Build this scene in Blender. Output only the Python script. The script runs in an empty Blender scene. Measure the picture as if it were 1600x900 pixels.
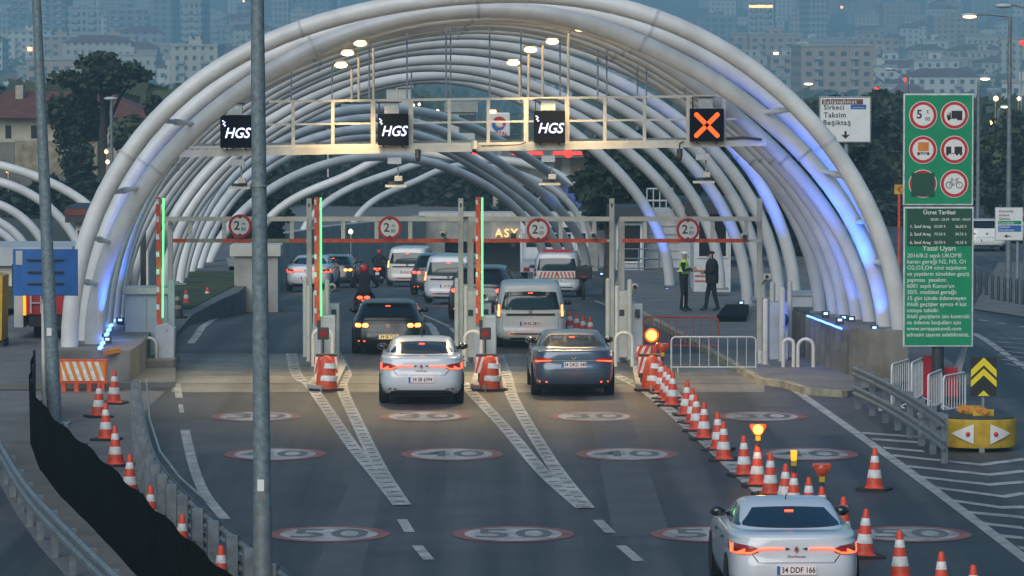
import bpy, bmesh, math, random
import numpy as np
from mathutils import Vector, Matrix
R = math.radians
random.seed(7)
S = bpy.context.scene
COL = S.collection
# ---------------------------------------------------------------- camera, sky, sun, exposure
F, CH, PITCH = 7000.0, 7.74, math.atan(383 / 7000)
cd = bpy.data.cameras.new('camera'); cam = bpy.data.objects.new('camera', cd); COL.objects.link(cam)
cam.location = (0, 0, CH); cam.rotation_euler = (math.pi / 2 - PITCH, 0, 0)
cd.sensor_width = 36; cd.lens = 36 * F / 1600; cd.clip_start = 1; cd.clip_end = 20000
S.camera = cam
SUN_EL, SUN_ROT = 3.0, 200.0
w = bpy.data.worlds.new('World'); S.world = w; w.use_nodes = True
nt = w.node_tree; nt.nodes.clear()
sky = nt.nodes.new('ShaderNodeTexSky'); sky.sky_type = 'NISHITA'; sky.sun_disc = False
sky.sun_elevation = R(SUN_EL); sky.sun_rotation = R(SUN_ROT)
sky.air_density = 1.6; sky.dust_density = 0.6; sky.ozone_density = 4.5
bg = nt.nodes.new('ShaderNodeBackground'); bg.inputs[1].default_value = 0.15
wo = nt.nodes.new('ShaderNodeOutputWorld')
tn = nt.nodes.new('ShaderNodeMix'); tn.data_type = 'RGBA'; tn.blend_type = 'MULTIPLY'; tn.inputs[0].default_value = 1; tn.inputs[7].default_value = (.64, .98, 1.08, 1)
nt.links.new(sky.outputs[0], tn.inputs[6]); nt.links.new(tn.outputs[2], bg.inputs[0]); nt.links.new(bg.outputs[0], wo.inputs[0])
sl = bpy.data.lights.new('sun', 'SUN'); sl.energy = 1.0; sl.angle = R(50); sl.color = (1, .97, .90)
so = bpy.data.objects.new('sun', sl); COL.objects.link(so)
so.rotation_euler = (R(90 - 38), 0, R(180 - SUN_ROT + 0))
S.view_settings.view_transform = 'Standard'; S.view_settings.look = 'None'
S.view_settings.gamma = 1; S.view_settings.use_curve_mapping = False
S.view_settings.exposure = 1.25
S.render.engine = 'CYCLES'
S.cycles.use_denoising = True
S.cycles.max_bounces = 5; S.cycles.diffuse_bounces = 2; S.cycles.glossy_bounces = 3
S.cycles.volume_bounces = 1; S.cycles.transmission_bounces = 4; S.cycles.transparent_max_bounces = 8
S.cycles.sample_clamp_indirect = 4; S.cycles.caustics_reflective = False; S.cycles.caustics_refractive = False

# ---------------------------------------------------------------- picture pixel -> place helpers
ct, st = math.cos(PITCH), math.sin(PITCH)
def U(px, py, D):
    """point seen at pixel (px,py) of the 1600x900 photo at distance D"""
    a, b = (px - 800) / F, (450 - py) / F
    t = D / (ct + b * st)
    return Vector((a * t, D, CH + t * (-st + b * ct)))
def G(px, py, z=0.0):
    a, b = (px - 800) / F, (450 - py) / F
    t = (z - CH) / (-st + b * ct)
    return Vector((a * t, t * (ct + b * st), z))
def sm(t): t = max(0, min(1, t)); return t * t * (3 - 2 * t)
def gz(X, Y):
    """height of the real ground: flat plaza, ramp down to the tunnel, far hillside"""
    if Y < 122: return 0.0
    kin = sm((X + 13.5) / 2.5) * (1 - sm((X - 6.5) / 3.0))
    k = 0.038 * kin + 0.014 * (sm((X - 8) / 3))
    z = -k * (min(Y, 262) - 122)
    if Y > 300: z += -10 * sm((Y - 300) / 900) + 85 * sm((Y - 1300) / 4200)
    return z
def GG(px, py):
    z = 0
    for _ in range(12):
        p = G(px, py, z); z = gz(p.x, p.y)
    return p

# ---------------------------------------------------------------- materials
M = {}
def mat(name, col, rough=.6, metal=0, emis=0, ecol=None, var=0.0, scale=3.0, bump=0.0, coat=0, spec=None, col2=None, detail=4, trans=0):
    emis *= .32
    m = bpy.data.materials.new(name); m.use_nodes = True; N = m.node_tree; b = N.nodes['Principled BSDF']
    b.inputs['Base Color'].default_value = (*col, 1); b.inputs['Roughness'].default_value = rough
    b.inputs['Metallic'].default_value = metal
    if coat: b.inputs['Coat Weight'].default_value = coat; b.inputs['Coat Roughness'].default_value = .08
    if spec is not None: b.inputs['Specular IOR Level'].default_value = spec
    if trans: b.inputs['Transmission Weight'].default_value = trans
    if emis:
        b.inputs['Emission Color'].default_value = (*(ecol or col), 1); b.inputs['Emission Strength'].default_value = emis
    if var or bump:
        tc = N.nodes.new('ShaderNodeTexCoord'); nz = N.nodes.new('ShaderNodeTexNoise')
        nz.inputs['Scale'].default_value = scale; nz.inputs['Detail'].default_value = detail; nz.inputs['Roughness'].default_value = .65
        N.links.new(tc.outputs['Object'], nz.inputs['Vector'])
        if var:
            cr = N.nodes.new('ShaderNodeValToRGB')
            c2 = col2 or tuple(c * (1 - var) for c in col)
            c1 = tuple(min(1, c * (1 + var * .6)) for c in col) if col2 is None else col
            cr.color_ramp.elements[0].color = (*c2, 1); cr.color_ramp.elements[1].color = (*c1, 1)
            cr.color_ramp.elements[0].position = .35; cr.color_ramp.elements[1].position = .65
            N.links.new(nz.outputs['Fac'], cr.inputs[0]); N.links.new(cr.outputs[0], b.inputs['Base Color'])
        if bump:
            bp = N.nodes.new('ShaderNodeBump'); bp.inputs['Strength'].default_value = bump; bp.inputs['Distance'].default_value = .02
            N.links.new(nz.outputs['Fac'], bp.inputs['Height']); N.links.new(bp.outputs[0], b.inputs['Normal'])
    M[name] = m; return m
mat('white_pipe', (.70, .71, .71), .38, var=.17, scale=.9, detail=9)
mat('cream_steel', (.66, .63, .56), .5, var=.14, scale=2.5)
mat('grey_steel', (.30, .34, .36), .45, .3, var=.2, scale=2)
mat('galvanised', (.22, .25, .27), .5, .3, var=.28, scale=5, bump=.1)
mat('pole_blue', (.20, .26, .29), .55, .2, var=.35, scale=14, detail=9, bump=.15)
mat('cabinet', (.50, .53, .56), .5, var=.15, scale=1.5)
mat('white_paint', (.72, .73, .74), .55, var=.12, scale=4)
mat('black', (.02, .02, .022), .5)
mat('dark', (.045, .05, .055), .6, var=.2)
mat('rubber', (.02, .02, .02), .85)
mat('orange', (.70, .065, .025), .55, var=.42, scale=5, detail=9)
mat('red_orange', (.70, .09, .03), .5, var=.25, scale=8)
mat('reflect_white', (.76, .76, .75), .4, var=.35, scale=6, detail=9)
mat('sign_red', (.55, .02, .03), .45)
mat('sign_white', (.80, .80, .79), .45, var=.05)
mat('sign_green', (.0, .27, .12), .45, var=.12, scale=2)
mat('sign_darkgreen', (.012, .075, .045), .5)
mat('sign_blue', (.02, .13, .42), .5, var=.15, scale=3)
mat('sign_brown', (.16, .05, .04), .5)
mat('sign_yellow', (.85, .68, .02), .5)
mat('yellow', (.58, .38, .03), .5, var=.25, scale=4)
mat('green_led', (.01, .1, .03), .4, emis=2.4, ecol=(.16, 1, .30))
mat('blue_led', (.2, .35, 1), .4, emis=7, ecol=(.10, .24, 1))
mat('white_led', (.3, .3, .4), .4, emis=3.6, ecol=(.62, .68, 1))
mat('orange_led', (1, .2, .02), .4, emis=2.4, ecol=(1, .06, .008))
mat('red_led', (1, .05, .03), .4, emis=2.2, ecol=(1, .04, .03))
mat('amber_on', (1, .5, .05), .4, emis=9, ecol=(1, .42, .04))
mat('amber_dim', (1, .45, .03), .4, emis=1.6, ecol=(1, .38, .02))
mat('amber_off', (.50, .07, .02), .25)
mat('lamp_on', (1, .8, .5), .4, emis=14, ecol=(1, .58, .20))
mat('lamp_far', (1, .8, .5), .4, emis=14, ecol=(1, .70, .32))
mat('lamp_orange', (1, .5, .3), .4, emis=14, ecol=(1, .38, .12))
mat('letters_glow', (1, .7, .3), .4, emis=1.5, ecol=(1, .62, .22))
mat('screen', (.006, .006, .010), .8, spec=.1)
mat('asphalt', (.066, .064, .063), .60, var=.30, scale=.45, bump=.25, detail=12)
mat('asphalt_old', (.085, .088, .092), .7, var=.25, scale=.6, bump=.2, detail=12)
mat('slab', (.21, .20, .17), .6, var=.32, scale=.5, bump=.15, detail=10)
mat('pavement', (.17, .17, .165), .8, var=.25, scale=.8, bump=.2, detail=8)
mat('concrete', (.42, .41, .37), .8, var=.30, scale=.9, bump=.3, detail=9)
mat('concrete_dark', (.20, .195, .18), .85, var=.45, scale=.8, bump=.3, detail=9)
mat('kerb', (.36, .33, .24), .8, var=.55, scale=1.6, detail=10, bump=.4)
mat('paint_line', (.42, .42, .40), .6, var=.45, scale=2.2, detail=9)
mat('paint_red', (.27, .09, .075), .6, var=.35, scale=2.2, detail=9)
mat('paint_digit', (.13, .13, .13), .7, var=.2, scale=3)
mat('tick', (.10, .08, .08), .6)
mat('grass', (.06, .085, .03), .95, var=.5, scale=.7, detail=9)
mat('soil', (.07, .075, .055), .95, var=.4, scale=.05, detail=10)
mat('mesh_net', (.012, .014, .013), 1, var=.3, scale=5, spec=.0)
mat('glass', (.012, .018, .022), .08, spec=.6, coat=.4)
mat('glass_win', (.02, .025, .03), .12)
mat('car_white', (.62, .66, .70), .28, coat=1, var=.03)
mat('car_offwhite', (.80, .80, .75), .3, coat=.8, var=.05)
mat('car_black', (.008, .009, .011), .3, coat=.5)
mat('car_dark', (.035, .04, .048), .3, coat=1)
mat('car_blue', (.075, .105, .15), .28, .4, coat=1)
mat('trim', (.03, .03, .033), .6)
mat('chrome', (.7, .7, .7), .15, 1)
mat('tail_on', (.6, .03, .02), .3, emis=6.5, ecol=(1, .07, .025))
mat('tail_hot', (1, .35, .08), .3, emis=7, ecol=(1, .30, .06))
mat('tail_off', (.30, .015, .012), .2, coat=.6)
mat('plate', (.75, .76, .78), .4, emis=.10, ecol=(1, .85, .6))
mat('plate_lit', (.85, .7, .3), .4, emis=.55, ecol=(1, .75, .3))
mat('red_truck', (.42, .02, .015), .4, coat=.4, var=.15)
mat('bark', (.06, .05, .04), .9, var=.4, scale=6)
mat('leaf_a', (.030, .052, .022), .7, var=.5, scale=.9)
mat('leaf_b', (.048, .070, .028), .7, var=.5, scale=.9)
mat('leaf_c', (.020, .038, .020), .7, var=.5, scale=.9)
mat('rooftile', (.16, .058, .045), .8, var=.35, scale=2, detail=8)
mat('stone', (.34, .29, .20), .9, var=.45, scale=1.6, bump=.5, detail=10)
mat('plaster', (.46, .43, .34), .85, var=.2, scale=1)
mat('skin', (.42, .26, .19), .6)
mat('hivis', (.45, .85, .06), .7, emis=.05, ecol=(.5, 1, .1))
mat('cloth_dark', (.014, .015, .02), .9, var=.3, scale=8)
mat('cloth_navy', (.016, .02, .035), .9, var=.3, scale=8)
mat('led_blue_ground', (.2, .35, 1), .4, emis=5, ecol=(.25, .42, 1))
def streaks(name, amt):
    N = M[name].node_tree; b = N.nodes['Principled BSDF']; src = b.inputs['Base Color'].links[0].from_socket
    tc = N.nodes.new('ShaderNodeTexCoord'); mp = N.nodes.new('ShaderNodeMapping'); mp.inputs['Scale'].default_value = (1.5, .035, 1); nz = N.nodes.new('ShaderNodeTexNoise'); nz.inputs['Scale'].default_value = 1.0; nz.inputs['Detail'].default_value = 5
    N.links.new(tc.outputs['Object'], mp.inputs[0]); N.links.new(mp.outputs[0], nz.inputs['Vector'])
    cr = N.nodes.new('ShaderNodeValToRGB'); cr.color_ramp.elements[0].color = (1 - amt,) * 3 + (1,); cr.color_ramp.elements[1].color = (1 + amt * .6,) * 3 + (1,); cr.color_ramp.elements[0].position = .38; cr.color_ramp.elements[1].position = .62
    mx = N.nodes.new('ShaderNodeMix'); mx.data_type = 'RGBA'; mx.blend_type = 'MULTIPLY'; mx.inputs[0].default_value = 1
    N.links.new(nz.outputs['Fac'], cr.inputs[0]); N.links.new(src, mx.inputs[6]); N.links.new(cr.outputs[0], mx.inputs[7]); N.links.new(mx.outputs[2], b.inputs['Base Color'])
streaks('asphalt', .48); streaks('slab', .25); streaks('paint_line', .22)
def facade(name, wall, win=(.05, .07, .09), du=3.2, dz=3.1, fu=.42, fz=.45, lit=0):
    m = bpy.data.materials.new(name); m.use_nodes = True; N = m.node_tree; b = N.nodes['Principled BSDF']
    b.inputs['Roughness'].default_value = .8
    tc = N.nodes.new('ShaderNodeTexCoord'); sp = N.nodes.new('ShaderNodeSeparateXYZ'); N.links.new(tc.outputs['Object'], sp.inputs[0])
    def mth(op, a, bb=None):
        n = N.nodes.new('ShaderNodeMath'); n.operation = op
        for i, x in enumerate((a, bb)):
            if x is None: continue
            if isinstance(x, (int, float)): n.inputs[i].default_value = x
            else: N.links.new(x, n.inputs[i])
        return n.outputs[0]
    u = mth('FRACT', mth('DIVIDE', mth('ADD', mth('ADD', sp.outputs[0], sp.outputs[1]), 500.3), du))
    v = mth('FRACT', mth('DIVIDE', sp.outputs[2], dz))
    mk = mth('MULTIPLY', mth('MULTIPLY', mth('GREATER_THAN', u, .5 - fu / 2), mth('LESS_THAN', u, .5 + fu / 2)),
             mth('MULTIPLY', mth('GREATER_THAN', v, .32), mth('LESS_THAN', v, .32 + fz)))
    mx = N.nodes.new('ShaderNodeMix'); mx.data_type = 'RGBA'
    mx.inputs[6].default_value = (*wall, 1); mx.inputs[7].default_value = (*win, 1)
    N.links.new(mk, mx.inputs[0]); N.links.new(mx.outputs[2], b.inputs['Base Color'])
    M[name] = m
facade('fac_white', (.62, .60, .56)); facade('fac_cream', (.50, .46, .38), du=2.6); facade('fac_grey', (.30, .31, .33), du=4)
facade('fac_ochre', (.42, .30, .22), du=3.6, fu=.5); facade('fac_tower', (.36, .40, .44), du=2.4, dz=3.3, fu=.6, fz=.55)
facade('fac_tower2', (.24, .27, .31), du=4.2, dz=3.4, fu=.65, fz=.6)

# ---------------------------------------------------------------- mesh builder
class MB:
    def __init__(s, m=None): s.v = []; s.f = []; s.m = []; s.mats = []; s.cur = m; s.sm = []
    def _mi(s, m):
        m = m or s.cur
        if m not in s.mats: s.mats.append(m)
        return s.mats.index(m)
    def add(s, vs, fs, m=None, smooth=False):
        o = len(s.v); s.v += [tuple(v) for v in vs]; k = s._mi(m)
        for f in fs: s.f.append([i + o for i in f]); s.m.append(k); s.sm.append(smooth)
        return s
    def box(s, x0, x1, y0, y1, z0, z1, m=None):
        v = [(x, y, z) for x in (x0, x1) for y in (y0, y1) for z in (z0, z1)]
        return s.add(v, [(0, 1, 3, 2), (4, 6, 7, 5), (0, 4, 5, 1), (2, 3, 7, 6), (0, 2, 6, 4), (1, 5, 7, 3)], m)
    def cbox(s, c, sz, m=None, rot=None):
        v = []
        for x in (-.5, .5):
            for y in (-.5, .5):
                for z in (-.5, .5):
                    p = Vector((x * sz[0], y * sz[1], z * sz[2]))
                    if rot: p = rot @ p
                    v.append(Vector(c) + p)
        return s.add(v, [(0, 1, 3, 2), (4, 6, 7, 5), (0, 4, 5, 1), (2, 3, 7, 6), (0, 2, 6, 4), (1, 5, 7, 3)], m)
    def tube(s, pts, r, n=10, m=None, caps=True, flat=False):
        pts = [Vector(p) for p in pts]; N = len(pts); rs = r if isinstance(r, (list, tuple)) else [r] * N
        vs = []; up = None
        for i, p in enumerate(pts):
            d = (pts[min(i + 1, N - 1)] - pts[max(i - 1, 0)]).normalized()
            if up is None:
                up = Vector((0, 0, 1)) if abs(d.z) < .9 else Vector((0, 1, 0))
            a = d.cross(up).normalized(); up = a.cross(d).normalized()
            for k in range(n):
                t = 2 * math.pi * (k + .5) / n
                vs.append(p + (a * math.cos(t) + up * math.sin(t)) * rs[i])
        fs = [(i * n + k, i * n + (k + 1) % n, (i + 1) * n + (k + 1) % n, (i + 1) * n + k) for i in range(N - 1) for k in range(n)]
        s.add(vs, fs, m, not flat)
        if caps: s.add([vs[k] for k in range(n)], [tuple(range(n))], m); s.add([vs[(N - 1) * n + k] for k in range(n)], [tuple(range(n))[::-1]], m)
        return s
    def bar(s, a, b, w, m=None): return s.tube([a, b], w * .7071, 4, m, flat=True)
    def lathe(s, prof, n=20, o=(0, 0, 0), m=None, axis='z', smooth=True):
        vs = []
        for r, z in prof:
            for k in range(n):
                t = 2 * math.pi * k / n; a, b = r * math.cos(t), r * math.sin(t)
                p = {'z': (a, b, z), 'y': (a, z, b), 'x': (z, a, b)}[axis]
                vs.append((p[0] + o[0], p[1] + o[1], p[2] + o[2]))
        fs = [(i * n + k, i * n + (k + 1) % n, (i + 1) * n + (k + 1) % n, (i + 1) * n + k) for i in range(len(prof) - 1) for k in range(n)]
        s.add(vs, fs, m, smooth)
        if prof[0][0] > 1e-4: s.add(vs[:n], [tuple(range(n))], m)
        if prof[-1][0] > 1e-4: s.add(vs[-n:], [tuple(range(n))], m)
        return s
    def sph(s, c, r, m=None, n=12):
        r = r if isinstance(r, tuple) else (r, r, r); vs = []; h = n // 2 + 1
        for i in range(h):
            ph = math.pi * i / (h - 1)
            for k in range(n):
                t = 2 * math.pi * k / n
                vs.append((c[0] + r[0] * math.sin(ph) * math.cos(t), c[1] + r[1] * math.sin(ph) * math.sin(t), c[2] + r[2] * math.cos(ph)))
        return s.add(vs, [(i * n + k, i * n + (k + 1) % n, (i + 1) * n + (k + 1) % n, (i + 1) * n + k) for i in range(h - 1) for k in range(n)], m, True)
    def poly(s, pts, y0, y1, m=None, mf=None):
        """prism: outline pts in (x,z), from y0 (front) to y1"""
        n = len(pts)
        s.add([(x, y0, z) for x, z in pts], [tuple(range(n))], mf or m)
        s.add([(x, y1, z) for x, z in pts], [tuple(range(n))[::-1]], m)
        s.add([(x, y, z) for y in (y0, y1) for x, z in pts], [(k, (k + 1) % n, n + (k + 1) % n, n + k) for k in range(n)], m)
        return s
    def flatpoly(s, pts, z0, z1, m=None):
        n = len(pts)
        s.add([(p[0], p[1], z1) for p in pts], [tuple(range(n))], m); s.add([(p[0], p[1], z0) for p in pts], [tuple(range(n))[::-1]], m)
        s.add([(p[0], p[1], z) for z in (z0, z1) for p in pts], [(k, (k + 1) % n, n + (k + 1) % n, n + k) for k in range(n)], m)
        return s
    def disc(s, c, r0, r1, y, m=None, n=40, a0=0, a1=360, th=.006):
        """ring segment facing -y at plane y, thickness th"""
        full = a1 - a0 >= 359.9; vs = []
        for k in range(n + 1):
            t = R(a0 + (a1 - a0) * k / n); C_, S_ = math.cos(t), math.sin(t)
            for rr, yy in ((r0, y - th), (r1, y - th), (r1, y)): vs.append((c[0] + rr * C_, yy, c[1] + rr * S_))
        fs = []
        for k in range(n):
            a, b = 3 * k, 3 * k + 3
            fs += [(a, a + 1, b + 1, b), (a + 1, a + 2, b + 2, b + 1)]
        return s.add(vs, fs, m)
    def build(s, name, parent=None, world=False, bevel=0, fix=True):
        me = bpy.data.meshes.new(name)
        off = Vector(parent.location) if (parent is not None and world) else Vector((0, 0, 0))
        me.from_pydata([(v[0] - off.x, v[1] - off.y, v[2] - off.z) for v in s.v], [], s.f)
        for m in s.mats: me.materials.append(M[m])
        me.polygons.foreach_set('material_index', s.m); me.polygons.foreach_set('use_smooth', s.sm)
        if fix or bevel:
            bm = bmesh.new(); bm.from_mesh(me)
            if bevel: 
                bmesh.ops.remove_doubles(bm, verts=bm.verts, dist=1e-5)
            if fix: bmesh.ops.recalc_face_normals(bm, faces=bm.faces)
            if bevel:
                es = [e for e in bm.edges if len(e.link_faces) == 2 and e.calc_face_angle(0) > .7]
                bmesh.ops.bevel(bm, geom=es, offset=bevel, segments=2, affect='EDGES', profile=.5)
            bm.to_mesh(me); bm.free()
        o = bpy.data.objects.new(name, me); COL.objects.link(o)
        if parent is not None: o.parent = parent
        return o
def thing(name, label, cat, loc=(0, 0, 0), rz=0, group=None):
    o = bpy.data.objects.new(name, None); COL.objects.link(o); o.location = loc; o.rotation_euler = (0, 0, rz)
    o.empty_display_size = .3; o['label'] = label; o['category'] = cat
    if group: o['group'] = group
    return o
def tag(o, label, cat, group=None):
    o['label'] = label; o['category'] = cat
    if group: o['group'] = group
    return o
def struct(o, kind='structure'): o['kind'] = kind; return o
def recentre(o, p):
    p = Vector(p); o.data.transform(Matrix.Translation(-p)); o.location = p; return o
def dup(root, loc, rz=None, label=None, group=None):
    r = root.copy(); COL.objects.link(r); r.location = loc
    if rz is not None: r.rotation_euler = (0, 0, rz)
    if label: r['label'] = label
    if group: r['group'] = group
    def rec(a, b):
        for ch in list(kids.get(a.name, [])):
            c = ch.copy(); COL.objects.link(c); c.parent = b; rec(ch, c)
    kids = {}
    for o in bpy.data.objects:
        if o.parent: kids.setdefault(o.parent.name, []).append(o)
    rec(root, r)
    return r
_tc = {}
def txt(s, size, m, loc, parent=None, rot=(math.pi / 2, 0, 0), align='CENTER', name='lettering', bold=0, shear=0, ext=.004, sx=1, spacing=1, world=False, sy=1):
    c = bpy.data.curves.new('t', 'FONT'); c.body = s; c.size = size; c.align_x = align; c.align_y = 'CENTER'
    c.offset = bold; c.shear = shear; c.extrude = ext; c.space_character = spacing; c.resolution_u = 3
    o = bpy.data.objects.new('t', c); COL.objects.link(o)
    bpy.context.view_layer.update()
    me = bpy.data.meshes.new_from_object(o.evaluated_get(bpy.context.evaluated_depsgraph_get()))
    bpy.data.objects.remove(o); bpy.data.curves.remove(c)
    me.name = name; me.materials.clear(); me.materials.append(M[m])
    me.transform(Matrix.Diagonal((sx, sy, 1, 1)))
    ob = bpy.data.objects.new(name, me); COL.objects.link(ob)
    ob.rotation_euler = rot; ob.location = Vector(loc) - (Vector(parent.location) if world and parent else Vector((0, 0, 0)))
    if parent: ob.parent = parent
    return ob
def light(name, loc, energy_, col, kind='POINT', radius=.15, parent=None, target=None, size=R(70), blend=.6):
    l = bpy.data.lights.new(name, kind); l.energy = energy_; l.color = col
    l.shadow_soft_size = radius
    if kind == 'SPOT': l.spot_size = size; l.spot_blend = blend
    o = bpy.data.objects.new(name, l); COL.objects.link(o)
    o.location = loc
    if target is not None:
        d = Vector(target) - Vector(loc); o.rotation_euler = d.to_track_quat('-Z', 'Y').to_euler()
    if parent: 
        o.parent = parent; o.location = Vector(loc) - Vector(parent.location)
    return o
WARM = (1, .68, .30); BLUE = (.02, .15, 1)
# ---------------------------------------------------------------- the setting: ground, roads, walls
def sheet(name, m, xs, ys, dz, zf=gz):
    vs = [(x, y, zf(x, y) + dz) for y in ys for x in xs]; n = len(xs)
    b = MB(m); b.add(vs, [(j * n + i, j * n + i + 1, (j + 1) * n + i + 1, (j + 1) * n + i) for j in range(len(ys) - 1) for i in range(n - 1)], smooth=True)
    return struct(b.build(name))
def fr(a, b, n): return [a + (b - a) * i / n for i in range(n + 1)]
gx = [-1500, -900, -600, -400, -250, -150, -90, -60, -40, -28, -20, -15] + fr(-13, -9.5, 7) + [-6, -3, 0, 3, 6] + fr(6.5, 11, 9) + [14, 18, 25, 40, 60, 90, 150, 250, 400, 600, 900, 1500]
gy = [-60, 0, 30, 60, 90, 110, 122, 130, 140, 160, 180, 200, 220, 240, 262, 300] + fr(340, 1300, 16) + fr(1450, 6000, 24)
sheet('ground', 'soil', gx, gy, -.03)
rx = [-14] + fr(-13, -9.5, 7) + [-6, -3, 0, 3, 6] + fr(6.5, 11, 9) + [12, 13]
sheet('road', 'asphalt', rx, [20, 60, 90, 110, 122, 130, 140, 160, 180, 200, 220, 240, 262], 0)
def strip(b, px, wd, z=.008, m=None, ground=False, world=False):
    P = [Vector(p) for p in px] if world else [(GG(*p) if ground else G(p[0], p[1], 0)) for p in px]
    # smooth the path
    Q = []
    for i in range(len(P) - 1):
        p0, p1, p2, p3 = P[max(i - 1, 0)], P[i], P[i + 1], P[min(i + 2, len(P) - 1)]
        for k in range(4):
            t = k / 4
            Q.append(.5 * ((2 * p1) + (p2 - p0) * t + (2 * p0 - 5 * p1 + 4 * p2 - p3) * t * t + (3 * p1 - p0 - 3 * p2 + p3) * t ** 3))
    Q.append(P[-1]); vs = []
    for i, q in enumerate(Q):
        d = (Q[min(i + 1, len(Q) - 1)] - Q[max(i - 1, 0)]); d.z = 0; d.normalize(); n = Vector((-d.y, d.x, 0)) * wd / 2
        for s_ in (-1, 1):
            v = q + n * s_; v.z = gz(v.x, v.y) + z; vs.append(v)
    b.add(vs, [(2 * i, 2 * i + 1, 2 * i + 3, 2 * i + 2) for i in range(len(Q) - 1)], m)
    return Q
# toll slab, a paler concrete apron across all lanes
sl_ = MB('slab'); p = [G(268, 613), G(1195, 613), G(1190, 553), G(274, 553)]
sl_.add([(q.x, q.y, .004) for q in p], [(0, 1, 2, 3)]); struct(sl_.build('concrete_apron'))
def GT0(px, py, h): p = G(px, py, h); return (p.x, p.y)
ol = MB('pavement'); LA = [GT0(x, y, .75) for x, y in ((-60, 650), (0, 691), (27, 735), (58, 775), (111, 829), (178, 893), (260, 960), (340, 1040))]; LB = [GT0(x, y, .8) for x, y in ((217, 592), (222, 640), (238, 700), (266, 742), (311, 785), (405, 856), (460, 898), (560, 985))]
ol.add([(x, y, .004) for x, y in LA + LB], [(k, k + 1, 9 + k, 8 + k) for k in range(7)]); ol.add([(-20, 99.4, .0045), (LB[0][0], 99.4, .0045), (*LB[0], .0045), (*LA[0], .0045), (-20, 93, .0045)], [(0, 1, 2, 3, 4)]); struct(ol.build('shoulder'))
jn = MB('tick')
for y in (101.5, 104.2, 107.2): jn.box(-7.5, 5.6, y, y + .05, .0045, .009)
struct(jn.build('slab_joints'))
rc_ = random.Random(9); pa = MB('asphalt_old')
for x0, x1, y0, y1 in ((-6.6, -4.9, 84, 91.5), (1.6, 2.5, 70, 99), (-2.9, -2.2, 62, 80), (5.2, 7.4, 88, 95.5), (-.3, .5, 88, 98)): pa.add([(x0, y0, .003), (x1, y0 + .2, .003), (x1 - .05, y1, .003), (x0 + .03, y1 - .3, .003)], [(0, 1, 2, 3)])
struct(pa.build('asphalt_patches'))
ck = MB('tick')
for _ in range(9):
    x, y = rc_.uniform(-7, 9), rc_.uniform(60, 99); dx, dy = rc_.choice([(1, .06), (.05, 1)]); w0 = .006
    for k in range(rc_.randint(6, 16)):
        nx_, ny_ = x + dx * rc_.uniform(.15, .4) + rc_.uniform(-.07, .07), y + dy * rc_.uniform(.3, .9) + rc_.uniform(-.1, .1); n_ = Vector((-(ny_ - y), nx_ - x, 0)).normalized() * w0
        ck.add([(x - n_.x, y - n_.y, .006), (nx_ - n_.x, ny_ - n_.y, .006), (nx_ + n_.x, ny_ + n_.y, .006), (x + n_.x, y + n_.y, .006)], [(0, 1, 2, 3)]); x, y = nx_, ny_
struct(ck.build('road_cracks'))
# painted markings
pl = MB('paint_line')
strip(pl, [(1228, 600), (1262, 624), (1335, 675), (1460, 766), (1600, 872), (1700, 950)], .2)
strip(pl, [(276, 600), (280, 622)], .16); strip(pl, [(282, 632), (284, 645)], .1)
strip(pl, [(289, 672), (295, 700), (306, 740), (322, 775), (352, 812)], .19)
strip(pl, [(298, 537), (312, 518), (332, 500), (358, 482), (392, 466)], .2, ground=True)
strip(pl, [(668, 505), (683, 527)], .2, ground=True)
strip(pl, [(655, 490), (690, 505), (715, 525)], .12, ground=True)
strip(pl, [(930, 470), (1010, 500), (1100, 530), (1165, 560)], .12, ground=True)
for a, b_ in (((628, 812), (640, 832)), ((652, 853), (670, 875)), ((934, 813), (954, 833)), ((970, 853), (998, 877))):
    strip(pl, [a, b_], .17)
for ln in ([(330, 398), (575, 415)], [(365, 420), (555, 433)], [(405, 450), (548, 463)], [(440, 477), (750, 510), (900, 490)], [(488, 515), (780, 545), (900, 532)],
           [(535, 553), (780, 580), (900, 570)], [(585, 590), (830, 622), (900, 610)], [(640, 635), (820, 660), (900, 658)], [(700, 677), (900, 695)], [(760, 717), (900, 733)], [(820, 760), (900, 768)], [(880, 800), (960, 815)]):
    P_ = [G(1200 + x / 2.25, 500 + y / 2.25) for x, y in ln]
    b2 = pl
    for i in range(len(P_) - 1):
        a, c = P_[i], P_[i + 1]
        b2.add([(a.x, a.y - .23, .0075), (c.x, c.y - .23, .0075), (c.x, c.y + .23, .0075), (a.x, a.y + .23, .0075)], [(0, 1, 2, 3)])
struct(pl.build('painted_lines'))
# white ribbed guide strips that spread from the island noses
gs = MB('paint_line'); tk = MB('tick')
for gi, path in enumerate([[(455, 553), (461, 580), (470, 594), (487, 606), (545, 690), (590, 745), (626, 790)], [(527, 556), (541, 585), (534, 606), (560, 665), (595, 735), (630, 790)],
             [(722, 598), (790, 670), (850, 740), (912, 795)], [(779, 556), (792, 590), (800, 620), (825, 665), (866, 730), (917, 795)],
             [(960, 586), (1010, 612), (1090, 680), (1160, 745), (1215, 790), (1260, 830)], [(1050, 612), (1063, 630), (1110, 690), (1150, 732), (1212, 785)]]):
    zo = .012 + .005 * (gi % 2); Q = strip(gs, path, .27, z=zo)
    L = [0]
    for i in range(len(Q) - 1): L.append(L[-1] + (Q[i + 1] - Q[i]).length)
    s_ = .3
    while s_ < L[-1] - .1:
        i = max(k for k in range(len(L)) if L[k] <= s_); t = (s_ - L[i]) / max(1e-6, L[i + 1] - L[i]); c = Q[i].lerp(Q[i + 1], t)
        tk.box(c.x - .07, c.x + .07, c.y - .035, c.y + .035, zo + .0005, zo + .008); s_ += .82
struct(gs.build('guide_strips')); struct(tk.build('guide_strip_studs'))
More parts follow.
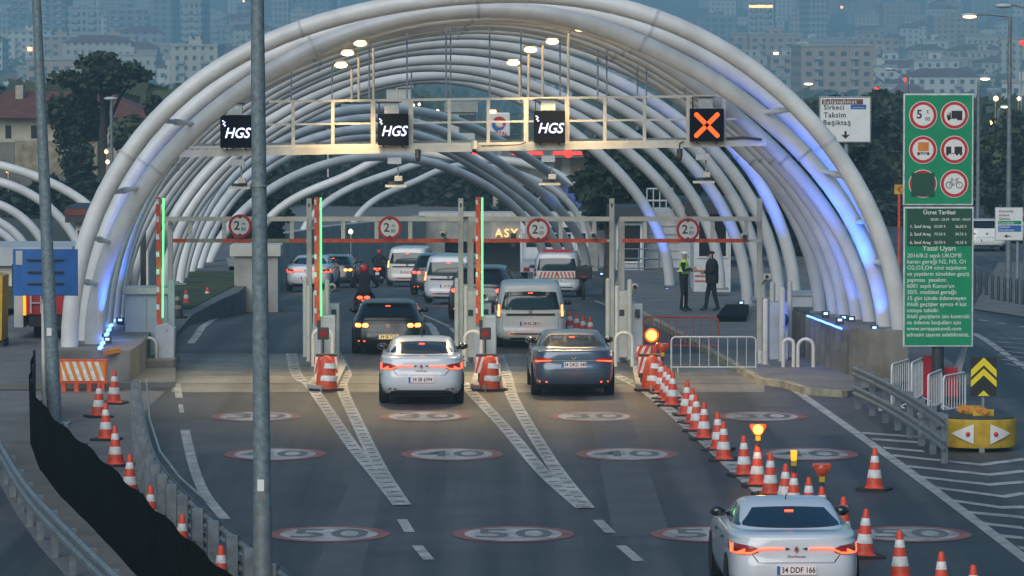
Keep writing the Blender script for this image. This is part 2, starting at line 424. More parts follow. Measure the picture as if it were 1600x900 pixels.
# speed roundels painted on the lanes
rd = MB('paint_line'); rr = MB('paint_red')
for (y, wpx, xs, tx) in ((651, 142, (400, 664, 928, 1190), '30'), (710, 160, (430, 706, 980, 1261), '40'), (835, 192, (514, 802, 1112, 1422), '50')):
    for x in xs:
        c = G(x, y); r = wpx / 2 * c.y / F; ry = {651: 1.25, 710: 1.32, 835: 1.15}[y]
        for b_, r0, r1, z in ((rd, 0, .8, .009), (rr, .8, 1, .009)):
            n = 40; vs = []
            for k in range(n):
                t = 2 * math.pi * k / n
                vs.append((c.x + r * r1 * math.cos(t), c.y + ry * (.97 if r0 == 0 else 1) * (.86 if r0 == 0 else 1) * math.sin(t), z))
            if r0 == 0: b_.add(vs, [tuple(range(n))])
            else:
                vs += [(c.x + r * r0 * math.cos(2 * math.pi * k / n), c.y + ry * .86 * .97 * math.sin(2 * math.pi * k / n), z) for k in range(n)]
                b_.add(vs, [(k, (k + 1) % n, n + (k + 1) % n, n + k) for k in range(n)])
        o = txt(tx, 1.5, 'paint_digit', (c.x, c.y, .0125), rot=(0, 0, 0), name='speed_digits', bold=.012, ext=.0005, sx=.86, sy=1.15)
        struct(o)
struct(rd.build('speed_roundels')); struct(rr.build('speed_roundel_rims'))
# pavements
def slabpoly(name, pts, z0, z1, m, kerbm=None):
    b = MB(m); b.flatpoly(pts, z0, z1); return b.build(name)
K = [G(1187, 592, .12), G(1150, 570, .12), G(1080, 530, .12), G(1000, 487, .12)]
KR = [(q.x, q.y) for q in K] + [(3.3, 140), (3.7, 150), (4.6, 165), (4.6, 262)]
T = [G(1320, 612, .12), G(1262, 608, .12), G(1228, 597, .12)]
struct(slabpoly('pavement_right', [(9.0, 101.2)] + [(q.x, q.y) for q in T] + KR + [(10.5, 262), (10.5, 101.2)], -7, .12, 'pavement'))
kb = MB('kerb'); pts = [(T[0].x, T[0].y), (T[1].x, T[1].y), (T[2].x, T[2].y)] + KR[:6]
for i in range(len(pts) - 1):
    a, c = Vector((*pts[i], .07)), Vector((*pts[i + 1], .07)); d = (c - a).normalized(); n = Vector((-d.y, d.x, 0)) * .09
    kb.flatpoly([a - n, c - n, c + n, a + n], -.6, .145)
struct(kb.build('kerb'))
LK = [G(275, 596, .12), G(276, 520, .12), G(300, 492, .12), G(345, 468, .12), G(372, 457, .12)]
struct(slabpoly('pavement_left', [(-14, 99.5)] + [(q.x, q.y - (0 if i else .2)) for i, q in enumerate(LK)] + [(-8.3, 150), (-14, 150)], -3, .12, 'pavement'))
g2 = MB('grass'); q = [(-9.2, 128), (-8.9, 136), (-8.6, 142), (-8.6, 149), (-40, 149), (-40, 128)]; g2.add([(x, y, .14) for x, y in q], [tuple(range(6))]); struct(g2.build('grass_verge'))
g3 = MB('grass')
vs = [(-60, 262, -3.4), (60, 262, -1.6), (60, 300, 2.0), (-60, 300, 2.2), (-60, 330, 1), (60, 330, 1)]
g3.add([(-300, 268, -2.2), (300, 268, -1.2), (300, 292, 1.2), (-300, 292, 1.4), (-300, 340, .4), (300, 340, .4)], [(0, 1, 2, 3), (3, 2, 5, 4)]); struct(g3.build('green_bank'))
# curved retaining wall of the tunnel ramp, and the tunnel portal
W = [(-9.0, 150), (-9.9, 162), (-10.5, 178), (-10.0, 196), (-8.6, 214), (-6.6, 229), (-4.6, 240)]
zt = [.25, .05, -.25, -.6, -1.0, -1.35, -1.5]
rw = MB('concrete')
for i in range(len(W) - 1):
    for k in range(4):
        t0, t1 = k / 4, (k + 1) / 4
        a = [W[i][j] + (W[i + 1][j] - W[i][j]) * t0 for j in (0, 1)]; c = [W[i][j] + (W[i + 1][j] - W[i][j]) * t1 for j in (0, 1)]
        za = zt[i] + (zt[i + 1] - zt[i]) * t0; zc = zt[i] + (zt[i + 1] - zt[i]) * t1
        rw.add([(a[0], a[1], -6), (c[0], c[1], -6), (c[0], c[1], zc), (a[0], a[1], za), (a[0] - .5, a[1] + .3, -6), (c[0] - .5, c[1] + .3, -6), (c[0] - .5, c[1] + .3, zc), (a[0] - .5, a[1] + .3, za)],
               [(0, 1, 2, 3), (3, 2, 6, 7), (7, 6, 5, 4)])
tag(rw.build('retaining_wall'), 'long curved pale concrete retaining wall sweeping behind the queueing cars', 'wall')
bk = MB('pavement'); bk.add([(-9.3, 150, .1), (-10.2, 162, .1), (-10.8, 178, -.1), (-10.3, 196, -.6), (-8.9, 214, -1.0), (-6.9, 229, -1.35), (-4.8, 242, -1.6), (5, 242, -1.6), (5, 262, -1.7), (-60, 262, -1.7), (-60, 150, .0)], [tuple(range(11))]); struct(bk.build('upper_terrace'))
pier = thing('gate_pier', 'pale square concrete pier with a cap at the start of the ramp wall', 'pier', (-8.35, 141, .0))
MB('concrete').box(-8.72, -7.35, 140.4, 142, -1.2, 1.05).build('shaft', pier, True); MB('cream_steel').box(-8.85, -7.25, 140.3, 142.1, 1.05, 1.4).build('cap', pier, True, bevel=.02)
pt = thing('tunnel_portal', 'pale concrete tunnel portal band behind the vans carrying glowing yellow letters', 'portal', (0, 240, -4.2))
MB('concrete').box(-4.9, 5.2, 240, 242, -2.9, -1.55).box(-4.9, -3.6, 240.01, 242, -6, -2.9).box(3.1, 5.2, 240.01, 242, -6, -2.9).build('wall', pt, True)
MB('cream_steel').box(-5.0, 5.3, 239.7, 242.2, -1.55, -1.35).build('coping', pt, True)
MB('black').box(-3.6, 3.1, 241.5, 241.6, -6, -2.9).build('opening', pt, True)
p_ = U(786, 365, 239.6); txt('ASYA', .62, 'letters_glow', (p_.x + .42, 239.85, p_.z), pt, name='glowing_lettering', bold=.012, spacing=1.25, ext=.03, world=True)
# right pier wall carrying the arch feet
rwall = thing('arch_plinth', 'stained grey concrete plinth wall under the right feet of the front arches', 'wall', (8.2, 105, .12))
A_, B_, C_ = (8.95, 101.0), (7.75, 102.7), (6.95, 111.2)
MB('concrete_dark').flatpoly([A_, B_, C_, (9.1, 111.2)], .1, 1.2).build('wall', rwall, True)
rb = MB('concrete_dark')
for k in range(11):
    t = (k + .6) / 11.5; x = B_[0] + (C_[0] - B_[0]) * t; y = B_[1] + (C_[1] - B_[1]) * t; rb.box(x - .12, x + .02, y - .13, y + .13, .12, 1.14)
rb.build('buttress_ribs', rwall, True)
ls = MB('blue_led'); pp = [(B_[0] + (C_[0] - B_[0]) * t - .16, B_[1] + (C_[1] - B_[1]) * t - .1, 1.18 + .003 * math.sin(t * 40)) for t in fr(.02, .6, 24)]
ls.tube(pp, .024, 6).build('blue_light_strip', rwall, True)
for k in range(3): light('strip_light', (pp[4 + 8 * k][0] - .25, pp[4 + 8 * k][1], 1.35), 3, BLUE, radius=.1, parent=rwall)
lp = thing('arch_footing', 'low grey concrete footing under the left feet of the front arches', 'footing', (-9.3, 103, 0))
MB('concrete_dark').flatpoly([(-10.5, 100.6), (-8.6, 100.6), (-8.55, 103.2), (-9.0, 118.5), (-10.5, 118.5)], .12, .82).build('footing', lp, True)
for k in range(9):
    t = k / 8; q = U(157 + 26 * t + (6 if k > 6 else 0), 543 - 55 * t, 100.5 + 10 * t)
    MB('blue_led').cbox((q.x, q.y, q.z), (.07, .55, .06)).build('blue_lamp', lp, True)
light('strip_light', (-9.1, 104, 1.1), 3, BLUE, radius=.1, parent=lp)

# ---------------------------------------------------------------- canopy of bent white pipes
ARCH = [
 ('outermost', 102, 102, .262, [(108, 545), (122, 440), (139, 350), (163, 300), (200, 240), (288, 150), (413, 70), (500, 32), (600, 10), (745, -8), (850, -3), (1000, 20), (1100, 58), (1200, 118), (1237, 160), (1293, 232), (1336, 293), (1367, 345), (1393, 410), (1408, 515)]),
 ('second', 104.2, 104.2, .25, [(128, 545), (150, 440), (175, 345), (223, 250), (320, 152), (413, 94), (600, 26), (745, 9), (900, 19), (1000, 42), (1100, 85), (1200, 152), (1237, 189), (1293, 245), (1336, 310), (1371, 380), (1395, 453), (1402, 510)]),
 ('third', 103, 103.2, .262, [(140, 545), (160, 450), (188, 350), (222, 300), (262, 247), (345, 166), (413, 115), (600, 34), (745, 20), (900, 33), (1000, 62), (1100, 118), (1200, 192), (1263, 245), (1310, 310), (1349, 380), (1375, 450), (1384, 510)]),
 ('fourth', 105.6, 105.2, .24, [(143, 540), (172, 400), (236, 250), (413, 112), (600, 42), (745, 26), (900, 44), (1000, 76), (1100, 138), (1200, 222), (1260, 295), (1302, 358), (1345, 440), (1367, 505)]),
 ('fifth', 106.6, 106, .23, [(150, 530), (182, 400), (248, 250), (413, 118), (600, 46), (745, 31), (900, 51), (1000, 86), (1100, 152), (1200, 242), (1252, 300), (1293, 358), (1323, 425), (1345, 501)]),
 ('sixth', 107.6, 107, .23, [(160, 520), (190, 400), (256, 250), (413, 122), (600, 50), (745, 36), (900, 58), (1000, 96), (1100, 165), (1200, 255), (1258, 325), (1297, 400), (1323, 492)]),
 ('seventh', 108.6, 107.8, .22, [(170, 510), (200, 400), (266, 250), (413, 128), (600, 55), (745, 41), (900, 64), (1000, 104), (1100, 176), (1175, 252), (1237, 330), (1285, 410), (1313, 490)]),
 ('eighth', 110, 108.8, .215, [(178, 500), (210, 380), (274, 250), (418, 130), (600, 56), (745, 46), (860, 60), (940, 78), (1007, 104), (1073, 148), (1150, 220), (1193, 271), (1237, 336), (1267, 410), (1289, 486)]),
 ('ninth', 113, 118, .21, [(163, 505), (180, 440), (216, 350), (283, 250), (418, 138), (600, 63), (745, 58), (860, 70), (940, 88), (993, 108), (1033, 134), (1068, 160), (1142, 233), (1172, 271), (1200, 312), (1224, 367), (1241, 440), (1248, 480)]),
 ('tenth', 116, 123, .21, [(176, 500), (199, 428), (234, 345), (297, 250), (418, 148), (600, 76), (745, 71), (860, 92), (940, 112), (980, 129), (1020, 156), (1057, 185), (1115, 240), (1149, 285), (1180, 339), (1206, 393), (1228, 470)]),
 ('eleventh', 119, 127, .20, [(190, 490), (215, 420), (246, 350), (311, 247), (418, 157), (511, 111), (600, 87), (745, 82), (860, 105), (940, 129), (993, 159), (1028, 185), (1057, 209), (1095, 245), (1127, 286), (1161, 346), (1180, 407), (1196, 465)]),
 ('twelfth', 124, 130, .20, [(198, 480), (222, 420), (254, 350), (321, 247), (418, 166), (518, 122), (600, 100), (680, 95), (745, 96), (860, 122), (940, 148), (975, 169), (1009, 195), (1055, 236), (1104, 293), (1134, 342), (1157, 407), (1176, 475)]),
 ('thirteenth', 128, 135, .20, [(235, 470), (263, 360), (297, 302), (348, 250), (418, 190), (467, 158), (518, 134), (600, 113), (690, 106), (745, 108), (860, 146), (940, 180), (972, 201), (1004, 222), (1030, 248), (1074, 301), (1110, 370), (1130, 450)]),
 ('fourteenth', 132, 138, .20, [(248, 450), (279, 387), (300, 324), (333, 275), (373, 235), (420, 207), (467, 175), (520, 150), (580, 133), (640, 122), (700, 117), (745, 120), (793, 132), (831, 147), (889, 177), (937, 206), (990, 243), (1028, 278), (1059, 327), (1090, 400), (1105, 460)]),
 ('fifteenth', 136, 141, .22, [(262, 440), (284, 380), (308, 325), (378, 247), (418, 214), (520, 160), (600, 131), (680, 124), (740, 130), (793, 146), (850, 176), (889, 204), (927, 230), (955, 255), (991, 305), (1028, 369), (1051, 452)]),
 ('sixteenth', 141, 170, .19, [(276, 443), (300, 366), (322, 318), (360, 265), (418, 218), (467, 191), (500, 179), (580, 168), (640, 175), (700, 186), (753, 202), (793, 222), (823, 244), (845, 261), (879, 289), (913, 329), (932, 367), (948, 416)]),
 ('seventeenth', 145, 171, .19, [(283, 443), (303, 372), (322, 331), (360, 284), (418, 232), (467, 206), (520, 188), (580, 183), (640, 193), (700, 212), (776, 245), (820, 273), (860, 320), (882, 354), (913, 398), (929, 430)]),
 ('eighteenth', 149, 172, .19, [(294, 440), (322, 362), (353, 312), (394, 272), (417, 252), (456, 229), (489, 216), (580, 200), (640, 210), (690, 226), (739, 245), (783, 272), (820, 304), (854, 339), (890, 400), (905, 440)]),
 ('nineteenth', 152, 173, .19, [(305, 435), (330, 375), (370, 305), (418, 262), (451, 243), (489, 228), (580, 212), (650, 222), (700, 237), (727, 250), (758, 268), (804, 306), (839, 343), (870, 390), (885, 440)]),
 ('twentieth', 156, 174, .19, [(316, 427), (356, 368), (384, 325), (418, 298), (467, 273), (511, 253), (580, 247), (664, 252), (702, 262), (758, 285), (789, 310), (811, 339), (845, 390), (860, 440)]),
 ('twenty-first', 175, 176, .185, [(380, 405), (420, 352), (447, 329), (484, 303), (511, 283), (544, 266), (578, 257), (640, 244), (700, 240), (776, 249), (850, 266), (880, 281), (923, 305)]),
 ('twenty-second', 205, 215, .185, [(460, 392), (503, 328), (542, 300), (571, 283), (600, 271), (643, 258), (700, 252), (770, 256), (830, 278), (880, 315), (905, 350), (925, 385)]),
 ('twenty-third', 225, 236, .185, [(540, 376), (560, 345), (602, 306), (646, 281), (692, 266), (740, 259), (790, 264), (840, 290), (880, 335)]),
]
def fit_arch(pts, DL, DR):
    x0, x1 = pts[0][0], pts[-1][0]
    P = []
    for px, py in pts:
        D = DL + (DR - DL) * (px - x0) / (x1 - x0); P.append(U(px, py, D))
    cx = (P[0].x + P[-1].x) / 2; zb = min(P[0].z, P[-1].z)
    A, r, th = [], [], []
    for q in P:
        a = math.atan2(q.z - zb, q.x - cx); a = max(0, a); th.append(a); r.append(math.hypot(q.x - cx, q.z - zb))
        A.append([math.cos(k * a) for k in range(6)])
    lam = .02 * np.diag([0, .2, .3, 1, 2, 4.])
    A = np.array(A); c = np.linalg.solve(A.T @ A + lam, A.T @ np.array(r))
    out = []; n = 56; a1, a0 = th[0], th[-1]
    for i in range(n + 1):
        a = a1 + (a0 - a1) * i / n; rr = sum(c[k] * math.cos(k * a) for k in range(6))
        x = cx + rr * math.cos(a); z = zb + rr * math.sin(a); t = (x - P[0].x) / (P[-1].x - P[0].x)
        out.append(Vector((x, DL + (DR - DL) * t, z)))
    return out
APATH = {}
for nm, DL, DR, r, pts in ARCH:
    r = .200 if r > .25 else .185 if r > .245 else .168; path = fit_arch(pts, DL, DR); APATH[nm] = path
    far = DL > 140
    base = path[0]
    t = thing('canopy_arch', {'outermost': 'outermost bent white pipe arch, nearest and largest of the toll canopy', 'twenty-third': 'smallest and farthest white pipe arch of the canopy over the tunnel ramp'}.get(nm,
              f'{nm} white pipe arch of the toll canopy counting back from the outermost'), 'arch', base, group='white pipe arches of the toll canopy')
    MB('white_pipe').tube(path, r, 16).build('pipe', t, True)
    if DL < 116:
        for i_ in (9, 19, 28, 37, 47): 
            q0, q1 = path[i_], path[i_ + 1]; d_ = (q1 - q0).normalized() * .035; MB('cabinet').tube([q0 - d_, q0 + d_], r + .012, 16).build('splice_ring', t, True)
    for q in (path[0], path[-1]): MB('grey_steel').cbox((q.x, q.y, q.z - .02), (r * 3, r * 3, .06)).build('base_plate', t, True)
    t['_p'] = 0; del t['_p']
# cross braces between first and third arch, parented to the third
a1, a3 = APATH['outermost'], APATH['third']
br = [o for o in bpy.data.objects if o.type == 'EMPTY' and o['label'].startswith('third white')][0]
for fr_ in (.055, .10, .16, .23, .80, .86, .915, .955):
    i = int(fr_ * 56); p = a3[i]; q = min(a1, key=lambda v: abs(v.z - p.z) + (0 if (v.x - 0) * (p.x - 0) > 0 else 99))
    d = (q - p); e0 = p + d * .03; e1 = p + d * .97
    b_ = MB('white_pipe'); b_.tube([p, q], .055, 10); b_.tube([p + d * .44, p + d * .56], .075, 10); b_.build('brace', br, True)
# thin hangers from the arches to the gantry
for i, (x, y0) in enumerate([(455, 112), (519, 100), (577, 62), (636, 50), (643, 110), (697, 45), (704, 40), (765, 42), (814, 45), (875, 60), (934, 80), (948, 70), (996, 100), (1010, 90), (1070, 122)]):
    D = 105.2; p, q = U(x, y0, D + 2), U(x, 156, 104.6)
    h = MB('grey_steel').tube([p, q], .022, 6).build('hanger_rod'); recentre(h, q)
    tag(h, f'thin vertical hanger rod above the sign gantry, number {i+1} from the left', 'rod', 'hanger rods between arches and gantry')
# blue uplights at the arch feet
def uplight(px, py, D, tgt, e, mdl=True, sz=38, grp=0):
    p = U(px, py, D)
    o = thing('floor_uplight', f'small blue uplight at the arch foot near {grp}', 'floodlight', p, group='blue uplights at the arch feet')
    b_ = MB('dark'); b_.box(-.09, .09, -.06, .06, -.1, .06); b_.build('housing', o)
    MB('led_blue_ground' if mdl else 'screen').box(-.045, .045, -.075, -.061, -.02, .03).build('lens', o)
    light('blue_beam', p + Vector((0, -.15, .15)), e, BLUE, 'SPOT', .08, o, target=tgt, size=R(sz), blend=.8)
# blue beams on the pipes
for px, py, D, tgt, e, sz, nm in [
    (1312, 500, 101.6, U(1330, 290, 104.2), 1000, 46, 'the right end of the front plinth'), (1290, 490, 102.6, U(1230, 170, 104.2), 900, 40, 'the second bay of the right plinth'),
    (1318, 496, 105.5, U(1270, 300, 106), 90, 40, 'the middle of the right plinth'), (1222, 480, 114.6, U(1200, 330, 116.6), 900, 50, 'the right kerb cabinet'),
    (1366, 512, 102.6, U(1372, 400, 104), 60, 60, 'the front end of the right plinth'), (1330, 498, 105, U(1325, 420, 106), 40, 60, 'the rear bay of the right plinth'),
    (1158, 473, 128, U(1140, 360, 129), 240, 40, 'the black ramp beside the two men'), (1042, 452, 139, U(1035, 370, 140.4), 260, 40, 'the steps of the dark booth'),
    (940, 428, 166, U(905, 325, 167), 160, 40, 'the parked road-works van'), (328, 426, 154, U(338, 385, 156), 160, 50, 'the orange cones on the left verge'),
    (305, 440, 150, U(310, 390, 152), 160, 50, 'the black and white cone'), (268, 446, 139, U(275, 395, 139), 160, 45, 'the left gate cabinet'),
    (168, 530, 102.6, U(205, 290, 104.4), 330, 45, 'the left front footing'), (188, 500, 108, U(235, 280, 109), 160, 45, 'the left rear footing')]:
    uplight(px, py, D, tgt, e * .5, sz=sz, grp=nm)

# ---------------------------------------------------------------- sign gantry
GD = 104.6
def gline(px, y0): return U(px, y0 - .0125 * (px - 640), GD)
ga = thing('sign_gantry', 'long cream steel gantry with open railing spanning the lanes under the arches', 'gantry', U(700, 240, GD))
b = MB('cream_steel')
b.add([], []); P0, P1 = U(224, 241, GD), U(1196, 222, GD)
def beam(mb, a, b_, h, d, m=None):
    dr = (b_ - a).normalized(); up = Vector((0, 0, 1)); vs = []
    for p in (a, b_):
        for y in (-d / 2, d / 2):
            for z in (-h / 2, h / 2): vs.append(p + Vector((0, y, z)))
    mb.add(vs, [(0, 1, 3, 2), (4, 6, 7, 5), (0, 4, 5, 1), (2, 3, 7, 6), (0, 2, 6, 4), (1, 5, 7, 3)], m)
beam(b, P0, P1, .17, .22); b.build('main_beam', ga, True)
for y0, h in ((155, .055), (191, .045), (225, .06)):
    b = MB('cream_steel'); beam(b, gline(420 if y0 < 200 else 295, y0 + 1), gline(1150 if y0 < 200 else 1195, y0 + 1), h, .06); b.build('rail', ga, True)
for x in (364, 458, 520, 583, 642, 702, 763, 822, 886, 945, 1007, 1075, 1131):
    wdt = .11 if x in (583, 642, 822, 886) else .08
    b = MB('cream_steel'); p, q = gline(x, 155), gline(x, 232); b.box(p.x - wdt / 2, p.x + wdt / 2, GD - .045, GD + .045, q.z, p.z); b.build('post', ga, True)
# secondary chord behind
b = MB('grey_steel'); beam(b, gline(300, 224) + Vector((0, .9, 0)), gline(1180, 224) + Vector((0, .9, 0)), .07, .07); b.build('rear_chord', ga, True)
for x in (330, 490, 612, 735, 858, 980, 1104):
    b = MB('grey_steel'); p = gline(x, 224); b.box(p.x - .03, p.x + .03, GD + .111, GD + .86, p.z - .03, p.z + .03); b.build('cross_member', ga, True)
for i, (x0, x1, y0, y1, kind) in enumerate([(344, 394, 180, 231, 'H'), (590, 638, 178, 227, 'H'), (834, 883, 173, 223, 'H'), (1078, 1131, 170, 221, 'X')]):
    p, q = U(x0, y0, GD - .3), U(x1, y1, GD - .3); cx, cz = (p.x + q.x) / 2, (p.z + q.z) / 2
    lab = ['leftmost lane sign with white dotted letters, partly behind the big grey pole', 'second lane sign from the left, white dotted letters on black', 'third lane sign from the left, white dotted letters above the middle lanes', 'lane sign showing a glowing orange cross'][i]
    s_ = thing('lane_signal', lab, 'lane signal', (cx, GD - .3, cz), group=None)
    MB('screen').box(p.x, q.x, GD - .3, GD - .12, q.z, p.z).build('housing', s_, True, bevel=.008)
    if kind == 'H':
        o = txt('HGS', .335, 'white_led', (cx + .015, GD - .304, cz - .045), s_, shear=.28, bold=.003, sx=.90, name='lit_lettering', world=True)
        b = MB('white_led')
        for k, (dx, dz, rr) in enumerate([(-.30, .24, .020), (-.27, .205, .018), (-.29, .17, .018), (-.26, .135, .018)]):
            MB('white_led').cbox((cx + dx, GD - .306, cz + dz), (rr * 2.4, .008, rr * 1.1), rot=Matrix.Rotation(R(35 * (-1) ** k), 3, 'Y')).build('lit_dash', s_, True)
    else:
        for a in (45, 135, 225, 315):
            ca, sa = math.cos(R(a)), math.sin(R(a)); rot = Matrix.Rotation(-R(a), 3, 'Y'); b = MB('orange_led')
            prof = [(.05, -.045), (.09, -.052), (.37, -.052)] + [(.37 + .052 * math.cos(t), .052 * math.sin(t)) for t in fr(-math.pi / 2, math.pi / 2, 8)] + [(.09, .052), (.05, .045)]
            pts = [(cx + u * ca * .94 - v * sa, cz + u * sa * .94 + v * ca) for u, v in prof]
            b.poly(pts, GD - .308, GD - .302).build('lit_arm', s_, True)
    MB('cabinet').box(cx - .20, cx + .14, GD - .25, GD - .0551, p.z + .002, p.z + .26).build('control_box', s_, True, bevel=.01)
    MB('black').box(cx - .30, cx + .2, GD - .28, GD - .16, p.z + .262, p.z + .285).build('visor', s_, True)
    MB('black').box(cx - .34, cx - .31, GD - .28, GD - .12, p.z - .1, p.z + .28).build('bracket', s_, True)
    MB('green_led').box(cx + .0, cx + .018, GD - .256, GD - .2501, p.z + .16, p.z + .178).build('status_lamp', s_, True)
    for dx in (-.22, .22): MB('black').box(cx + dx - .02, cx + dx + .02, GD - .26, GD - .2, q.z - .06, q.z - .001).build('foot', s_, True)
    # hanging reader under the beam
    rx_ = U([377, 622, 862, 1103][i], 240, GD).x; zz = gline(cx / GD * F + 800, 241).z
    h = thing('tag_reader', ['hanging tag reader left of the big grey pole', 'hanging yellow lit tag reader under the second lane sign', 'hanging tag reader under the third lane sign', 'hanging tag reader under the orange cross sign'][i], 'tag reader', (rx_, GD, zz - .1))
    MB('grey_steel').box(rx_ - .018, rx_ + .018, GD - .02, GD + .02, zz - .75, zz - .02).build('drop_rod', h, True)
    MB('cabinet').box(rx_ - .24, rx_ + .08, GD - .18, GD + .08, zz - .22, zz - .07).build('junction_box', h, True, bevel=.01)
    MB('cream_steel').box(rx_ - .08, rx_ + .10, GD - .14, GD + .1, zz - .62, zz - .50).build('reader_body', h, True, bevel=.01)
    MB('cream_steel').box(rx_ - .30, rx_ + .20, GD - .15, GD + .12, zz - .76, zz - .71).build('antenna_plate', h, True)
    MB('dark').box(rx_ - .22, rx_ + .14, GD - .05, GD + .03, zz - .70, zz - .63).build('cross_arm', h, True)
for i, (x, y, lb) in enumerate([(741, 229, 'white tube camera on the gantry beam left of the third lane sign'), (653, 243, 'dark dome camera under the gantry beam'), (1062, 242, 'dark camera with looped cable left of the orange cross sign')]):
    p = U(x, y, GD - .2); c_ = thing('security_camera', lb, 'camera', p)
    MB('cream_steel' if i == 0 else 'dark').tube([(0, 0, .14), (0, -.02, -.06)], .07, 12).build('housing', c_)
    MB('black').sph((0, -.03, -.09), .055).build('lens', c_)
    MB('dark').tube([(.02, .02, .1), (.0, .1, .14)], .02, 6).build('bracket', c_)
cbl = MB('black').tube([U(x, y, GD - .14) for x, y in [(752, 228), (790, 227), (812, 226), (822, 222)]], .012, 6).build('cable'); tag(cbl, 'thin black cable along the gantry beam beside the white camera', 'cable')
cbl = MB('black').tube([U(x, y, GD - .14) for x, y in [(1068, 221), (1062, 224), (1061, 240), (1057, 246), (1050, 246)]], .014, 6).build('cable'); tag(cbl, 'looped black cable below the gantry beside the orange cross sign', 'cable')
dk = MB('dark').tube([U(x, y, GD - .14) for x, y in [(1135, 217), (1160, 215), (1190, 218)]], .03, 6).build('conduit'); tag(dk, 'dark conduit lying along the right end of the gantry', 'conduit')

# ---------------------------------------------------------------- lit street lamps inside the canopy
def lamp_on(px, py, D, lab, pole=None, m='lamp_on', e=0, s_=1.0, pz=None, side=-1):
    p = U(px, py, D); o = thing('street_lamp', lab, 'street lamp', (p.x, p.y, p.z))
    MB('grey_steel').sph((0, 0, .085), (.18 * s_, .11, .03)).build('head', o)
    MB(m).sph((0, -.03, 0), (.15 * s_, .12, .065)).build('lens', o)
    if pole:
        q = U(pole, py, D); z1 = pz if pz is not None else p.z - 2
        MB('cream_steel').tube([(q.x - p.x, .2, z1 - p.z), (q.x - p.x, .2, -.1)], [.035, .03], 8).build('pole', o)
        MB('grey_steel').tube([(q.x - p.x, .2, -.1), ((q.x - p.x) * .5, .1, .05), (0, 0, .06)], .02, 8).build('arm', o)
    if e: light('lamp_glow', p + Vector((0, -.7, -.15)), e * 2.2, WARM, 'SPOT', radius=.15, parent=o, target=p + Vector((0, -3.4, -8)), size=R(108), blend=1)
    return o
zt_ = U(600, 160, GD).z
lamp_on(563, 68, 104.4, 'lit warm lamp at the top of the left lamp row above the gantry', 583, e=230, pz=zt_)
lamp_on(543, 83, 104.7, 'lit warm lamp second in the left lamp row above the gantry', 560, e=150, pz=zt_)
lamp_on(533, 102, 104.9, 'lit warm lamp third in the left lamp row above the gantry', 549, e=60, pz=zt_)
lamp_on(908, 45, 104.4, 'lit warm lamp at the top of the right lamp row above the gantry', 888, e=230, pz=zt_)
lamp_on(863, 65, 104.7, 'lit warm lamp second in the right lamp row above the gantry', 848, e=150, pz=zt_)
lamp_on(829, 78, 104.8, 'lit warm lamp third in the right lamp row above the gantry', 826, e=90, pz=zt_)
lamp_on(802, 98, 104.9, 'lowest and yellowest lit lamp of the right lamp row', 812, e=60, pz=zt_)
lamp_on(501, 170, 175, 'lit warm lamp low behind the gantry right of the big grey pole', 512, 'lamp_far', s_=1.6, pz=2.5)
lamp_on(611, 86, 190, 'small reddish lit lamp behind the upper arches', 620, 'lamp_orange', s_=1.3, pz=3)

# ---------------------------------------------------------------- lane gates
HD = 110.0
def px2x(px, D=HD): return (px - 800) / F * D / (ct)
XS = lambda px, D=HD: U(px, 400, D).x
def roundsign(parent, cx, cz, y, r, kind, name='disc'):
    """prohibition roundel built on the face plane y"""
    MB('sign_red').disc((cx, cz), 0, r, y, n=44, th=.02).build('red_ring', parent, True)
    MB('sign_white').disc((cx, cz), 0, r * .78, y - .021, n=40, th=.004).build('white_face', parent, True)
    k = r / .28; yy = y - .026
    if kind == 'height':
        txt('2', .30 * k, 'black', (cx - .075 * k, yy, cz), parent, bold=.004, world=True)
        txt('m', .12 * k, 'black', (cx + .09 * k, yy, cz + .055 * k), parent, world=True)
        txt('80', .12 * k, 'black', (cx + .085 * k, yy, cz - .08 * k), parent, world=True)
        txt('.', .14 * k, 'black', (cx + .0 * k, yy, cz - .07 * k), parent, world=True)
        for sg in (1, -1):
            MB('black').poly([(cx - .06 * k, cz + sg * r * .80), (cx + .06 * k, cz + sg * r * .80), (cx, cz + sg * r * .62)], yy - .004, yy).build('arrow_mark', parent, True)
spans = [(258, 480, [(270, 292, 1), (292, 348, 0), (348, 396, 1), (396, 452, 0), (452, 478, 1)], 375, 353, 'leftmost lane'),
         (497, 717, [(505, 716, 1)], 609, 356, 'second lane'),
         (732, 952, [(738, 948, 1)], 841, 359, 'third lane'),
         (968, 1190, [(972, 1165, 1)], 1075, 359, 'closed rightmost lane')]
gz0 = U(0, 342, HD).z; bz0 = U(0, 376, HD).z
for i, (x0, x1, segs, sx_, sy_, lab) in enumerate(spans):
    a, c = XS(x0), XS(x1)
    hb = thing('height_barrier', f'white frame with red height bar over the {lab}', 'height barrier', (a, HD, bz0))
    MB('cream_steel').box(a, c, HD - .05, HD + .05, gz0 - .055, gz0 + .055).build('top_rail', hb, True)
    b = MB('red_orange')
    for u, v, m in segs:
        b.box(XS(u), XS(v) , HD - .04, HD + .04, bz0 - .045, bz0 + .045, 'red_orange' if m else 'kerb')
    b.build('striped_bar', hb, True)
    MB('cream_steel').box(XS(segs[-1][1]) + .001, c, HD - .03, HD + .03, bz0 - .03, bz0 + .03).build('bar_end', hb, True)
    for k in range(4):
        x = a + (c - a) * (k + .75) / 4.2; MB('cream_steel').box(x - .05, x + .05, HD - .03, HD + .03, bz0 + .046, gz0 - .056).build('strut', hb, True)
    p = U(sx_, sy_, HD - .12)
    rs = thing('height_limit_sign', f'round red and white 2.80 m sign on the frame over the {lab}', 'traffic sign', p)
    roundsign(rs, p.x, p.z, HD - .10, .285, 'height')
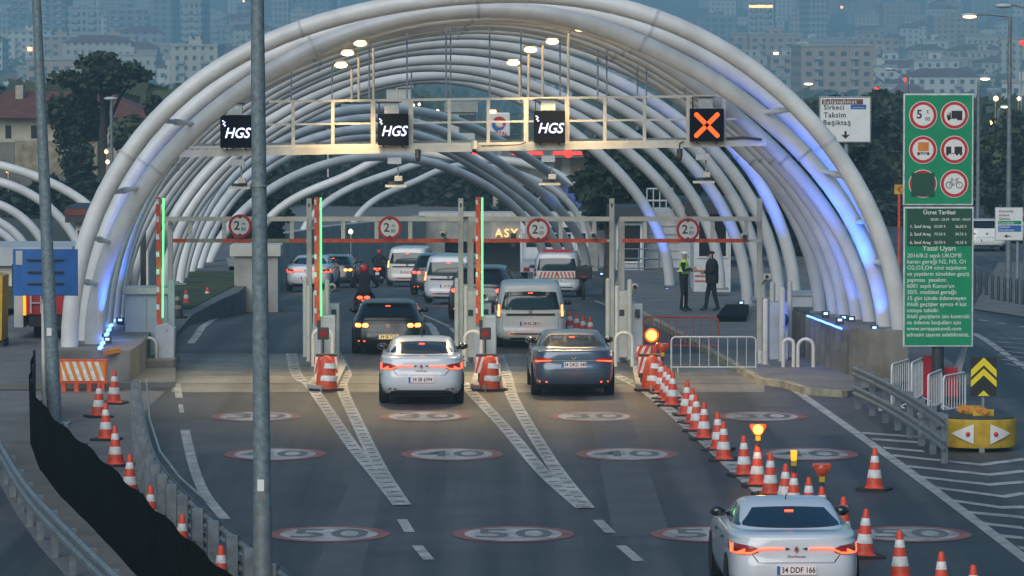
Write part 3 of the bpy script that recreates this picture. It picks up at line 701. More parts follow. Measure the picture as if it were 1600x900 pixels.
def post(px, ytop, wpx, D, lab, base=0.12, m='cream_steel', nm='gate_post', d=None, cat='post', slots=False):
    p = U(px, ytop, D); w_ = wpx * D / F; o = thing(nm, lab, cat, (p.x, D, base))
    d = d or w_; z = p.z - base
    MB(m).box(-w_ / 2, w_ / 2, -d / 2, d / 2, 0, z).build('shaft', o, bevel=.012)
    MB('grey_steel').box(-w_ * .8, w_ * .8, -d * .8, d * .8, 0, .02).build('base_plate', o)
    if slots: MB('black').box(-.02, .02, -d / 2 - .004, -d / 2, z - .22, z - .12).build('slot', o)
    return o
def roundpost(px, ytop, wpx, D, lab, base=.12, m='cream_steel', nm='bollard', dome=True):
    p = U(px, ytop, D); r = wpx * D / F / 2; z = p.z - base; o = thing(nm, lab, 'bollard', (p.x, D, base))
    prof = [(r, 0), (r, z - r)] + [(r * math.cos(t), z - r + r * math.sin(t)) for t in fr(0.2, math.pi / 2, 5)]
    MB(m).lathe(prof, 14).build('shaft', o); MB('grey_steel').box(-r * 1.5, r * 1.5, -r * 1.5, r * 1.5, 0, .02).build('base_plate', o)
    return o
def hoop(px0, px1, ytop, D, lab, base=.12, r=.045):
    a, b_ = U(px0, ytop, D), U(px1, ytop, D); z = a.z; rr = min(.18, (b_.x - a.x) / 2); pts = [(a.x, D, base)]
    pts += [(a.x + rr - rr * math.cos(t), D, z - rr + rr * math.sin(t)) for t in fr(0, math.pi / 2, 5)]
    pts += [(b_.x - rr + rr * math.sin(t), D, z - rr + rr * math.cos(t)) for t in fr(0, math.pi / 2, 5)] + [(b_.x, D, base)]
    o = MB('cream_steel').tube(pts, r, 10).build('pipe_hoop'); recentre(o, (a.x, D, base)); tag(o, lab, 'guard rail'); return o
names = ['left island', 'middle island', 'right island']
def island(i, front, w_, back):
    x0, x1 = front; o = MB('concrete')
    P = [(G(x0, 600, .14).x, G(x0, 600, .14).y), (G(x1, 600, .14).x, G(x1, 600, .14).y)]
    return P
for i, (ix, fy) in enumerate([(495, 598), (732, 598), (968, 598)]):
    nm = names[i]; nx = ix + (10 if i == 0 else 28 if i == 1 else 50)
    a, b_ = G(nx - 25, 600, .14), G(nx + 22, 600, .14); c_, d_ = U(ix - 22, 500, 121), U(ix + 18, 500, 121)
    isl = slabpoly('island', [(a.x, a.y), ((a.x + b_.x) / 2, a.y - .5), (b_.x, b_.y), (b_.x - .02, b_.y + 6), (d_.x, 121), (c_.x, 121), (a.x + .1, a.y + 6)], -.2, .14, 'concrete')
    recentre(isl, (a.x, a.y, 0)); tag(isl, f'raised concrete toll {nm} with worn kerb', 'island')
    post(ix - 12, 310, 8, 110.3, f'tall slotted steel post of the {nm}', slots=True)
    post(ix + 3 if i else ix + 2, 342, 10, 110.6, f'second thicker cream post of the {nm}')
    roundpost(ix - 18, 434, 8, 108.6, f'tall white bollard left of the tall post on the {nm}')
    roundpost(ix + 16, 436, 8, 107.6, f'tall white bollard at the right side of the {nm}')
    roundpost(ix - 4 if i else ix - 13, 446, 7, 107, f'slim cream bollard in the middle of the {nm}')
    if i < 2:
        # swing barrier with glowing arm
        bx = [500, 752][i]; arm = thing('swing_barrier', [f'raised striped barrier arm with green light tube on the left island', 'raised striped barrier arm with green light tube on the middle island'][i], 'barrier', (XS(bx - 4, 106.5), 106.5, .14))
        X0 = XS(bx - 4, 106.5); zt2 = U(0, 308, 106.5).z; zb2 = U(0, 506, 106.5).z
        b = MB('red_orange'); n = 14
        for k in range(n):
            za, zc = zb2 + (zt2 - zb2) * k / n, zb2 + (zt2 - zb2) * (k + (1 if k % 2 == 0 else 1)) / n
            b.box(X0 - .07, X0 + .045, 106.45, 106.53, za, zc, 'red_orange')
            if k % 2: b.box(X0 - .072, X0 - .02, 106.446, 106.45, za + .04, zc - .06, 'reflect_white')
        b.build('arm', arm, True)
        MB('green_led').tube([(X0 + .085, 106.47, U(0, 494, 106.5).z), (X0 + .085, 106.47, zt2 - .01)], .025, 8).build('light_tube', arm, True)
        light('green_glow', (X0 + .25, 106.2, 2.4), 3, (.1, 1, .3), radius=.1, parent=arm)
        bd = U(bx + 6, 515, 106.7)
        MB('cabinet').box(X0 - .08, X0 + .42, 106.55, 107.0, .14, 1.25).build('drive_housing', arm, True, bevel=.03)
        MB('cabinet').box(X0 - .12, X0 + .1, 106.2, 106.54, .14, .95).build('lower_housing', arm, True, bevel=.03)
        # small lamp on post
        tl = thing('signal_lamp', f'small dark round signal lamp on a thin post at the front of the {nm}', 'signal', (G(nx - 2, 596, .14).x, 101.2, .14))
        x_ = tl.location.x; zc = U(0, 521, 101.2).z
        MB('dark').box(x_ - .13, x_ + .13, 101.14, 101.26, zc - .14, zc + .14).build('housing', tl, True, bevel=.02)
        MB('tail_off').disc((x_, zc), 0, .085, 101.14, n=20).build('lens', tl, True)
        MB('dark').tube([(x_, 101.2, .14), (x_, 101.2, zc - .14)], .022, 6).build('pole', tl, True)
        MB('dark').box(x_ - .14, x_ - .06, 101.2, 101.24, zc + .141, zc + .30).build('antenna', tl, True)
    hoop(ix - 6, ix + (20 if i else 24), [515, 518, 520][i], 105.4, f'bent pipe hoop guarding the machines on the {nm}')
    mc = thing('tag_machine', f'cream machine cabinet standing on the {nm}', 'machine', (XS(ix + 6, 108.3), 108.3, .14)); X0 = mc.location.x
    MB('cream_steel').box(X0 - .18, X0 + .2, 108.1, 108.6, .14, 1.75).build('body', mc, True, bevel=.02); MB('cabinet').box(X0 + .205, X0 + .46, 107.9, 108.5, .14, 1.45).build('side_cabinet', mc, True, bevel=.02); MB('dark').box(X0 + .27, X0 + .39, 107.86, 107.899, 1.12, 1.32).build('screen', mc, True)
    MB('dark').box(X0 - .10, X0 + .02, 108.09, 108.098, 1.15, 1.3).build('panel', mc, True)
    cm = thing('gate_camera', f'small white camera mounted beside the posts of the {nm}', 'camera', U(ix + 24, 448 if i != 1 else 462, 108)); 
    MB('cream_steel').sph((0, 0, 0), (.10, .12, .09)).build('housing', cm); MB('black').disc((0, 0), 0, .05, -.118, n=14).build('lens', cm); MB('grey_steel').tube([(0, 0, -.06), (-.12, .1, -.3)], .025, 6).build('bracket', cm)
    # crash panel and fat cone
    cp = thing('hazard_board', f'low orange and white chevron board at the nose of the {nm}', 'hazard board', (G(nx, 606, .14).x, 100.2, .14)); X0 = cp.location.x
    z0, z1 = U(0, 583, 100.2).z, U(0, 557, 100.2).z; b = MB('orange'); hw_ = .27
    b.box(X0 - hw_, X0 + hw_, 100.16, 100.2, z0, z1, 'orange')
    for sg in (-1, 1):
        for k in range(2):
            u = .05 + k * .13
            b.poly([(X0 + sg * u, z1 - .005), (X0 + sg * (u + .06), z1 - .005), (X0 + sg * (u + .06 + .11), z0 + .005), (X0 + sg * (u + .11), z0 + .005)] if u + .17 <= hw_ else [(X0 + sg * u, z1 - .005), (X0 + sg * (u + .06), z1 - .005), (X0 + sg * hw_, z0 + .09), (X0 + sg * hw_, z0 + .005), (X0 + sg * (hw_ - .01), z0 + .005)], 100.152, 100.159, 'reflect_white')
    b.build('board', cp, True)
    MB('dark').box(X0 - .2, X0 + .2, 100.21, 100.3, .14, z0 + .1).build('support', cp, True)
    MB('dark').box(X0 - .24, X0 + .24, 100.18, 100.42, z1 + .001, z1 + .05).build('top_tray', cp, True)
# left gate furniture
cb = thing('gate_cabinet', 'large pale grey steel cabinet at the left edge beside the green lit barrier', 'cabinet', (XS(228, 107.5), 107.5, .12))
x0, x1 = XS(195, 107.2), XS(262, 107.2); zt2 = U(0, 460, 107.2).z
MB('cabinet').box(x0, x1, 107.2, 108.4, .12, zt2).build('body', cb, True, bevel=.015)
MB('cream_steel').box(x0 - .05, x1 + .03, 107.12, 108.5, zt2 + .001, zt2 + .15).build('lid', cb, True, bevel=.02)
MB('grey_steel').box((x0 + x1) / 2 - .01, (x0 + x1) / 2 + .0, 107.19, 107.198, .2, zt2 - .1).build('door_seam', cb, True)
arm = thing('swing_barrier', 'leftmost raised striped barrier arm with green light tube', 'barrier', (XS(252, 106), 106, .12)); X0 = XS(249, 106)
zt2, zb2 = U(0, 308, 106).z, U(0, 500, 106).z; b = MB('red_orange')
for k in range(14):
    za, zc = zb2 + (zt2 - zb2) * k / 14, zb2 + (zt2 - zb2) * (k + 1) / 14; b.box(X0 - .07, X0 + .035, 105.95, 106.03, za, zc, 'red_orange')
    if k % 2: b.box(X0 - .073, X0 + .0, 105.944, 105.949, za + .04, zc - .04, 'reflect_white')
b.add([(X0 - .07, 105.95, zb2), (X0 + .035, 105.95, zb2), (X0 + .2, 105.95, zb2 - .32), (X0 + .02, 105.95, zb2 - .32), (X0 - .07, 106.03, zb2), (X0 + .035, 106.03, zb2), (X0 + .2, 106.03, zb2 - .32), (X0 + .02, 106.03, zb2 - .32)],
      [(0, 1, 2, 3), (4, 7, 6, 5), (0, 4, 5, 1), (1, 5, 6, 2), (2, 6, 7, 3), (3, 7, 4, 0)], 'red_orange')
b.build('arm', arm, True)
MB('green_led').tube([(X0 + .075, 105.97, U(0, 496, 106).z), (X0 + .105, 105.97, zt2 - .02)], .025, 8).build('light_tube', arm, True)
MB('cabinet').poly([(XS(242, 106), .12), (XS(272, 106), .12), (XS(274, 106), 1.0), (XS(262, 106), 1.12), (XS(244, 106), 1.06)], 105.7, 106.2).build('drive_housing', arm, True, bevel=.02)
MB('grey_steel').disc((XS(262, 106), .95), 0, .035, 105.7, n=12).build('lock', arm, True)
light('green_glow', (X0 + .25, 105.8, 2.4), 3, (.1, 1, .3), radius=.1, parent=arm)
hoop(222, 244, 528, 105.6, 'small pipe hoop in front of the left gate cabinet', r=.035)
post(266, 342, 8, 110.2, 'leftmost post carrying the height bar frame', slots=False)
post(268, 437, 10, 106.8, 'short grey post right of the leftmost green barrier', m='cabinet')
kb2 = MB('concrete_dark').box(XS(180, 106), XS(276, 106), 104.9, 106.9, .12, .3).build('plinth'); recentre(kb2, (XS(230, 106), 106, .12)); tag(kb2, 'low concrete plinth under the left gate cabinet', 'plinth')
# right gate furniture
for px, yt, w_, D, lab, rd_ in [(1187, 310, 8, 110.3, 'tall slotted steel post at the right end of the height bars', 0), (1188, 548, 9, 106.3, 'short white bollard at the right kerb', 1), (1207, 440, 9, 109, 'white bollard right of the right tall post', 1),
        (1222, 448, 10, 107, 'thick white bollard in the right machine group', 1), (1234, 438, 8, 108.4, 'slim tall bollard in the right machine group', 1), (1196, 466, 9, 106, 'cream bollard nearest the closed lane', 1)]:
    (roundpost if rd_ else post)(px, yt, w_, D, lab)
c2 = thing('gate_cabinet', 'white steel cabinet at the right kerb behind the bollards', 'cabinet', (XS(1258, 111), 111, .12)); x0, x1 = XS(1236, 111), XS(1279, 111); zt2 = U(0, 462, 111).z
MB('white_paint').box(x0, x1, 111, 112.3, .12, zt2).build('body', c2, True, bevel=.015); MB('cabinet').box(x0 - .03, x1 + .03, 110.95, 112.35, zt2 + .001, zt2 + .06).build('lid', c2, True)
c3 = thing('tag_machine', 'grey machine box with dark dial at the right gate', 'machine', (XS(1216, 107.5), 107.8, .12)); x0, x1 = XS(1203, 107.6), XS(1232, 107.6)
MB('cabinet').box(x0, x1, 107.6, 108.1, .12, 1.5).build('body', c3, True, bevel=.02); MB('dark').sph(((x0 + x1) / 2 + .12, 107.5, 1.1), (.12, .08, .14)).build('dial', c3, True)
hoop(1224, 1240, 530, 105.2, 'left white pipe hoop at the right gate', r=.045); hoop(1247, 1271, 530, 105.2, 'right white pipe hoop at the right gate', r=.045)
cm = thing('gate_camera', 'small camera on an arm beside the right tall post', 'camera', U(1198, 432, 109.6)); MB('cream_steel').box(-.1, .1, -.15, .12, -.07, .07).build('housing', cm, bevel=.015); MB('black').disc((0, 0), 0, .045, -.151, n=14).build('lens', cm); MB('grey_steel').tube([(0, .05, -.05), (-.1, .2, -.2)], .025, 6).build('bracket', cm)
for px, py, lb in ((577 + 115, 365, 'white camera on the height bar over the second lane'), (927, 366, 'white camera on the height bar over the third lane'), (1163, 368, 'white camera at the right end of the height bars')):
    p = U(px, py, 109.8); cm = thing('gate_camera', lb, 'camera', p); MB('cream_steel').sph((0, 0, 0), (.10, .14, .08)).build('housing', cm); MB('black').disc((0, -.02), 0, .05, -.135, n=14).build('lens', cm); MB('grey_steel').tube([(.03, 0, -.05), (.1, .15, -.16)], .02, 6).build('bracket', cm)
# ---------------------------------------------------------------- vehicles
def cr(keys, sub=4):
    out = []
    for i in range(len(keys) - 1):
        p0, p1, p2, p3 = keys[max(i - 1, 0)], keys[i], keys[i + 1], keys[min(i + 2, len(keys) - 1)]
        for k in range(sub):
            t = k / sub
            out.append(tuple(.5 * ((2 * b) + (c - a) * t + (2 * a - 5 * b + 4 * c - d) * t * t + (3 * b - a - 3 * c + d) * t ** 3) for a, b, c, d in zip(p0, p1, p2, p3)))
    out.append(keys[-1]); return out
class Shell:
    def __init__(s, keys): s.L = cr(keys); s.z = [l[0] for l in s.L]
    def at(s, z): return [float(np.interp(z, s.z, [l[k] for l in s.L])) for k in range(1, 5)]
    def rear(s, x, z):
        yr, yf, hw, e = s.at(z); hy = (yf - yr) / 2; return (yr + yf) / 2 - hy * max(0, 1 - min(1, abs(x) / hw) ** e) ** (1 / e)
    def front(s, x, z):
        yr, yf, hw, e = s.at(z); return yr + yf - s.rear(x, z)
    def side(s, y, z):
        yr, yf, hw, e = s.at(z); hy = (yf - yr) / 2; return hw * max(0, 1 - min(1, abs(y - (yr + yf) / 2) / hy) ** e) ** (1 / e)
    def mesh(s, b, m, n=56, bottom=True):
        vs = []; L = s.L
        for z, yr, yf, hw, e in L:
            hy = (yf - yr) / 2; yc = (yr + yf) / 2
            for k in range(n):
                t = 2 * math.pi * (k + .5) / n; c, q = math.cos(t), math.sin(t)
                vs.append((hw * math.copysign(abs(c) ** (2 / e), c), yc + hy * math.copysign(abs(q) ** (2 / e), q), z))
        fs = [(i * n + k, i * n + (k + 1) % n, (i + 1) * n + (k + 1) % n, (i + 1) * n + k) for i in range(len(L) - 1) for k in range(n)]
        b.add(vs, fs, m, True); o = (len(L) - 1) * n
        b.add(vs[o:], [tuple(range(n))], m, True)
        if bottom: b.add(vs[:n], [tuple(range(n))[::-1]], m)
    def rpatch(s, b, st, off, m=None, nz=4, rear=True, th=.012):
        """strip over stations (x,zlo,zhi) laid just proud of the rear (or front) surface"""
        f = s.rear if rear else s.front; sg = -1 if rear else 1; vs = []
        for x, z0, z1 in st:
            for j in range(nz + 1):
                z = z0 + (z1 - z0) * j / nz; y = f(x, z) + sg * off; vs += [(x, y, z)]
        n = nz + 1; fs = [(i * n + j, (i + 1) * n + j, (i + 1) * n + j + 1, i * n + j + 1) for i in range(len(st) - 1) for j in range(nz)]
        b.add(vs, fs, m, True)
    def spatch(s, b, st, off, sgn, m=None, nz=3):
        vs = []
        for y, z0, z1 in st:
            for j in range(nz + 1):
                z = z0 + (z1 - z0) * j / nz; vs.append((sgn * (s.side(y, z) + off), y, z))
        n = nz + 1; b.add(vs, [(i * n + j, (i + 1) * n + j, (i + 1) * n + j + 1, i * n + j + 1) for i in range(len(st) - 1) for j in range(nz)], m, True)
def stn(pts, n=6):
    """densify stations"""
    out = []
    for a, b in zip(pts, pts[1:]):
        for k in range(n): t = k / n; out.append(tuple(u + (v - u) * t for u, v in zip(a, b)))
    return out + [pts[-1]]
def cwheel(root, x, y, r=.32, w_=.21):
    sg = 1 if x > 0 else -1
    t = MB('rubber').lathe([(r * .62, -w_ / 2), (r * .93, -w_ / 2), (r, -w_ / 2 + .03), (r, w_ / 2 - .03), (r * .93, w_ / 2), (r * .62, w_ / 2)], 24, (x, y, r), axis='x').build('wheel', root)
    b = MB('grey_steel'); b.lathe([(r * .62, w_ * .38), (r * .58, w_ * .47), (.05, w_ * .40), (0.0001, w_ * .42)] if sg > 0 else [(r * .62, -w_ * .38), (r * .58, -w_ * .47), (.05, -w_ * .40), (.0001, -w_ * .42)], 20, (x, y, r), axis='x')
    b.build('rim', t)
SED = dict(low=[(.19, .22, 4.40, .78, 5), (.26, .07, 4.55, .86, 6), (.42, .0, 4.62, .903, 7), (.60, .0, 4.62, .905, 7), (.74, .035, 4.60, .905, 7), (.86, .05, 4.35, .898, 7), (.95, .065, 3.95, .885, 6), (1.0, .085, 3.6, .87, 6), (1.035, .14, 3.2, .84, 5), (1.05, .30, 2.9, .78, 5)],
           cab=[(.97, .50, 3.55, .83, 5), (1.03, .60, 3.38, .80, 5), (1.15, .93, 3.05, .73, 5), (1.26, 1.26, 2.70, .665, 5), (1.325, 1.48, 2.45, .61, 4.5), (1.36, 1.66, 2.25, .53, 4), (1.372, 1.85, 2.1, .40, 3)], L=4.62, H=1.45)
HAT = dict(low=[(.19, .16, 4.0, .76, 5), (.27, .04, 4.12, .85, 6), (.42, .0, 4.18, .895, 7), (.60, .03, 4.18, .90, 7), (.74, .07, 4.15, .90, 7), (.88, .11, 3.75, .885, 6), (.95, .15, 3.4, .86, 5), (1.0, .30, 3.0, .8, 5)],
           cab=[(.90, .13, 3.35, .83, 6), (1.0, .17, 3.2, .81, 6), (1.17, .32, 2.85, .735, 6), (1.31, .46, 2.5, .67, 6), (1.37, .52, 2.3, .62, 5), (1.405, .68, 2.1, .53, 4), (1.418, .95, 1.9, .40, 3)], L=4.2, H=1.48)
MPV = dict(low=[(.20, .16, 4.1, .78, 5), (.28, .04, 4.28, .87, 7), (.44, .0, 4.38, .912, 8), (.62, .03, 4.40, .915, 9), (.85, .05, 4.2, .915, 9), (1.0, .06, 3.8, .905, 9), (1.06, .10, 3.5, .88, 8)],
           cab=[(.95, .06, 3.7, .89, 9), (1.1, .07, 3.5, .875, 9), (1.4, .11, 3.1, .825, 9), (1.62, .16, 2.8, .78, 9), (1.75, .20, 2.6, .74, 8), (1.81, .28, 2.45, .68, 6), (1.835, .5, 2.2, .55, 4)], L=4.4, H=1.84)
SUV = dict(low=[(.26, .18, 4.2, .80, 5), (.36, .05, 4.4, .89, 6), (.52, .0, 4.5, .915, 7), (.72, .03, 4.5, .92, 7), (.9, .07, 4.4, .915, 7), (1.0, .1, 4.0, .90, 6), (1.08, .16, 3.6, .87, 5), (1.12, .35, 3.2, .8, 5)],
           cab=[(1.02, .14, 3.5, .85, 6), (1.12, .18, 3.3, .83, 6), (1.35, .34, 2.95, .76, 6), (1.52, .48, 2.6, .70, 6), (1.60, .56, 2.4, .66, 5), (1.65, .75, 2.2, .57, 4), (1.665, 1.0, 2.0, .42, 3)], L=4.5, H=1.67)
def car(label, cat, px, D, yaw, base, paint, kind, W=None, plate=None, lit=True, group='cars heading into the toll lanes', plate_m='plate', sc=1, zoff=0):
    p0 = U(px, 500, D); X = p0.x; Z = gz(X, D) + zoff
    o = thing('parked_car' if not kind else kind + '_car', label, cat, (X, D, Z), R(yaw), group)
    o.scale = (1, 1, .90 if base is MPV else .93 if base in (HAT, SUV) else 1)
    lo, cb_ = Shell(base['low']), Shell(base['cab'])
    body = MB(paint); lo.mesh(body, paint); body = body.build('body', o)
    cabm = MB(paint); cb_.mesh(cabm, paint, bottom=False); cabm.build('cabin', o)
    hw = lo.at(.6)[2]; L = base['L']
    zr = [c[0] for c in base['cab']]; zb, zt = zr[1] + .035, zr[3] + .035
    wb = cb_.at(zb)[2] - .13; wt = cb_.at(zt)[2] - .12
    if kind == 'minivan':
        zb, zt = 1.08, 1.60; wb, wt = .72, .66
    gl = MB('glass'); stt = []
    for k in range(17):
        u = -1 + k / 8; x = u * (wb + .02); lim = zb + (zt - zb) * min(1, max(0, (wb + .02 - abs(x)) / max(.001, (wb - wt) + .02)))
        cc = .03 * (u * u); stt.append((x, zb + cc * .6, max(zb + cc + .02, min(zt - cc * .8, lim))))
    cb_.rpatch(gl, stt, .010, nz=6); rg = gl.build('rear_window', o)
    gl = MB('glass'); zf0, zf1 = zr[1] + .02, zr[3] + .03; cb_.rpatch(gl, [(-wb - .04, zf0, zf0 + .05)] + [(u * wt, zf0, zf1) for u in (-1, -.8, -.4, 0, .4, .8, 1)] + [(wb + .04, zf0, zf0 + .05)], .010, nz=5, rear=False); gl.build('windscreen', o)
    for sg, nm in ((-1, 'side_window'), (1, 'side_window')):
        g = MB('glass'); yr, yf = cb_.at(zb)[0], cb_.at(zb)[1]; yrt, yft = cb_.at(zt)[0], cb_.at(zt)[1]
        ym = yr + (yf - yr) * .5
        def zc(y):
            a = zb + (zt - zb) * min(1, max(.05, (y - yr - .22) / max(.02, yrt - yr + .05))); c = zb + (zt - zb) * min(1, max(.03, (yf - .12 - y) / (yf - yft + .02))); return min(a, c, zt - .015)
        for ya, yb in ((yr + .26, ym - .06), (ym + .05, yf - .14)):
            cb_.spatch(g, [(y, zb + .01, max(zb + .03, zc(y))) for y in fr(ya, yb, 8)], .008, sg)
        g.build(nm, o)
        m_ = MB('trim'); zz = zb + .03; ymir = yf - .62; xb = sg * (cb_.side(ymir, zz) + .13)
        m_.sph((xb, ymir, zz), (.115, .07, .075), 'car_dark', 12); m_.tube([(sg * cb_.side(ymir, zz) * .95, ymir + .02, zz - .05), (xb, ymir + .02, zz - .03)], .025, 6, 'black')
        m_.sph((xb, ymir - .025, zz), (.095, .055, .06), 'glass', 12); m_.build('mirror', o)
        hd = MB(paint)
        for yy in (yr + .75, ym + .55): hd.cbox((sg * (lo.side(yy, .86) + .012), yy, .87), (.03, .17, .025))
        for k_, yy in enumerate((yr + .75, ym + .55)):
            MB('trim').cbox((sg * (lo.side(yy, .86) + .012), yy, .87), (.03, .17, .025)).build('door_handle', o)
        sm_ = MB('trim'); lo.spatch(sm_, [(ym - .0, .32, .93), (ym + .012, .32, .93)], .004, sg); sm_.build('door_seam', o)
    r = .33 if kind != 'suv' else .36
    for y in (.86, L - .88):
        for sg in (-1, 1):
            cwheel(o, sg * (hw - .10), y, r)
            ar = MB('black'); xx = sg * (hw + .004); n = 20; vs = [(xx, y, r)] + [(xx, y + (r + .06) * math.cos(t), r + (r + .06) * math.sin(t)) for t in fr(-.45, math.pi + .45, n)]
            ar.add(vs, [(0, k + 1, k + 2) for k in range(n)]); ar.build('wheel_arch', o)
    # rear details
    on = 'tail_on' if lit else 'tail_off'
    lw = MB('trim'); z_ = base['low'][1][0]
    if kind == 'saloon' and paint == 'car_white':
        lo.rpatch(lw, stn([(-.70, .22, .23), (-.64, .22, .31), (-.5, .215, .335), (.5, .215, .335), (.64, .22, .31), (.70, .22, .23)]), .012); lw.build('diffuser', o)
        for sg in (-1, 1):
            rd_ = MB('tail_off'); lo.rpatch(rd_, [(sg * .52, .345, .37), (sg * .70, .34, .375)], .012); rd_.build('reflector', o)
            sl2 = MB('trim'); lo.rpatch(sl2, [(sg * .80, .36, .37), (sg * .855, .40, .46)], .012); sl2.build('bumper_slot', o)
            # C shaped light with a long tongue towards the badge
            lens = MB('tail_off'); lo.rpatch(lens, stn([(sg * .52, .80, .845), (sg * .60, .775, .885), (sg * .72, .765, .90), (sg * .86, .765, .91), (sg * .895, .80, .90)], 4), .012); lens = lens.build('tail_light', o)
            g = MB(on); lo.rpatch(g, stn([(sg * .17, .840, .856), (sg * .40, .838, .858), (sg * .50, .83, .853), (sg * .62, .778, .803), (sg * .84, .768, .793)], 4), .022)
            lo.rpatch(g, stn([(sg * .845, .768, .885), (sg * .875, .775, .90)], 2), .022); lo.rpatch(g, stn([(sg * .70, .80, .85), (sg * .80, .795, .80)], 2), .023); g.build('light_strip', lens)
            lo.rpatch(gg := MB('black'), [(sg * .085, .845, .85), (sg * .14, .83, .865), (sg * .15, .83, .865)], .014); gg.build('strip_end', lens)
        bd = MB('chrome'); yb = lo.rear(0, .84) - .012; bd.poly([(0, .895), (.035, .84), (0, .785), (-.035, .84)], yb - .012, yb); bd.poly([(0, .87), (.017, .84), (0, .81), (-.017, .84)], yb - .016, yb - .0125, 'trim'); bd.build('badge', o)
        if plate: txt('Grandcoupe', .05, 'grey_steel', (0, lo.rear(0, .74) - .008, .745), o, name='lettering')
        px_z, pw = .56, .27
        sp = MB('trim'); lo.rpatch(sp, stn([(-.52, .655, .662), (.52, .655, .662)]), .004); sp.build('boot_seam', o)
        for sg in (-1, 1):
            sp = MB('trim'); lo.rpatch(sp, [(sg * .52, .655, .68), (sg * .60, .76, .775), (sg * .60, .77, .785)], .004); sp.build('boot_seam', o)
    elif kind == 'saloon':
        lo.rpatch(lw, stn([(-.78, .24, .27), (-.6, .23, .30), (.6, .23, .30), (.78, .24, .27)]), .012); lw.build('diffuser', o)
        ch = MB('chrome'); lo.rpatch(ch, stn([(-.5, .80, .812), (.5, .80, .812)]), .016); ch.build('chrome_strip', o)
        for sg in (-1, 1):
            lens = MB('tail_off'); lo.rpatch(lens, stn([(sg * .42, .80, .83), (sg * .60, .77, .87), (sg * .82, .75, .88), (sg * .885, .78, .86)], 4), .012); lens = lens.build('tail_light', o)
            g = MB(on); lo.rpatch(g, stn([(sg * .50, .805, .82), (sg * .70, .79, .815), (sg * .84, .765, .80)], 4), .022); g.build('light_strip', lens)
            if paint != 'car_blue': lo.rpatch(gq := MB(on), stn([(sg * .60, .83, .86), (sg * .84, .83, .865)], 3), .022); gq.build('light_strip', lens)
            rd_ = MB(on); lo.rpatch(rd_, [(sg * .58, .33, .355), (sg * .76, .335, .36)], .013); rd_.build('reflector', o)
        bd = MB('chrome'); yb = lo.rear(0, .88) - .01; bd.disc((0, .885), .03, .05, yb, n=20, th=.01); bd.build('badge', o); px_z, pw = .72, .27
        for z_s in (.60,): sp = MB('trim'); lo.rpatch(sp, stn([(-.6, z_s, z_s + .008), (.6, z_s, z_s + .008)]), .004); sp.build('boot_seam', o)
    elif kind == 'hatchback' or kind == 'suv':
        z0 = .80 if kind == 'hatchback' else .95
        lo.rpatch(lw, stn([(-.7, z_ - .03, z_ + .03), (.7, z_ - .03, z_ + .03)]), .012); lw.build('diffuser', o)
        for sg in (-1, 1):
            lens = MB('tail_off'); lo.rpatch(lens, stn([(sg * .48, z0 - .05, z0 + .05), (sg * .70, z0 - .07, z0 + .07), (sg * .87, z0 - .06, z0 + .07)], 4), .012); lens = lens.build('tail_light', o)
            for cxx in (.56, .74):
                g = MB('tail_hot' if kind == 'hatchback' and lit else on); lo.rpatch(g, [(sg * (cxx - .075), z0 - .02, z0 + .02), (sg * (cxx - .045), z0 - .05, z0 + .055), (sg * (cxx + .045), z0 - .05, z0 + .055), (sg * (cxx + .075), z0 - .02, z0 + .02)], .022); g.build('lit_bulb', lens)
            rd_ = MB(on); lo.rpatch(rd_, [(sg * .56, .37, .40), (sg * .74, .37, .40)], .013)
            if kind == 'suv' or sg < 0: rd_.build('fog_light', o)
        yb = lo.rear(0, z0) - .01; bd = MB('chrome'); bd.disc((0, z0), .035, .05, yb, n=20, th=.01).disc((0, z0), 0, .02, yb, n=12, th=.01); bd.build('badge', o)
        px_z, pw = (.50 if kind == 'hatchback' else .72), .27
        spo = MB(paint); zt_s = zr[4]; spo.cbox((0, cb_.rear(0, zt_s) - .03, zt_s + .005), (1.05, .16, .03)); spo.build('spoiler', o)
        sp = MB('trim'); lo.rpatch(sp, stn([(-.6, .62, .63), (.6, .62, .63)]), .004); sp.build('boot_seam', o)
    else:  # minivan
        lo.rpatch(lw, stn([(-.72, .24, .30), (.72, .24, .30)]), .012); lw.build('diffuser', o)
        lo.rpatch(bl := MB('black'), stn([(-.62, .92, .985), (.62, .92, .985)]), .014); bl.build('handle_band', o)
        for sg in (-1, 1):
            lens = MB('tail_off')
            for (sh, za, zb2) in ((lo, .86, 1.05), (cb_, 1.05, 1.45)):
                sh.rpatch(lens, [(sg * .765, za, zb2), (sg * .82, za, zb2), (sg * .85, za, zb2)], .016, nz=4)
            lens = lens.build('tail_light', o)
            if lit:
                g = MB('tail_hot'); lo.rpatch(g, [(sg * .78, .90, 1.04), (sg * .835, .90, 1.04)], .026); cb_.rpatch(g, [(sg * .78, 1.0, 1.22), (sg * .825, 1.0, 1.22)], .026); g.build('lit_bulb', lens)
            sp = MB('trim'); lo.rpatch(sp, [(sg * .70, .45, 1.0), (sg * .707, .45, 1.0)], .004); sp.build('door_seam', o)
        rd_ = MB('tail_hot' if lit else 'tail_off'); lo.rpatch(rd_, [(-.55, .40, .425), (-.40, .40, .425)], .013); rd_.build('fog_light', o)
        yb = cb_.rear(0, 1.03) - .02; MB('chrome').disc((0, 1.035), 0, .05, yb, n=20, th=.01).build('badge', o)
        bp = MB('trim'); lo.rpatch(bp, stn([(-.80, .395, .43), (.80, .395, .43)]), .016); bp.build('bumper_strip', o); px_z, pw = .70, .27
    # number plate
    yb = lo.rear(0, px_z) - .012
    pb = MB(plate_m).box(-pw, pw, yb - .012, yb, px_z - .06, px_z + .06).build('number_plate', o)
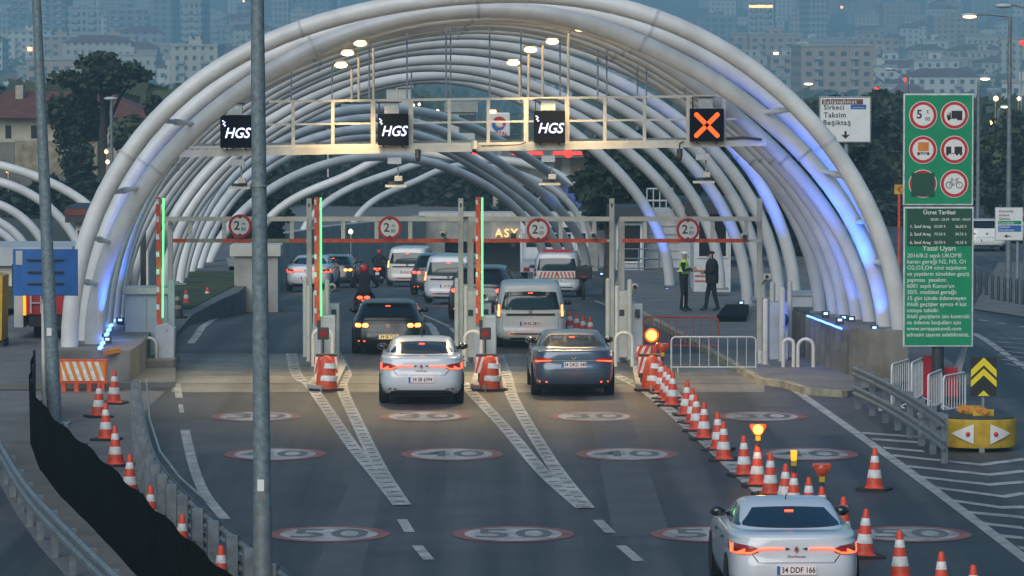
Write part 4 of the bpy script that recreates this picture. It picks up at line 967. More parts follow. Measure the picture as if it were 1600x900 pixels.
    MB('sign_blue').box(-pw, -pw + .045, yb - .0145, yb - .0125, px_z - .058, px_z + .058).build('plate_band', pb)
    if plate: txt(plate, .108, 'black', (.025, yb - .014, px_z), pb, bold=.002, sx=.86, ext=.001)
    if paint == 'car_white' and kind == 'saloon': MB('trim').tube([(0, 1.75, 1.36), (0, 1.62, 1.44)], [.012, .006], 6).build('antenna', o)
    # interior brake light
    if lit: MB('tail_on').cbox((0, cb_.rear(0, zt - .05) - .016, zt - .045), (.12, .012, .022)).build('brake_light', o)
    if lit: 
        l = light('tail_glow', (0, -.35, .6), .5, (1, .08, .03), radius=.3); l.parent = o
    return o
car('nearest car, white saloon with long thin red lit tail lamps at the bottom right', 'car', 1246, 60.8, 1.6, SED, 'car_white', 'saloon', plate='34 DDF 166')
car('white saloon with red lit tail lamps stopped behind the black hatchback in the second lane', 'car', 658, 95.4, .5, SED, 'car_white', 'saloon', plate='34 SB 6394')
car('blue-grey saloon with plate reading 34 DKD 340 behind the white van in the third lane', 'car', 897, 97.6, 1.5, SED, 'car_blue', 'saloon', plate='34 DKD 340')
car('black hatchback with round lit tail lamps in front of the white saloon', 'car', 606, 110.8, .8, HAT, 'car_black', 'hatchback', plate='34 SE 7123', plate_m='plate_lit')
car('off-white van with tall lit tail lamps in front of the blue-grey saloon', 'van', 829, 113.4, .3, MPV, 'car_offwhite', 'minivan', plate='34 KL 2811')
car('dark off-road car half hidden behind the posts of the middle island', 'car', 748, 128, -5, SUV, 'car_dark', 'suv', plate='34 KF 51')
car('white compact van with lit lamps turned right, left of the middle island posts', 'van', 700, 152, -9, MPV, 'car_white', 'minivan', plate='34 VR 27')
car('dark grey off-road car with bright red lamps between the two white vans', 'car', 677, 167, -6, SUV, 'car_dark', 'suv', plate='34 ZT 60')
car('white panel van at the head of the queue left of the dark off-road car', 'van', 636, 188, -5, MPV, 'car_offwhite', 'minivan', plate='06 AY 91')
car('white saloon with red lamps far down the left lane beside the green lit arm', 'car', 481, 176, -3, SED, 'car_white', 'saloon', plate='34 AU 8')
car('dark red-lit hatchback just beyond the far white saloon', 'car', 519, 186, -4, HAT, 'car_dark', 'hatchback', plate='34 BZ 4')
rvn = car('white road-works van with red and white slanted stripes under its rear window', 'van', 870, 165, -2, MPV, 'car_white', 'minivan', lit=False, plate='34 TR 16', group=None)
MB('sign_white').box(-.70, .70, -.02, .04, .80, 1.06).build('striped_board', rvn)
for k in range(10):
    x = -.66 + k * .14; d_ = .07 if k < 5 else -.07
    b = MB('red_orange'); b.poly([(x, .82), (x + .065, .82), (x + .065 + d_, 1.04), (x + d_, 1.04)], -.03, -.021); b.build('stripe', rvn)
bar = MB('sign_red').box(-.55, .55, .7, .95, 1.84, 1.93).build('light_bar', rvn)
# tipper truck ahead of the van
tk_ = thing('service_truck', 'white service truck with rail frame ahead of the road-works van', 'truck', (U(858, 500, 178).x, 178, gz(2, 178)))
b = MB('white_paint'); b.box(-1.15, 1.15, 3.6, 5.4, .7, 2.75); b.build('cab', tk_, bevel=.08)
MB('glass').box(-.9, .9, 3.58, 3.599, 1.6, 2.4).build('rear_window', tk_)
MB('cabinet').box(-1.15, 1.15, 0, 3.5, .75, 1.15).build('flatbed', tk_, bevel=.02)
for x in (-1.1, 1.1): MB('white_paint').tube([(x, .05, 1.15), (x, .05, 2.3), (x, 3.4, 2.3), (x, 3.4, 1.15)], .035, 8).build('side_rail', tk_)
MB('white_paint').tube([(-1.1, .05, 2.3), (1.1, .05, 2.3)], .035, 8).build('cross_rail', tk_)
for x in (-1, 1):
    for y in (.8, 4.4): cwheel(tk_, x * .98, y, .42, .26)
for x in (-1, 1): MB('tail_off').box(x * .9 - .12, x * .9 + .12, -.02, 0, .8, .95).build('tail_light', tk_)
for x in (-1.42, 1.42): MB('black').box(x - .11, x + .11, 4.9, 5.0, 1.5, 2.1).build('mirror', tk_, bevel=.02)
dt = thing('parked_motorbike', 'dark motorbike parked right of the road-works van', 'motorbike', (U(912, 468, 160).x, 160, gz(2.5, 160) ))
MB('black').sph((0, .8, .85), (.22, .6, .25)).build('tank', dt); MB('black').sph((0, .2, .95), (.18, .4, .12)).build('seat', dt)
for y in (0, 1.45): MB('rubber').lathe([(.2, -.05), (.31, -.04), (.31, .04), (.2, .05), (.2, -.05)], 20, (0, y, .31), axis='x').build('wheel', dt)
MB('black').box(-.3, .3, -.15, .3, .75, 1.2).build('top_case', dt, bevel=.03); MB('tail_off').box(-.1, .1, -.18, -.151, .8, .9).build('tail_light', dt)
MB('dark').tube([(-.4, 1.2, 1.15), (0, 1.3, 1.1), (.4, 1.2, 1.15)], .02, 6).build('handlebar', dt)
# cars on the road to the right
for px, D, base, lab, lit, zz in ((1542, 185, HAT, 'white estate car on the side road between the green and the small white sign', False, -.2), (1600, 196, HAT, 'white car with red lamp cut by the right picture edge', True, -.5)):
    car(lab, 'car', px, D, 4, base, 'car_offwhite', 'hatchback' if base is HAT else 'minivan', lit=lit, group='cars on the side road', zoff=0)
# red truck behind the left arch feet
rt = thing('red_truck', 'red truck standing behind the left feet of the arches', 'truck', (XS(108, 115), 115, 0)); X0 = rt.location.x; xl, xr = XS(38, 115), XS(184, 115)
MB('red_truck').box(xl, xr, 115, 118.5, .75, 2.12).build('rear_body', rt, True, bevel=.03)
MB('red_truck').box(xl + .1, xr - .1, 118.6, 120.4, .7, 2.0).build('cab', rt, True, bevel=.08)
MB('black').box(xl + .1, xr - .1, 115.05, 118.4, .45, .74).build('chassis', rt, True)
for k in range(4): MB('cabinet').box(XS(49, 115), XS(64, 115), 114.94, 114.97, 1.05 + k * .27, 1.08 + k * .27).build('ladder_rung', rt, True)
for x in (48, 64): MB('cabinet').box(XS(x, 115) - .02, XS(x, 115) + .02, 114.94, 114.999, .8, 2.05).build('ladder_rail', rt, True)
MB('cabinet').box(xl - .3, xl - .05, 115.2, 118, .4, 2.1).build('side_tank', rt, True, bevel=.03)
MB('amber_dim').box(xl - .03, xl + .04, 114.9, 114.999, .75, 1.35).build('side_light', rt, True)
MB('dark').box(XS(160, 115), XS(185, 115), 114.95, 114.999, .78, .98).build('plate_holder', rt, True); MB('white_paint').box(XS(163, 115), XS(183, 115), 114.93, 114.949, .82, .94).build('number_plate', rt, True)
MB('black').box(XS(8, 115), XS(20, 115), 116.5, 116.7, 1.35, 2.0).build('mirror', rt, True, bevel=.03); MB('black').tube([(XS(15, 115), 116.6, 2.0), (XS(17, 115), 116.6, 2.2), (xl, 116.6, 2.2)], .03, 6).build('mirror_arm', rt, True)
for x in (xl + .3, xr - .3):
    MB('rubber').lathe([(.25, -.15), (.45, -.15), (.48, -.12), (.48, .12), (.45, .15), (.25, .15)], 24, (x, 116.2, .48), axis='x').build('wheel', rt, True)
MB('red_truck').tube([(XS(147, 115), 117, 1.9), (XS(163, 115), 117, 2.75)], .05, 8).build('boom', rt, True)
# ---------------------------------------------------------------- traffic cones
cone = thing('traffic_cone', 'x', 'traffic cone', (0, 0, 0), group='orange and white traffic cones')
MB('rubber').add([], []).flatpoly([(-.27, -.22), (-.22, -.27), (.22, -.27), (.27, -.22), (.27, .22), (.22, .27), (-.22, .27), (-.27, .22)], 0, .045).build('base', cone)
def cr_(z): return .155 - (.155 - .035) * (z - .045) / .69
MB('orange').lathe([(cr_(.045) + .03, .045), (cr_(.06) + .005, .06), (cr_(.10), .10), (cr_(.72), .72), (.028, .735)], 24).build('body', cone)
for za, zb2 in ((.22, .36), (.49, .60)): MB('reflect_white').lathe([(cr_(za) + .004, za), (cr_(zb2) + .004, zb2)], 24).build('reflective_band', cone)
used = [0]
def place_cone(px, py, label, sc=1.0, z=0.0, rz=None, D=None, tilt=0):
    p = G(px, py, z) if D is None else U(px, py, D)
    p.z = z + (gz(p.x, p.y) if D is not None else 0)
    if not used[0]: o = cone; o.location = p; o['label'] = label; used[0] = 1
    else: o = dup(cone, p, random.uniform(-.5, .5), label)
    o.scale = (sc, sc, sc); o.rotation_euler = (random.uniform(-.04, .04), tilt + random.uniform(-.04, .04), random.uniform(-.4, .4) if rz is None else rz)
    return o
ordn = ['first', 'second', 'third', 'fourth', 'fifth', 'sixth', 'seventh', 'eighth', 'ninth', 'tenth', 'eleventh', 'twelfth', 'thirteenth', 'fourteenth', 'fifteenth', 'sixteenth', 'seventeenth', 'eighteenth', 'nineteenth']
right = [(1034, 617), (1041, 626), (1045, 631), (1050, 637), (1072, 652), (1083, 664), (1089, 676), (1100, 689), (1123, 706), (1131, 722), (1163, 746), (1183, 762), (1204, 776), (1226, 795), (1240, 806), (1264, 818), (1284, 834), (1317, 852), (1350, 873)]
for i, (x, y) in enumerate(right):
    place_cone(x, y - 2, f'orange cone in the row closing the right lane, {ordn[i]} counting from the toll booth')
for x, y, lb in ((1366, 766, 'orange cone standing alone right of the row on the closed lane'), (1407, 908, 'orange cone cut at its foot by the bottom edge, right of the nearest car'), (1472, 945, 'orange cone low at the bottom edge left of the rightmost tip'), (1521, 968, 'rightmost orange cone, only its tip showing at the bottom edge'),
                 (178, 631, 'orange cone right beside the striped orange barrier at left'), (154, 652, 'orange cone in front of the striped orange barrier at left'), (166, 688, 'orange cone in the middle of the left row beside the black netting'), (181, 728, 'orange cone whose base touches the top of the black netting'),
                 (203, 777, 'orange cone half hidden behind the black netting, upper body showing'), (235, 831, 'small tip of orange cone behind the black netting, upper one'), (283, 880, 'small tip of orange cone behind the black netting, middle one'), (346, 934, 'orange cone tip behind the black netting nearest the bottom'),
                 (3, 540, 'orange cone cut by the left picture edge')):
    place_cone(x, y, lb)
for x, y, D, lb in ((292, 0, 131, 'plain orange cone on the left pavement below the arches'), (324, 0, 136, 'orange cone on the left verge right of the plain one'), (891, 0, 117, 'leftmost orange cone right of the white van'), (902, 0, 116, 'second orange cone right of the white van'), (911, 0, 115, 'third orange cone right of the white van'), (923, 0, 114.5, 'rightmost orange cone right of the white van')):
    place_cone(x, 500, lb, D=D, z=.12 if x < 400 else 0)
dc = thing('traffic_cone', 'dark brown and cream cone beside the leftmost post', 'traffic cone', (XS(277, 124), 124, .12))
MB('rubber').box(-.25, .25, -.25, .25, 0, .045).build('base', dc); MB('dark').lathe([(.17, .045), (.035, .73)], 20).build('body', dc)
for za, zb2 in ((.22, .36), (.49, .60)): MB('kerb').lathe([(cr_(za) + .01, za), (cr_(zb2) + .01, zb2)], 20).build('band', dc)
for px, D, lb in ((420, 178, 'left'), (427, 178.3, 'right')):
    db = thing('lane_marker_board', f'small red and white hatched marker by the ramp wall, {lb} of a pair', 'marker', (U(px, 460, D).x, D, gz(-8, D)), group='marker boards by the ramp wall')
    b = MB('reflect_white'); b.box(-.09, .09, -.02, .02, .1, .8)
    for k in range(3): b.poly([(-.088, .15 + k * .22), (.088, .25 + k * .22), (.088, .35 + k * .22), (-.088, .25 + k * .22)], -.026, -.021, 'sign_red')
    b.build('panel', db); MB('rubber').box(-.15, .15, -.12, .12, 0, .1).build('base', db)
# fat cones on the island noses
for i, nx in enumerate((510, 765, 1019)):
    p = G(nx, 611, 0); fc = thing('safety_drum', f'fat striped orange safety drum at the nose of the {names[i]}', 'safety drum', p)
    MB('rubber').flatpoly([(-.34, -.25), (.34, -.25), (.40, 0), (.34, .25), (-.34, .25), (-.40, 0)], 0, .06).build('base', fc)
    MB('red_orange').lathe([(.24, .06), (.235, .2), (.20, .45), (.15, .66), (.10, .76), (.05, .79)], 20).build('body', fc)
    for za, zb2, ra, rb_ in ((.24, .36, .234, .218), (.52, .63, .19, .165)): 
        o = MB('reflect_white').lathe([(ra + .005, za), (rb_ + .005, zb2)], 20).build('reflective_band', fc); o.rotation_euler = (0, R(4), 0)
# warning beacons
def beacon(px, py, m, lab, zc, on=0, sc=1, y=None, side=False):
    p = G(px, py, 0); o = thing('warning_lamp', lab, 'warning lamp', (p.x, p.y, zc)); 
    MB('dark').tube([(0, 0, 0), (0, 0, .12)], .035, 10).build('stem', o); MB('yellow').box(-.045, .045, -.045, .045, .10, .19).build('battery_box', o, bevel=.008)
    if side: pr = [(-.045, .19), (.045, .19), (.055, .36), (-.055, .36)]; MB(m).poly(pr, -.05, .05).build('lens', o, bevel=.015); return o
    MB('amber_off').poly([(-.06, .19), (.06, .19), (.16, .36), (.13, .40), (-.13, .40), (-.16, .36)], -.045, .045).build('housing', o, bevel=.015)
    MB(m).sph((0, -.05, .30), (.085, .03, .085), n=20).build('lens', o)
    if on: light('lamp_glow', p + Vector((0, -.3, zc + .3)), on, (1, .42, .05), radius=.1, parent=o)
    return o
beacon(1184, 760, 'amber_on', 'lit amber warning lamp on top of a cone in the closed lane row', .70, on=4)
beacon(1240, 804, 'amber_dim', 'thin yellow warning lamp seen edge on atop a cone', .70, side=True)
beacon(1284, 832, 'amber_off', 'unlit orange warning lamp on the cone behind the nearest car', .70)
o = beacon(1035, 610, 'amber_off', 'unlit small red warning lamp beside the flashing one at the right island', .66)
fl = thing('warning_lamp', 'large glowing amber lamp on a thin post at the nose of the right island', 'warning lamp', G(1018, 604, 0)); q = fl.location
zc = U(0, 524, q.y).z; MB('dark').tube([(0, 0, .1), (0, 0, zc - .14)], .02, 8).build('pole', fl)
MB('amber_off').disc((0, zc), 0, .16, .04, n=28, th=.06).build('housing', fl); MB('amber_on').sph((0, -.03, zc), (.115, .05, .115), n=20).build('lens', fl); light('lamp_glow', q + Vector((0, -.4, zc)), 7, (1, .45, .08), radius=.1, parent=fl)
cp = thing('hazard_board', 'curled orange and white chevron board at the nose of the right island', 'hazard board', G(1008, 600, 0)); X0 = cp.location.x; Y0 = cp.location.y
b = MB('orange'); b.box(-.20, .26, .02, .06, .5, .88)
for k in range(3): b.poly([(-.19 + k * .15, .86), (-.12 + k * .15, .86), (-.19 + k * .15 + (.0 if k == 0 else -.07), .58), (-.195 + k * .15 - (0 if k == 0 else .14), .56)] if k else [(-.19, .86), (-.12, .86), (-.195, .70), (-.198, .72)], .012, .018, 'reflect_white')
b.build('board', cp); MB('dark').box(-.15, .2, .061, .15, 0, .55).build('support', cp)
# ---------------------------------------------------------------- crowd barriers
def crowd(name_, lab, a, b_, h, m, n=9, grp=None, feet=True, panel=False):
    a, b_ = Vector(a), Vector(b_); d = b_ - a; L = d.length; o = thing('crowd_barrier', lab, 'barrier', a, math.atan2(d.y, d.x), grp)
    rr = .10; pts = [(0, 0, .02), (0, 0, h - rr)] + [(rr - rr * math.cos(t), 0, h - rr + rr * math.sin(t)) for t in fr(0, math.pi / 2, 5)][1:] + [(L - rr + rr * math.sin(t), 0, h - rr + rr * math.cos(t)) for t in fr(0, math.pi / 2, 5)] + [(L, 0, .02)]
    MB(m).tube(pts, .022, 8).build('frame', o); MB(m).tube([(0, 0, .14), (L, 0, .14)], .018, 8).build('bottom_rail', o)
    for k in range(1, n): MB(m).tube([(L * k / n, 0, .14), (L * k / n, 0, h - .005)], .011, 6).build('upright', o)
    for x in (.15, L - .15): MB(m).tube([(x, -.25, .02), (x, 0, .12), (x, .25, .02)], .016, 6).build('foot', o)
    return o
crowd('', 'white tubular crowd barrier across the closed lane', G(1049, 583), G(1181, 583), .85, 'cabinet')
crowd('', 'red tubular crowd barrier behind the white one on the closed lane', G(1006, 548), G(1122, 549), .86, 'red_orange', grp=None)
for a, b_, h, m, lab in ((G(1393, 640), G(1420, 630), .95, 'white_paint', 'white tubular barrier with red end leaning by the green sign, leftmost'), (G(1424, 637), G(1441, 628), .95, 'white_paint', 'narrow white tubular barrier second from left by the green sign'),
                         (G(1450, 650), G(1471, 640), .85, 'white_paint', 'white tubular barrier directly right of the green sign post'), (G(1474, 652), G(1508, 645), .85, 'white_paint', 'white tubular barrier behind the yellow chevron sign')):
    crowd('', lab, a, b_, h, m, n=8)
for px, py, w_, h, lab in ((1455, 628, .42, 1.0, 'red plastic barrier panel behind the white tubular barriers, left one'), (1480, 628, .5, .75, 'red plastic barrier panel behind the white tubular barriers, right one')):
    p = G(px, py); o = thing('plastic_barrier', lab, 'barrier', p); MB('sign_red').poly([(-w_ / 2, .1), (w_ / 2, .1), (w_ / 2 - .03, h), (-w_ / 2 + .03, h)], 0, .12).build('body', o, bevel=.02); MB('rubber').box(-w_ / 2 - .1, w_ / 2 + .1, -.1, .22, 0, .099).build('base', o)
lb_ = thing('leaning_board', 'tilted white board sticking up right of the green sign post', 'board', G(1492, 625)); MB('white_paint').poly([(-.1, .5), (.12, .55), (.27, 1.15), (.15, 1.12)], 0, .03).build('board', lb_); MB('grey_steel').tube([(0, .05, 0), (.03, .05, .6)], .02, 6).build('stake', lb_)
tr = MB('white_paint').box(-.22, .22, -.12, .12, 0, .05).build('kerb_block'); tr.location = G(1389, 641); tag(tr, 'low white block with a red edge under the leftmost barrier', 'block')
# orange striped barriers at the left
def plank(px0, px1, py, h, lab, n, z0=.18):
    a, b_ = G(px0, py), G(px1, py); L = b_.x - a.x; o = thing('striped_barrier', lab, 'barrier', a, 0)
    MB('red_orange').box(0, L, 0, .10, z0, h).build('frame', o, bevel=.01); bd = MB('amber_board' if 'amber_board' in M else 'yellow')
    b = MB('orange_board'); b.box(.05, L - .05, -.012, -.001, z0 + .06, h - .05)
    hh = h - .05 - z0 - .06; s_ = (L - .1) / n
    for k in range(n):
        x0 = .05 + k * s_; x1 = x0 + s_ * .5; dx = -min(s_ * .9, hh)
        pts = [(x0 + s_ * .45, z0 + .062), (min(L - .05, x1 + s_ * .45), z0 + .062), (x1 - s_ * .45, h - .052), (max(.05, x0 - s_ * .45), h - .052)]
        b.poly(pts, -.018, -.0125, 'reflect_white')
    b.build('striped_board', o)
    for x in fr(.12, L - .12, 3): MB('red_orange').box(x - .05, x + .05, -.05, .2, 0, z0 - .001).build('foot', o)
    return o
mat('orange_board', (.75, .25, .04), .5, var=.15, scale=5)
plank(91, 168, 612, .72, 'orange barrier with slanted orange and white stripes below the left arch feet', 6)
for i, (x, y) in enumerate(((170, 600), (172, 590), (168, 606))):
    o = MB('orange_board').box(0, .42, 0, .06, .42 + i * .16, .52 + i * .16).build('loose_plank'); o.location = G(x, y); o.rotation_euler = (0, R(-6), R(35)); tag(o, f'loose orange plank sticking out right of the striped barrier, {["middle","top","lowest"][i]} one', 'plank')
# ---------------------------------------------------------------- guard rails
def wprofile(): return [(.0, -.155), (-.045, -.12), (-.045, -.06), (.0, -.02), (.0, .02), (-.045, .06), (-.045, .12), (0, .155)]
def guardrail(lab, pts, z, name='guardrail', posts=2.0, m='galvanised', rails=1, pw=.1, flat=False, side=1, pitch=.33, ps=1.0):
    P = [Vector(p) for p in pts]; Q = []
    for i in range(len(P) - 1):
        p0, p1, p2, p3 = P[max(i - 1, 0)], P[i], P[i + 1], P[min(i + 2, len(P) - 1)]
        for k in range(8):
            t = k / 8; Q.append(.5 * ((2 * p1) + (p2 - p0) * t + (2 * p0 - 5 * p1 + 4 * p2 - p3) * t * t + (3 * p1 - p0 - 3 * p2 + p3) * t ** 3))
    Q.append(P[-1]); o = thing(name, lab, 'guardrail', Q[0]); pr = [(u * ps, v * ps) for u, v in wprofile()]
    for r_ in range(rails):
        vs = []; 
        for i, q in enumerate(Q):
            d = Q[min(i + 1, len(Q) - 1)] - Q[max(i - 1, 0)]; d.z = 0; d.normalize(); n = Vector((-d.y, d.x, 0)) * side
            for u, v in pr: vs.append(q + n * u + Vector((0, 0, z - .155 - r_ * pitch + v)))
            for u, v in reversed(pr): vs.append(q + n * (u + .006) + Vector((0, 0, z - .155 - r_ * pitch + v)))
        n_ = len(pr) * 2
        b = MB(m); b.add(vs, [(i * n_ + k, i * n_ + (k + 1) % n_, (i + 1) * n_ + (k + 1) % n_, (i + 1) * n_ + k) for i in range(len(Q) - 1) for k in range(n_)]); b.build('rail_beam', o, True)
    acc = 0; last = Q[0]
    for q in Q:
        acc += (q - last).length; last = q
        if acc >= posts or q is Q[0]:
            acc = 0; i = Q.index(q); d = Q[min(i + 1, len(Q) - 1)] - Q[max(i - 1, 0)]; d.z = 0; d.normalize(); n = Vector((-d.y, d.x, 0)) * side
            c = q + n * .09; MB(m).cbox((c.x, c.y, q.z + (z - .04) / 2), (pw, pw, z - .04), rot=Matrix.Rotation(math.atan2(d.y, d.x), 3, 'Z')).build('post', o, True)
    return o
def GT(px, py, h): p = G(px, py, h); return Vector((p.x, p.y, 0))
guardrail('long galvanised guardrail along the left edge of the toll lanes beside the netting', [GT(x, y, .8) for x, y in ((217, 592), (222, 640), (238, 700), (266, 742), (311, 785), (360, 823), (405, 856), (460, 898), (520, 945))], .8, side=-1, posts=1.6, pw=.16, rails=2, pitch=.36, ps=.85)
cb2 = MB('grey_steel').tube([p + Vector((0, 0, .82)) for p in [GT(x, y, .82) for x, y in ((228, 592), (234, 655), (250, 705), (280, 745), (325, 785))]], .02, 6).build('cable_rail'); tag(cb2, 'thin cable strung along the top of the long left guardrail', 'cable')
guardrail('curving galvanised guardrail at the bottom left corner beside the lower road', [GT(x, y, .75) for x, y in ((-40, 640), (0, 691), (27, 735), (58, 775), (111, 829), (178, 893), (240, 950))], .75, side=1, posts=2.0, rails=1)
guardrail('galvanised guardrail running from the plinth to the yellow crash cushion', [GT(x, y, .95) for x, y in ((1334, 569), (1372, 586), (1410, 606), (1446, 628), (1478, 650))], .95, side=1, posts=1.5, rails=2, pw=.12, pitch=.40, ps=.72)
# black netting fence
nb = [(47, 695), (62, 735), (95, 778), (133, 815), (172, 856), (212, 900), (255, 948), (300, 997), (350, 1050), (430, 1130)]
P = [G(*p) for p in nb]; nf = thing('netting_fence', 'long black netting fence crossing the lower left corner', 'fence', P[1]); Q = []
P = [G(52, 640), G(49, 668)] + P
for i in range(len(P) - 1):
    for k in range(6): Q.append(P[i].lerp(P[i + 1], k / 6))
Q.append(P[-1]); vs = []
for i, q in enumerate(Q):
    w_ = .02 * math.sin(i * 1.05); h = 1.26 + .006 * math.sin(i * 1.05) + (.01 if i % 6 == 0 else 0)
    for z in (0.02, .45, .9, h): vs.append((q.x + w_ * z, q.y + w_, z))
b = MB('mesh_net'); b.add(vs, [(i * 4 + k, i * 4 + 4 + k, i * 4 + 5 + k, i * 4 + 1 + k) for i in range(len(Q) - 1) for k in range(3)]); b.build('net', nf, True)
for i in range(0, len(Q), 6): MB('dark').tube([Q[i] + Vector((.03, .05, 0)), Q[i] + Vector((.03, .05, 1.27))], .025, 6).build('stake', nf, True)
# ---------------------------------------------------------------- crash cushion with chevron sign
ac = thing('crash_cushion', 'yellow curved crash cushion with white diamond arrows at the end of the right guardrail', 'crash cushion', G(1535, 708)); c0 = ac.location
Rr = .72; pts = []
def arcp(t, r): return (c0.x + r * 1.0 * math.sin(t), c0.y + .75 - r * math.cos(t) * .9)
b = MB('yellow'); n = 28; vs = []
zz = [(.08, .0), (.15, .035), (.24, 0), (.33, .035), (.44, 0), (.54, .035), (.62, .0)]
for i in range(n + 1):
    t = R(-78 + 156 * i / n)
    for z, dr in zz: x, y = arcp(t, Rr + dr * .5); vs.append((x, y, z))
m_ = len(zz); b.add(vs, [(i * m_ + k, (i + 1) * m_ + k, (i + 1) * m_ + k + 1, i * m_ + k + 1) for i in range(n) for k in range(m_ - 1)], smooth=True); b.build('nose', ac, True, fix=True)
for sg in (-1, 1):
    b = MB('sign_white'); L_ = [(.10 if sg < 0 else .10, .0), (.10, .0)]
    vs = []; seg = 6
    for k in range(seg + 1):
        u = k / seg; t = sg * R(12 + 36 * u); hh = .19 * (1 - u); x, y = arcp(t, Rr + .035)
        vs += [(x, y, .35 - hh), (x, y, .35 + hh)]
    b.add(vs, [(2 * k, 2 * k + 1, 2 * k + 3, 2 * k + 2) for k in range(seg)]); b.build('arrow', ac, True)
    x, y = arcp(sg * R(20), Rr + .05); MB('orange').sph((x, y, .35), (.045, .02, .045)).build('reflector', ac, True)
b = MB('dark'); top = [(arcp(R(-78 + 156 * i / 16), Rr - .03)) for i in range(17)]; b.flatpoly(top + [(c0.x + .62, c0.y + 2.2), (c0.x - .62, c0.y + 2.2)], .12, .64); b.build('core', ac, True)
MB('yellow').box(c0.x - .3, c0.x + .15, c0.y + 1.2, c0.y + 1.35, .641, .80).build('top_bracket', ac, True); MB('yellow').box(c0.x - .1, c0.x + .3, c0.y + .8, c0.y + .9, .641, .76).build('top_bracket', ac, True)
for k in range(5): MB('orange_board').cbox((c0.x - .32 + .11 * k, c0.y + 1.1 - .1 * k, +.74 + (.03 if k % 2 else 0)), (.10, .04, .10), rot=Matrix.Rotation(R(35), 3, 'Y')).build('spacer', ac, True)
MB('grey_steel').box(c0.x - .05, c0.x + .05, c0.y + .1, c0.y + .2, 0, .12).build('leg', ac, True)
for k in range(3): 
    x, y = arcp(R(-78), Rr); MB('galvanised').box(x - .45, x + .02, y + .02, y + .06, .28 + k * .17, .38 + k * .17).build('side_rail', ac, True)
cs = thing('chevron_sign', 'black sign with two yellow upward chevrons above the crash cushion', 'traffic sign', (c0.x, c0.y - .02, 0)); z0, z1 = U(0, 619, c0.y - .1).z, U(0, 558, c0.y - .1).z; w_ = .25; yy = c0.y - .15
yy = c0.y + 0.9
z0, z1 = U(0, 619, yy).z, U(0, 558, yy).z; X0 = U(1537, 600, yy).x
MB('black').box(X0 - w_, X0 + w_, yy, yy + .03, z0, z1).build('panel', cs, True)
for k, zc in enumerate((z0 - .16, z0 + .13, z0 + .42)):
    pts = [(-w_ + .005, zc + .04), (0, zc + .27), (w_ - .005, zc + .04), (w_ - .005, zc + .17), (0, zc + .40), (-w_ + .005, zc + .17)]
    pts = [(x, min(z1 - .005, max(z0 + .005, z))) for x, z in pts]
    if k == 0: pts = [(-.11, z0 + .005), (0, z0 + .11), (.11, z0 + .005)]
    if k == 2: continue
    MB('sign_yellow').poly([(X0 + x, z) for x, z in pts], yy - .008, yy - .001).build('chevron', cs, True)
pts = [(-w_ + .005, z0 + .13 + .16), (0, z0 + .13 + .40), (w_ - .005, z0 + .29), (w_ - .005, z0 + .42), (0, z0 + .66), (-w_ + .005, z0 + .42)]
MB('sign_yellow').poly([(X0 + x, z) for x, z in [( -w_ + .005, z0+.36), (0, z0+.59), (w_-.005, z0+.36), (w_-.005, z0+.50), (0, min(z1-.006, z0+.74)), (-w_+.005, z0+.50)]], yy - .008, yy - .001).build('chevron', cs, True)
MB('grey_steel').tube([(X0, yy + .06, .64), (X0, yy + .06, z1 - .05)], .035, 8).build('pole', cs, True)
# ---------------------------------------------------------------- big poles on the left
def bigpole(lab, px_t, py_t, px_b, py_b, D, rb, rt_, zb=0, sleeve=None, m='pole_blue'):
    t, b_ = U(px_t, py_t, D), U(px_b, py_b, D); d = (t - b_); b0 = b_ + d * ((zb - b_.z) / d.z); t2 = b_ + d * 1.25; o = thing('lamp_pole', lab, 'pole', b0)
    MB(m).tube([b0, t2], [rb, rt_], 20).build('shaft', o, True); MB('grey_steel').cbox((b0.x, b0.y, zb + .03), (rb * 4, rb * 4, .06)).build('base_plate', o, True)
    return o, b0, t2
o, b0, t2 = bigpole('thick blue-grey lamp pole crossing the whole picture left of centre', 402, 0, 411, 900, 50, .112, .068)
def onpole(z): t = (z - b0.z) / (t2.z - b0.z); return b0 + (t2 - b0) * t
q = onpole(U(0, 790, 50).z); MB('galvanised').tube([Vector((b0.x, b0.y, .07)), q], [.118, .106], 20).build('lower_sleeve', o, True)
q = onpole(U(0, 757, 50).z); MB('sign_white').cbox((q.x - .01, q.y - .098, q.z), (.075, .012, .13)).build('sticker', o, True)
q = onpole(U(0, 775, 50).z); MB('concrete_dark').cbox((q.x - .01, q.y - .098, q.z + .0), (.06, .01, .10)).build('worn_label', o, True)
q = onpole(U(0, 290, 50).z); MB('grey_steel').tube([q - Vector((0, 0, .012)), q + Vector((0, 0, .012))], .093, 20).build('joint_band', o, True)
o, b0, t2 = bigpole('blue-grey lamp pole leaning slightly at the far left beside the blue sign', 57, 0, 85, 647, 90.5, .15, .075)
q = onpole(U(0, 518, 90.5).z); MB('sign_white').cbox((q.x - .02, q.y - .14, q.z), (.10, .02, .16)).build('sticker', o, True)
p2 = thing('sign_post', 'thin cream post holding the blue sign back at the far left', 'post', (XS(67, 92), 92, 0)); MB('cream_steel').tube([(0, 0, 0), (0, 0, U(0, 395, 92).z)], .04, 10).build('shaft', p2)
MB('cream_steel').tube([(.10, 0, 0), (.10, 0, U(0, 500, 92).z)], .04, 10).build('brace', p2)
bs = thing('blue_sign_back', 'back of a plain blue road sign beside the left lamp pole', 'traffic sign', U(71, 425, 91.8)); a, c = U(20, 389, 91.8), U(122, 462, 91.8)
MB('sign_blue').box(a.x, c.x, 91.78, 91.82, c.z, a.z).build('panel', bs, True, bevel=.015)
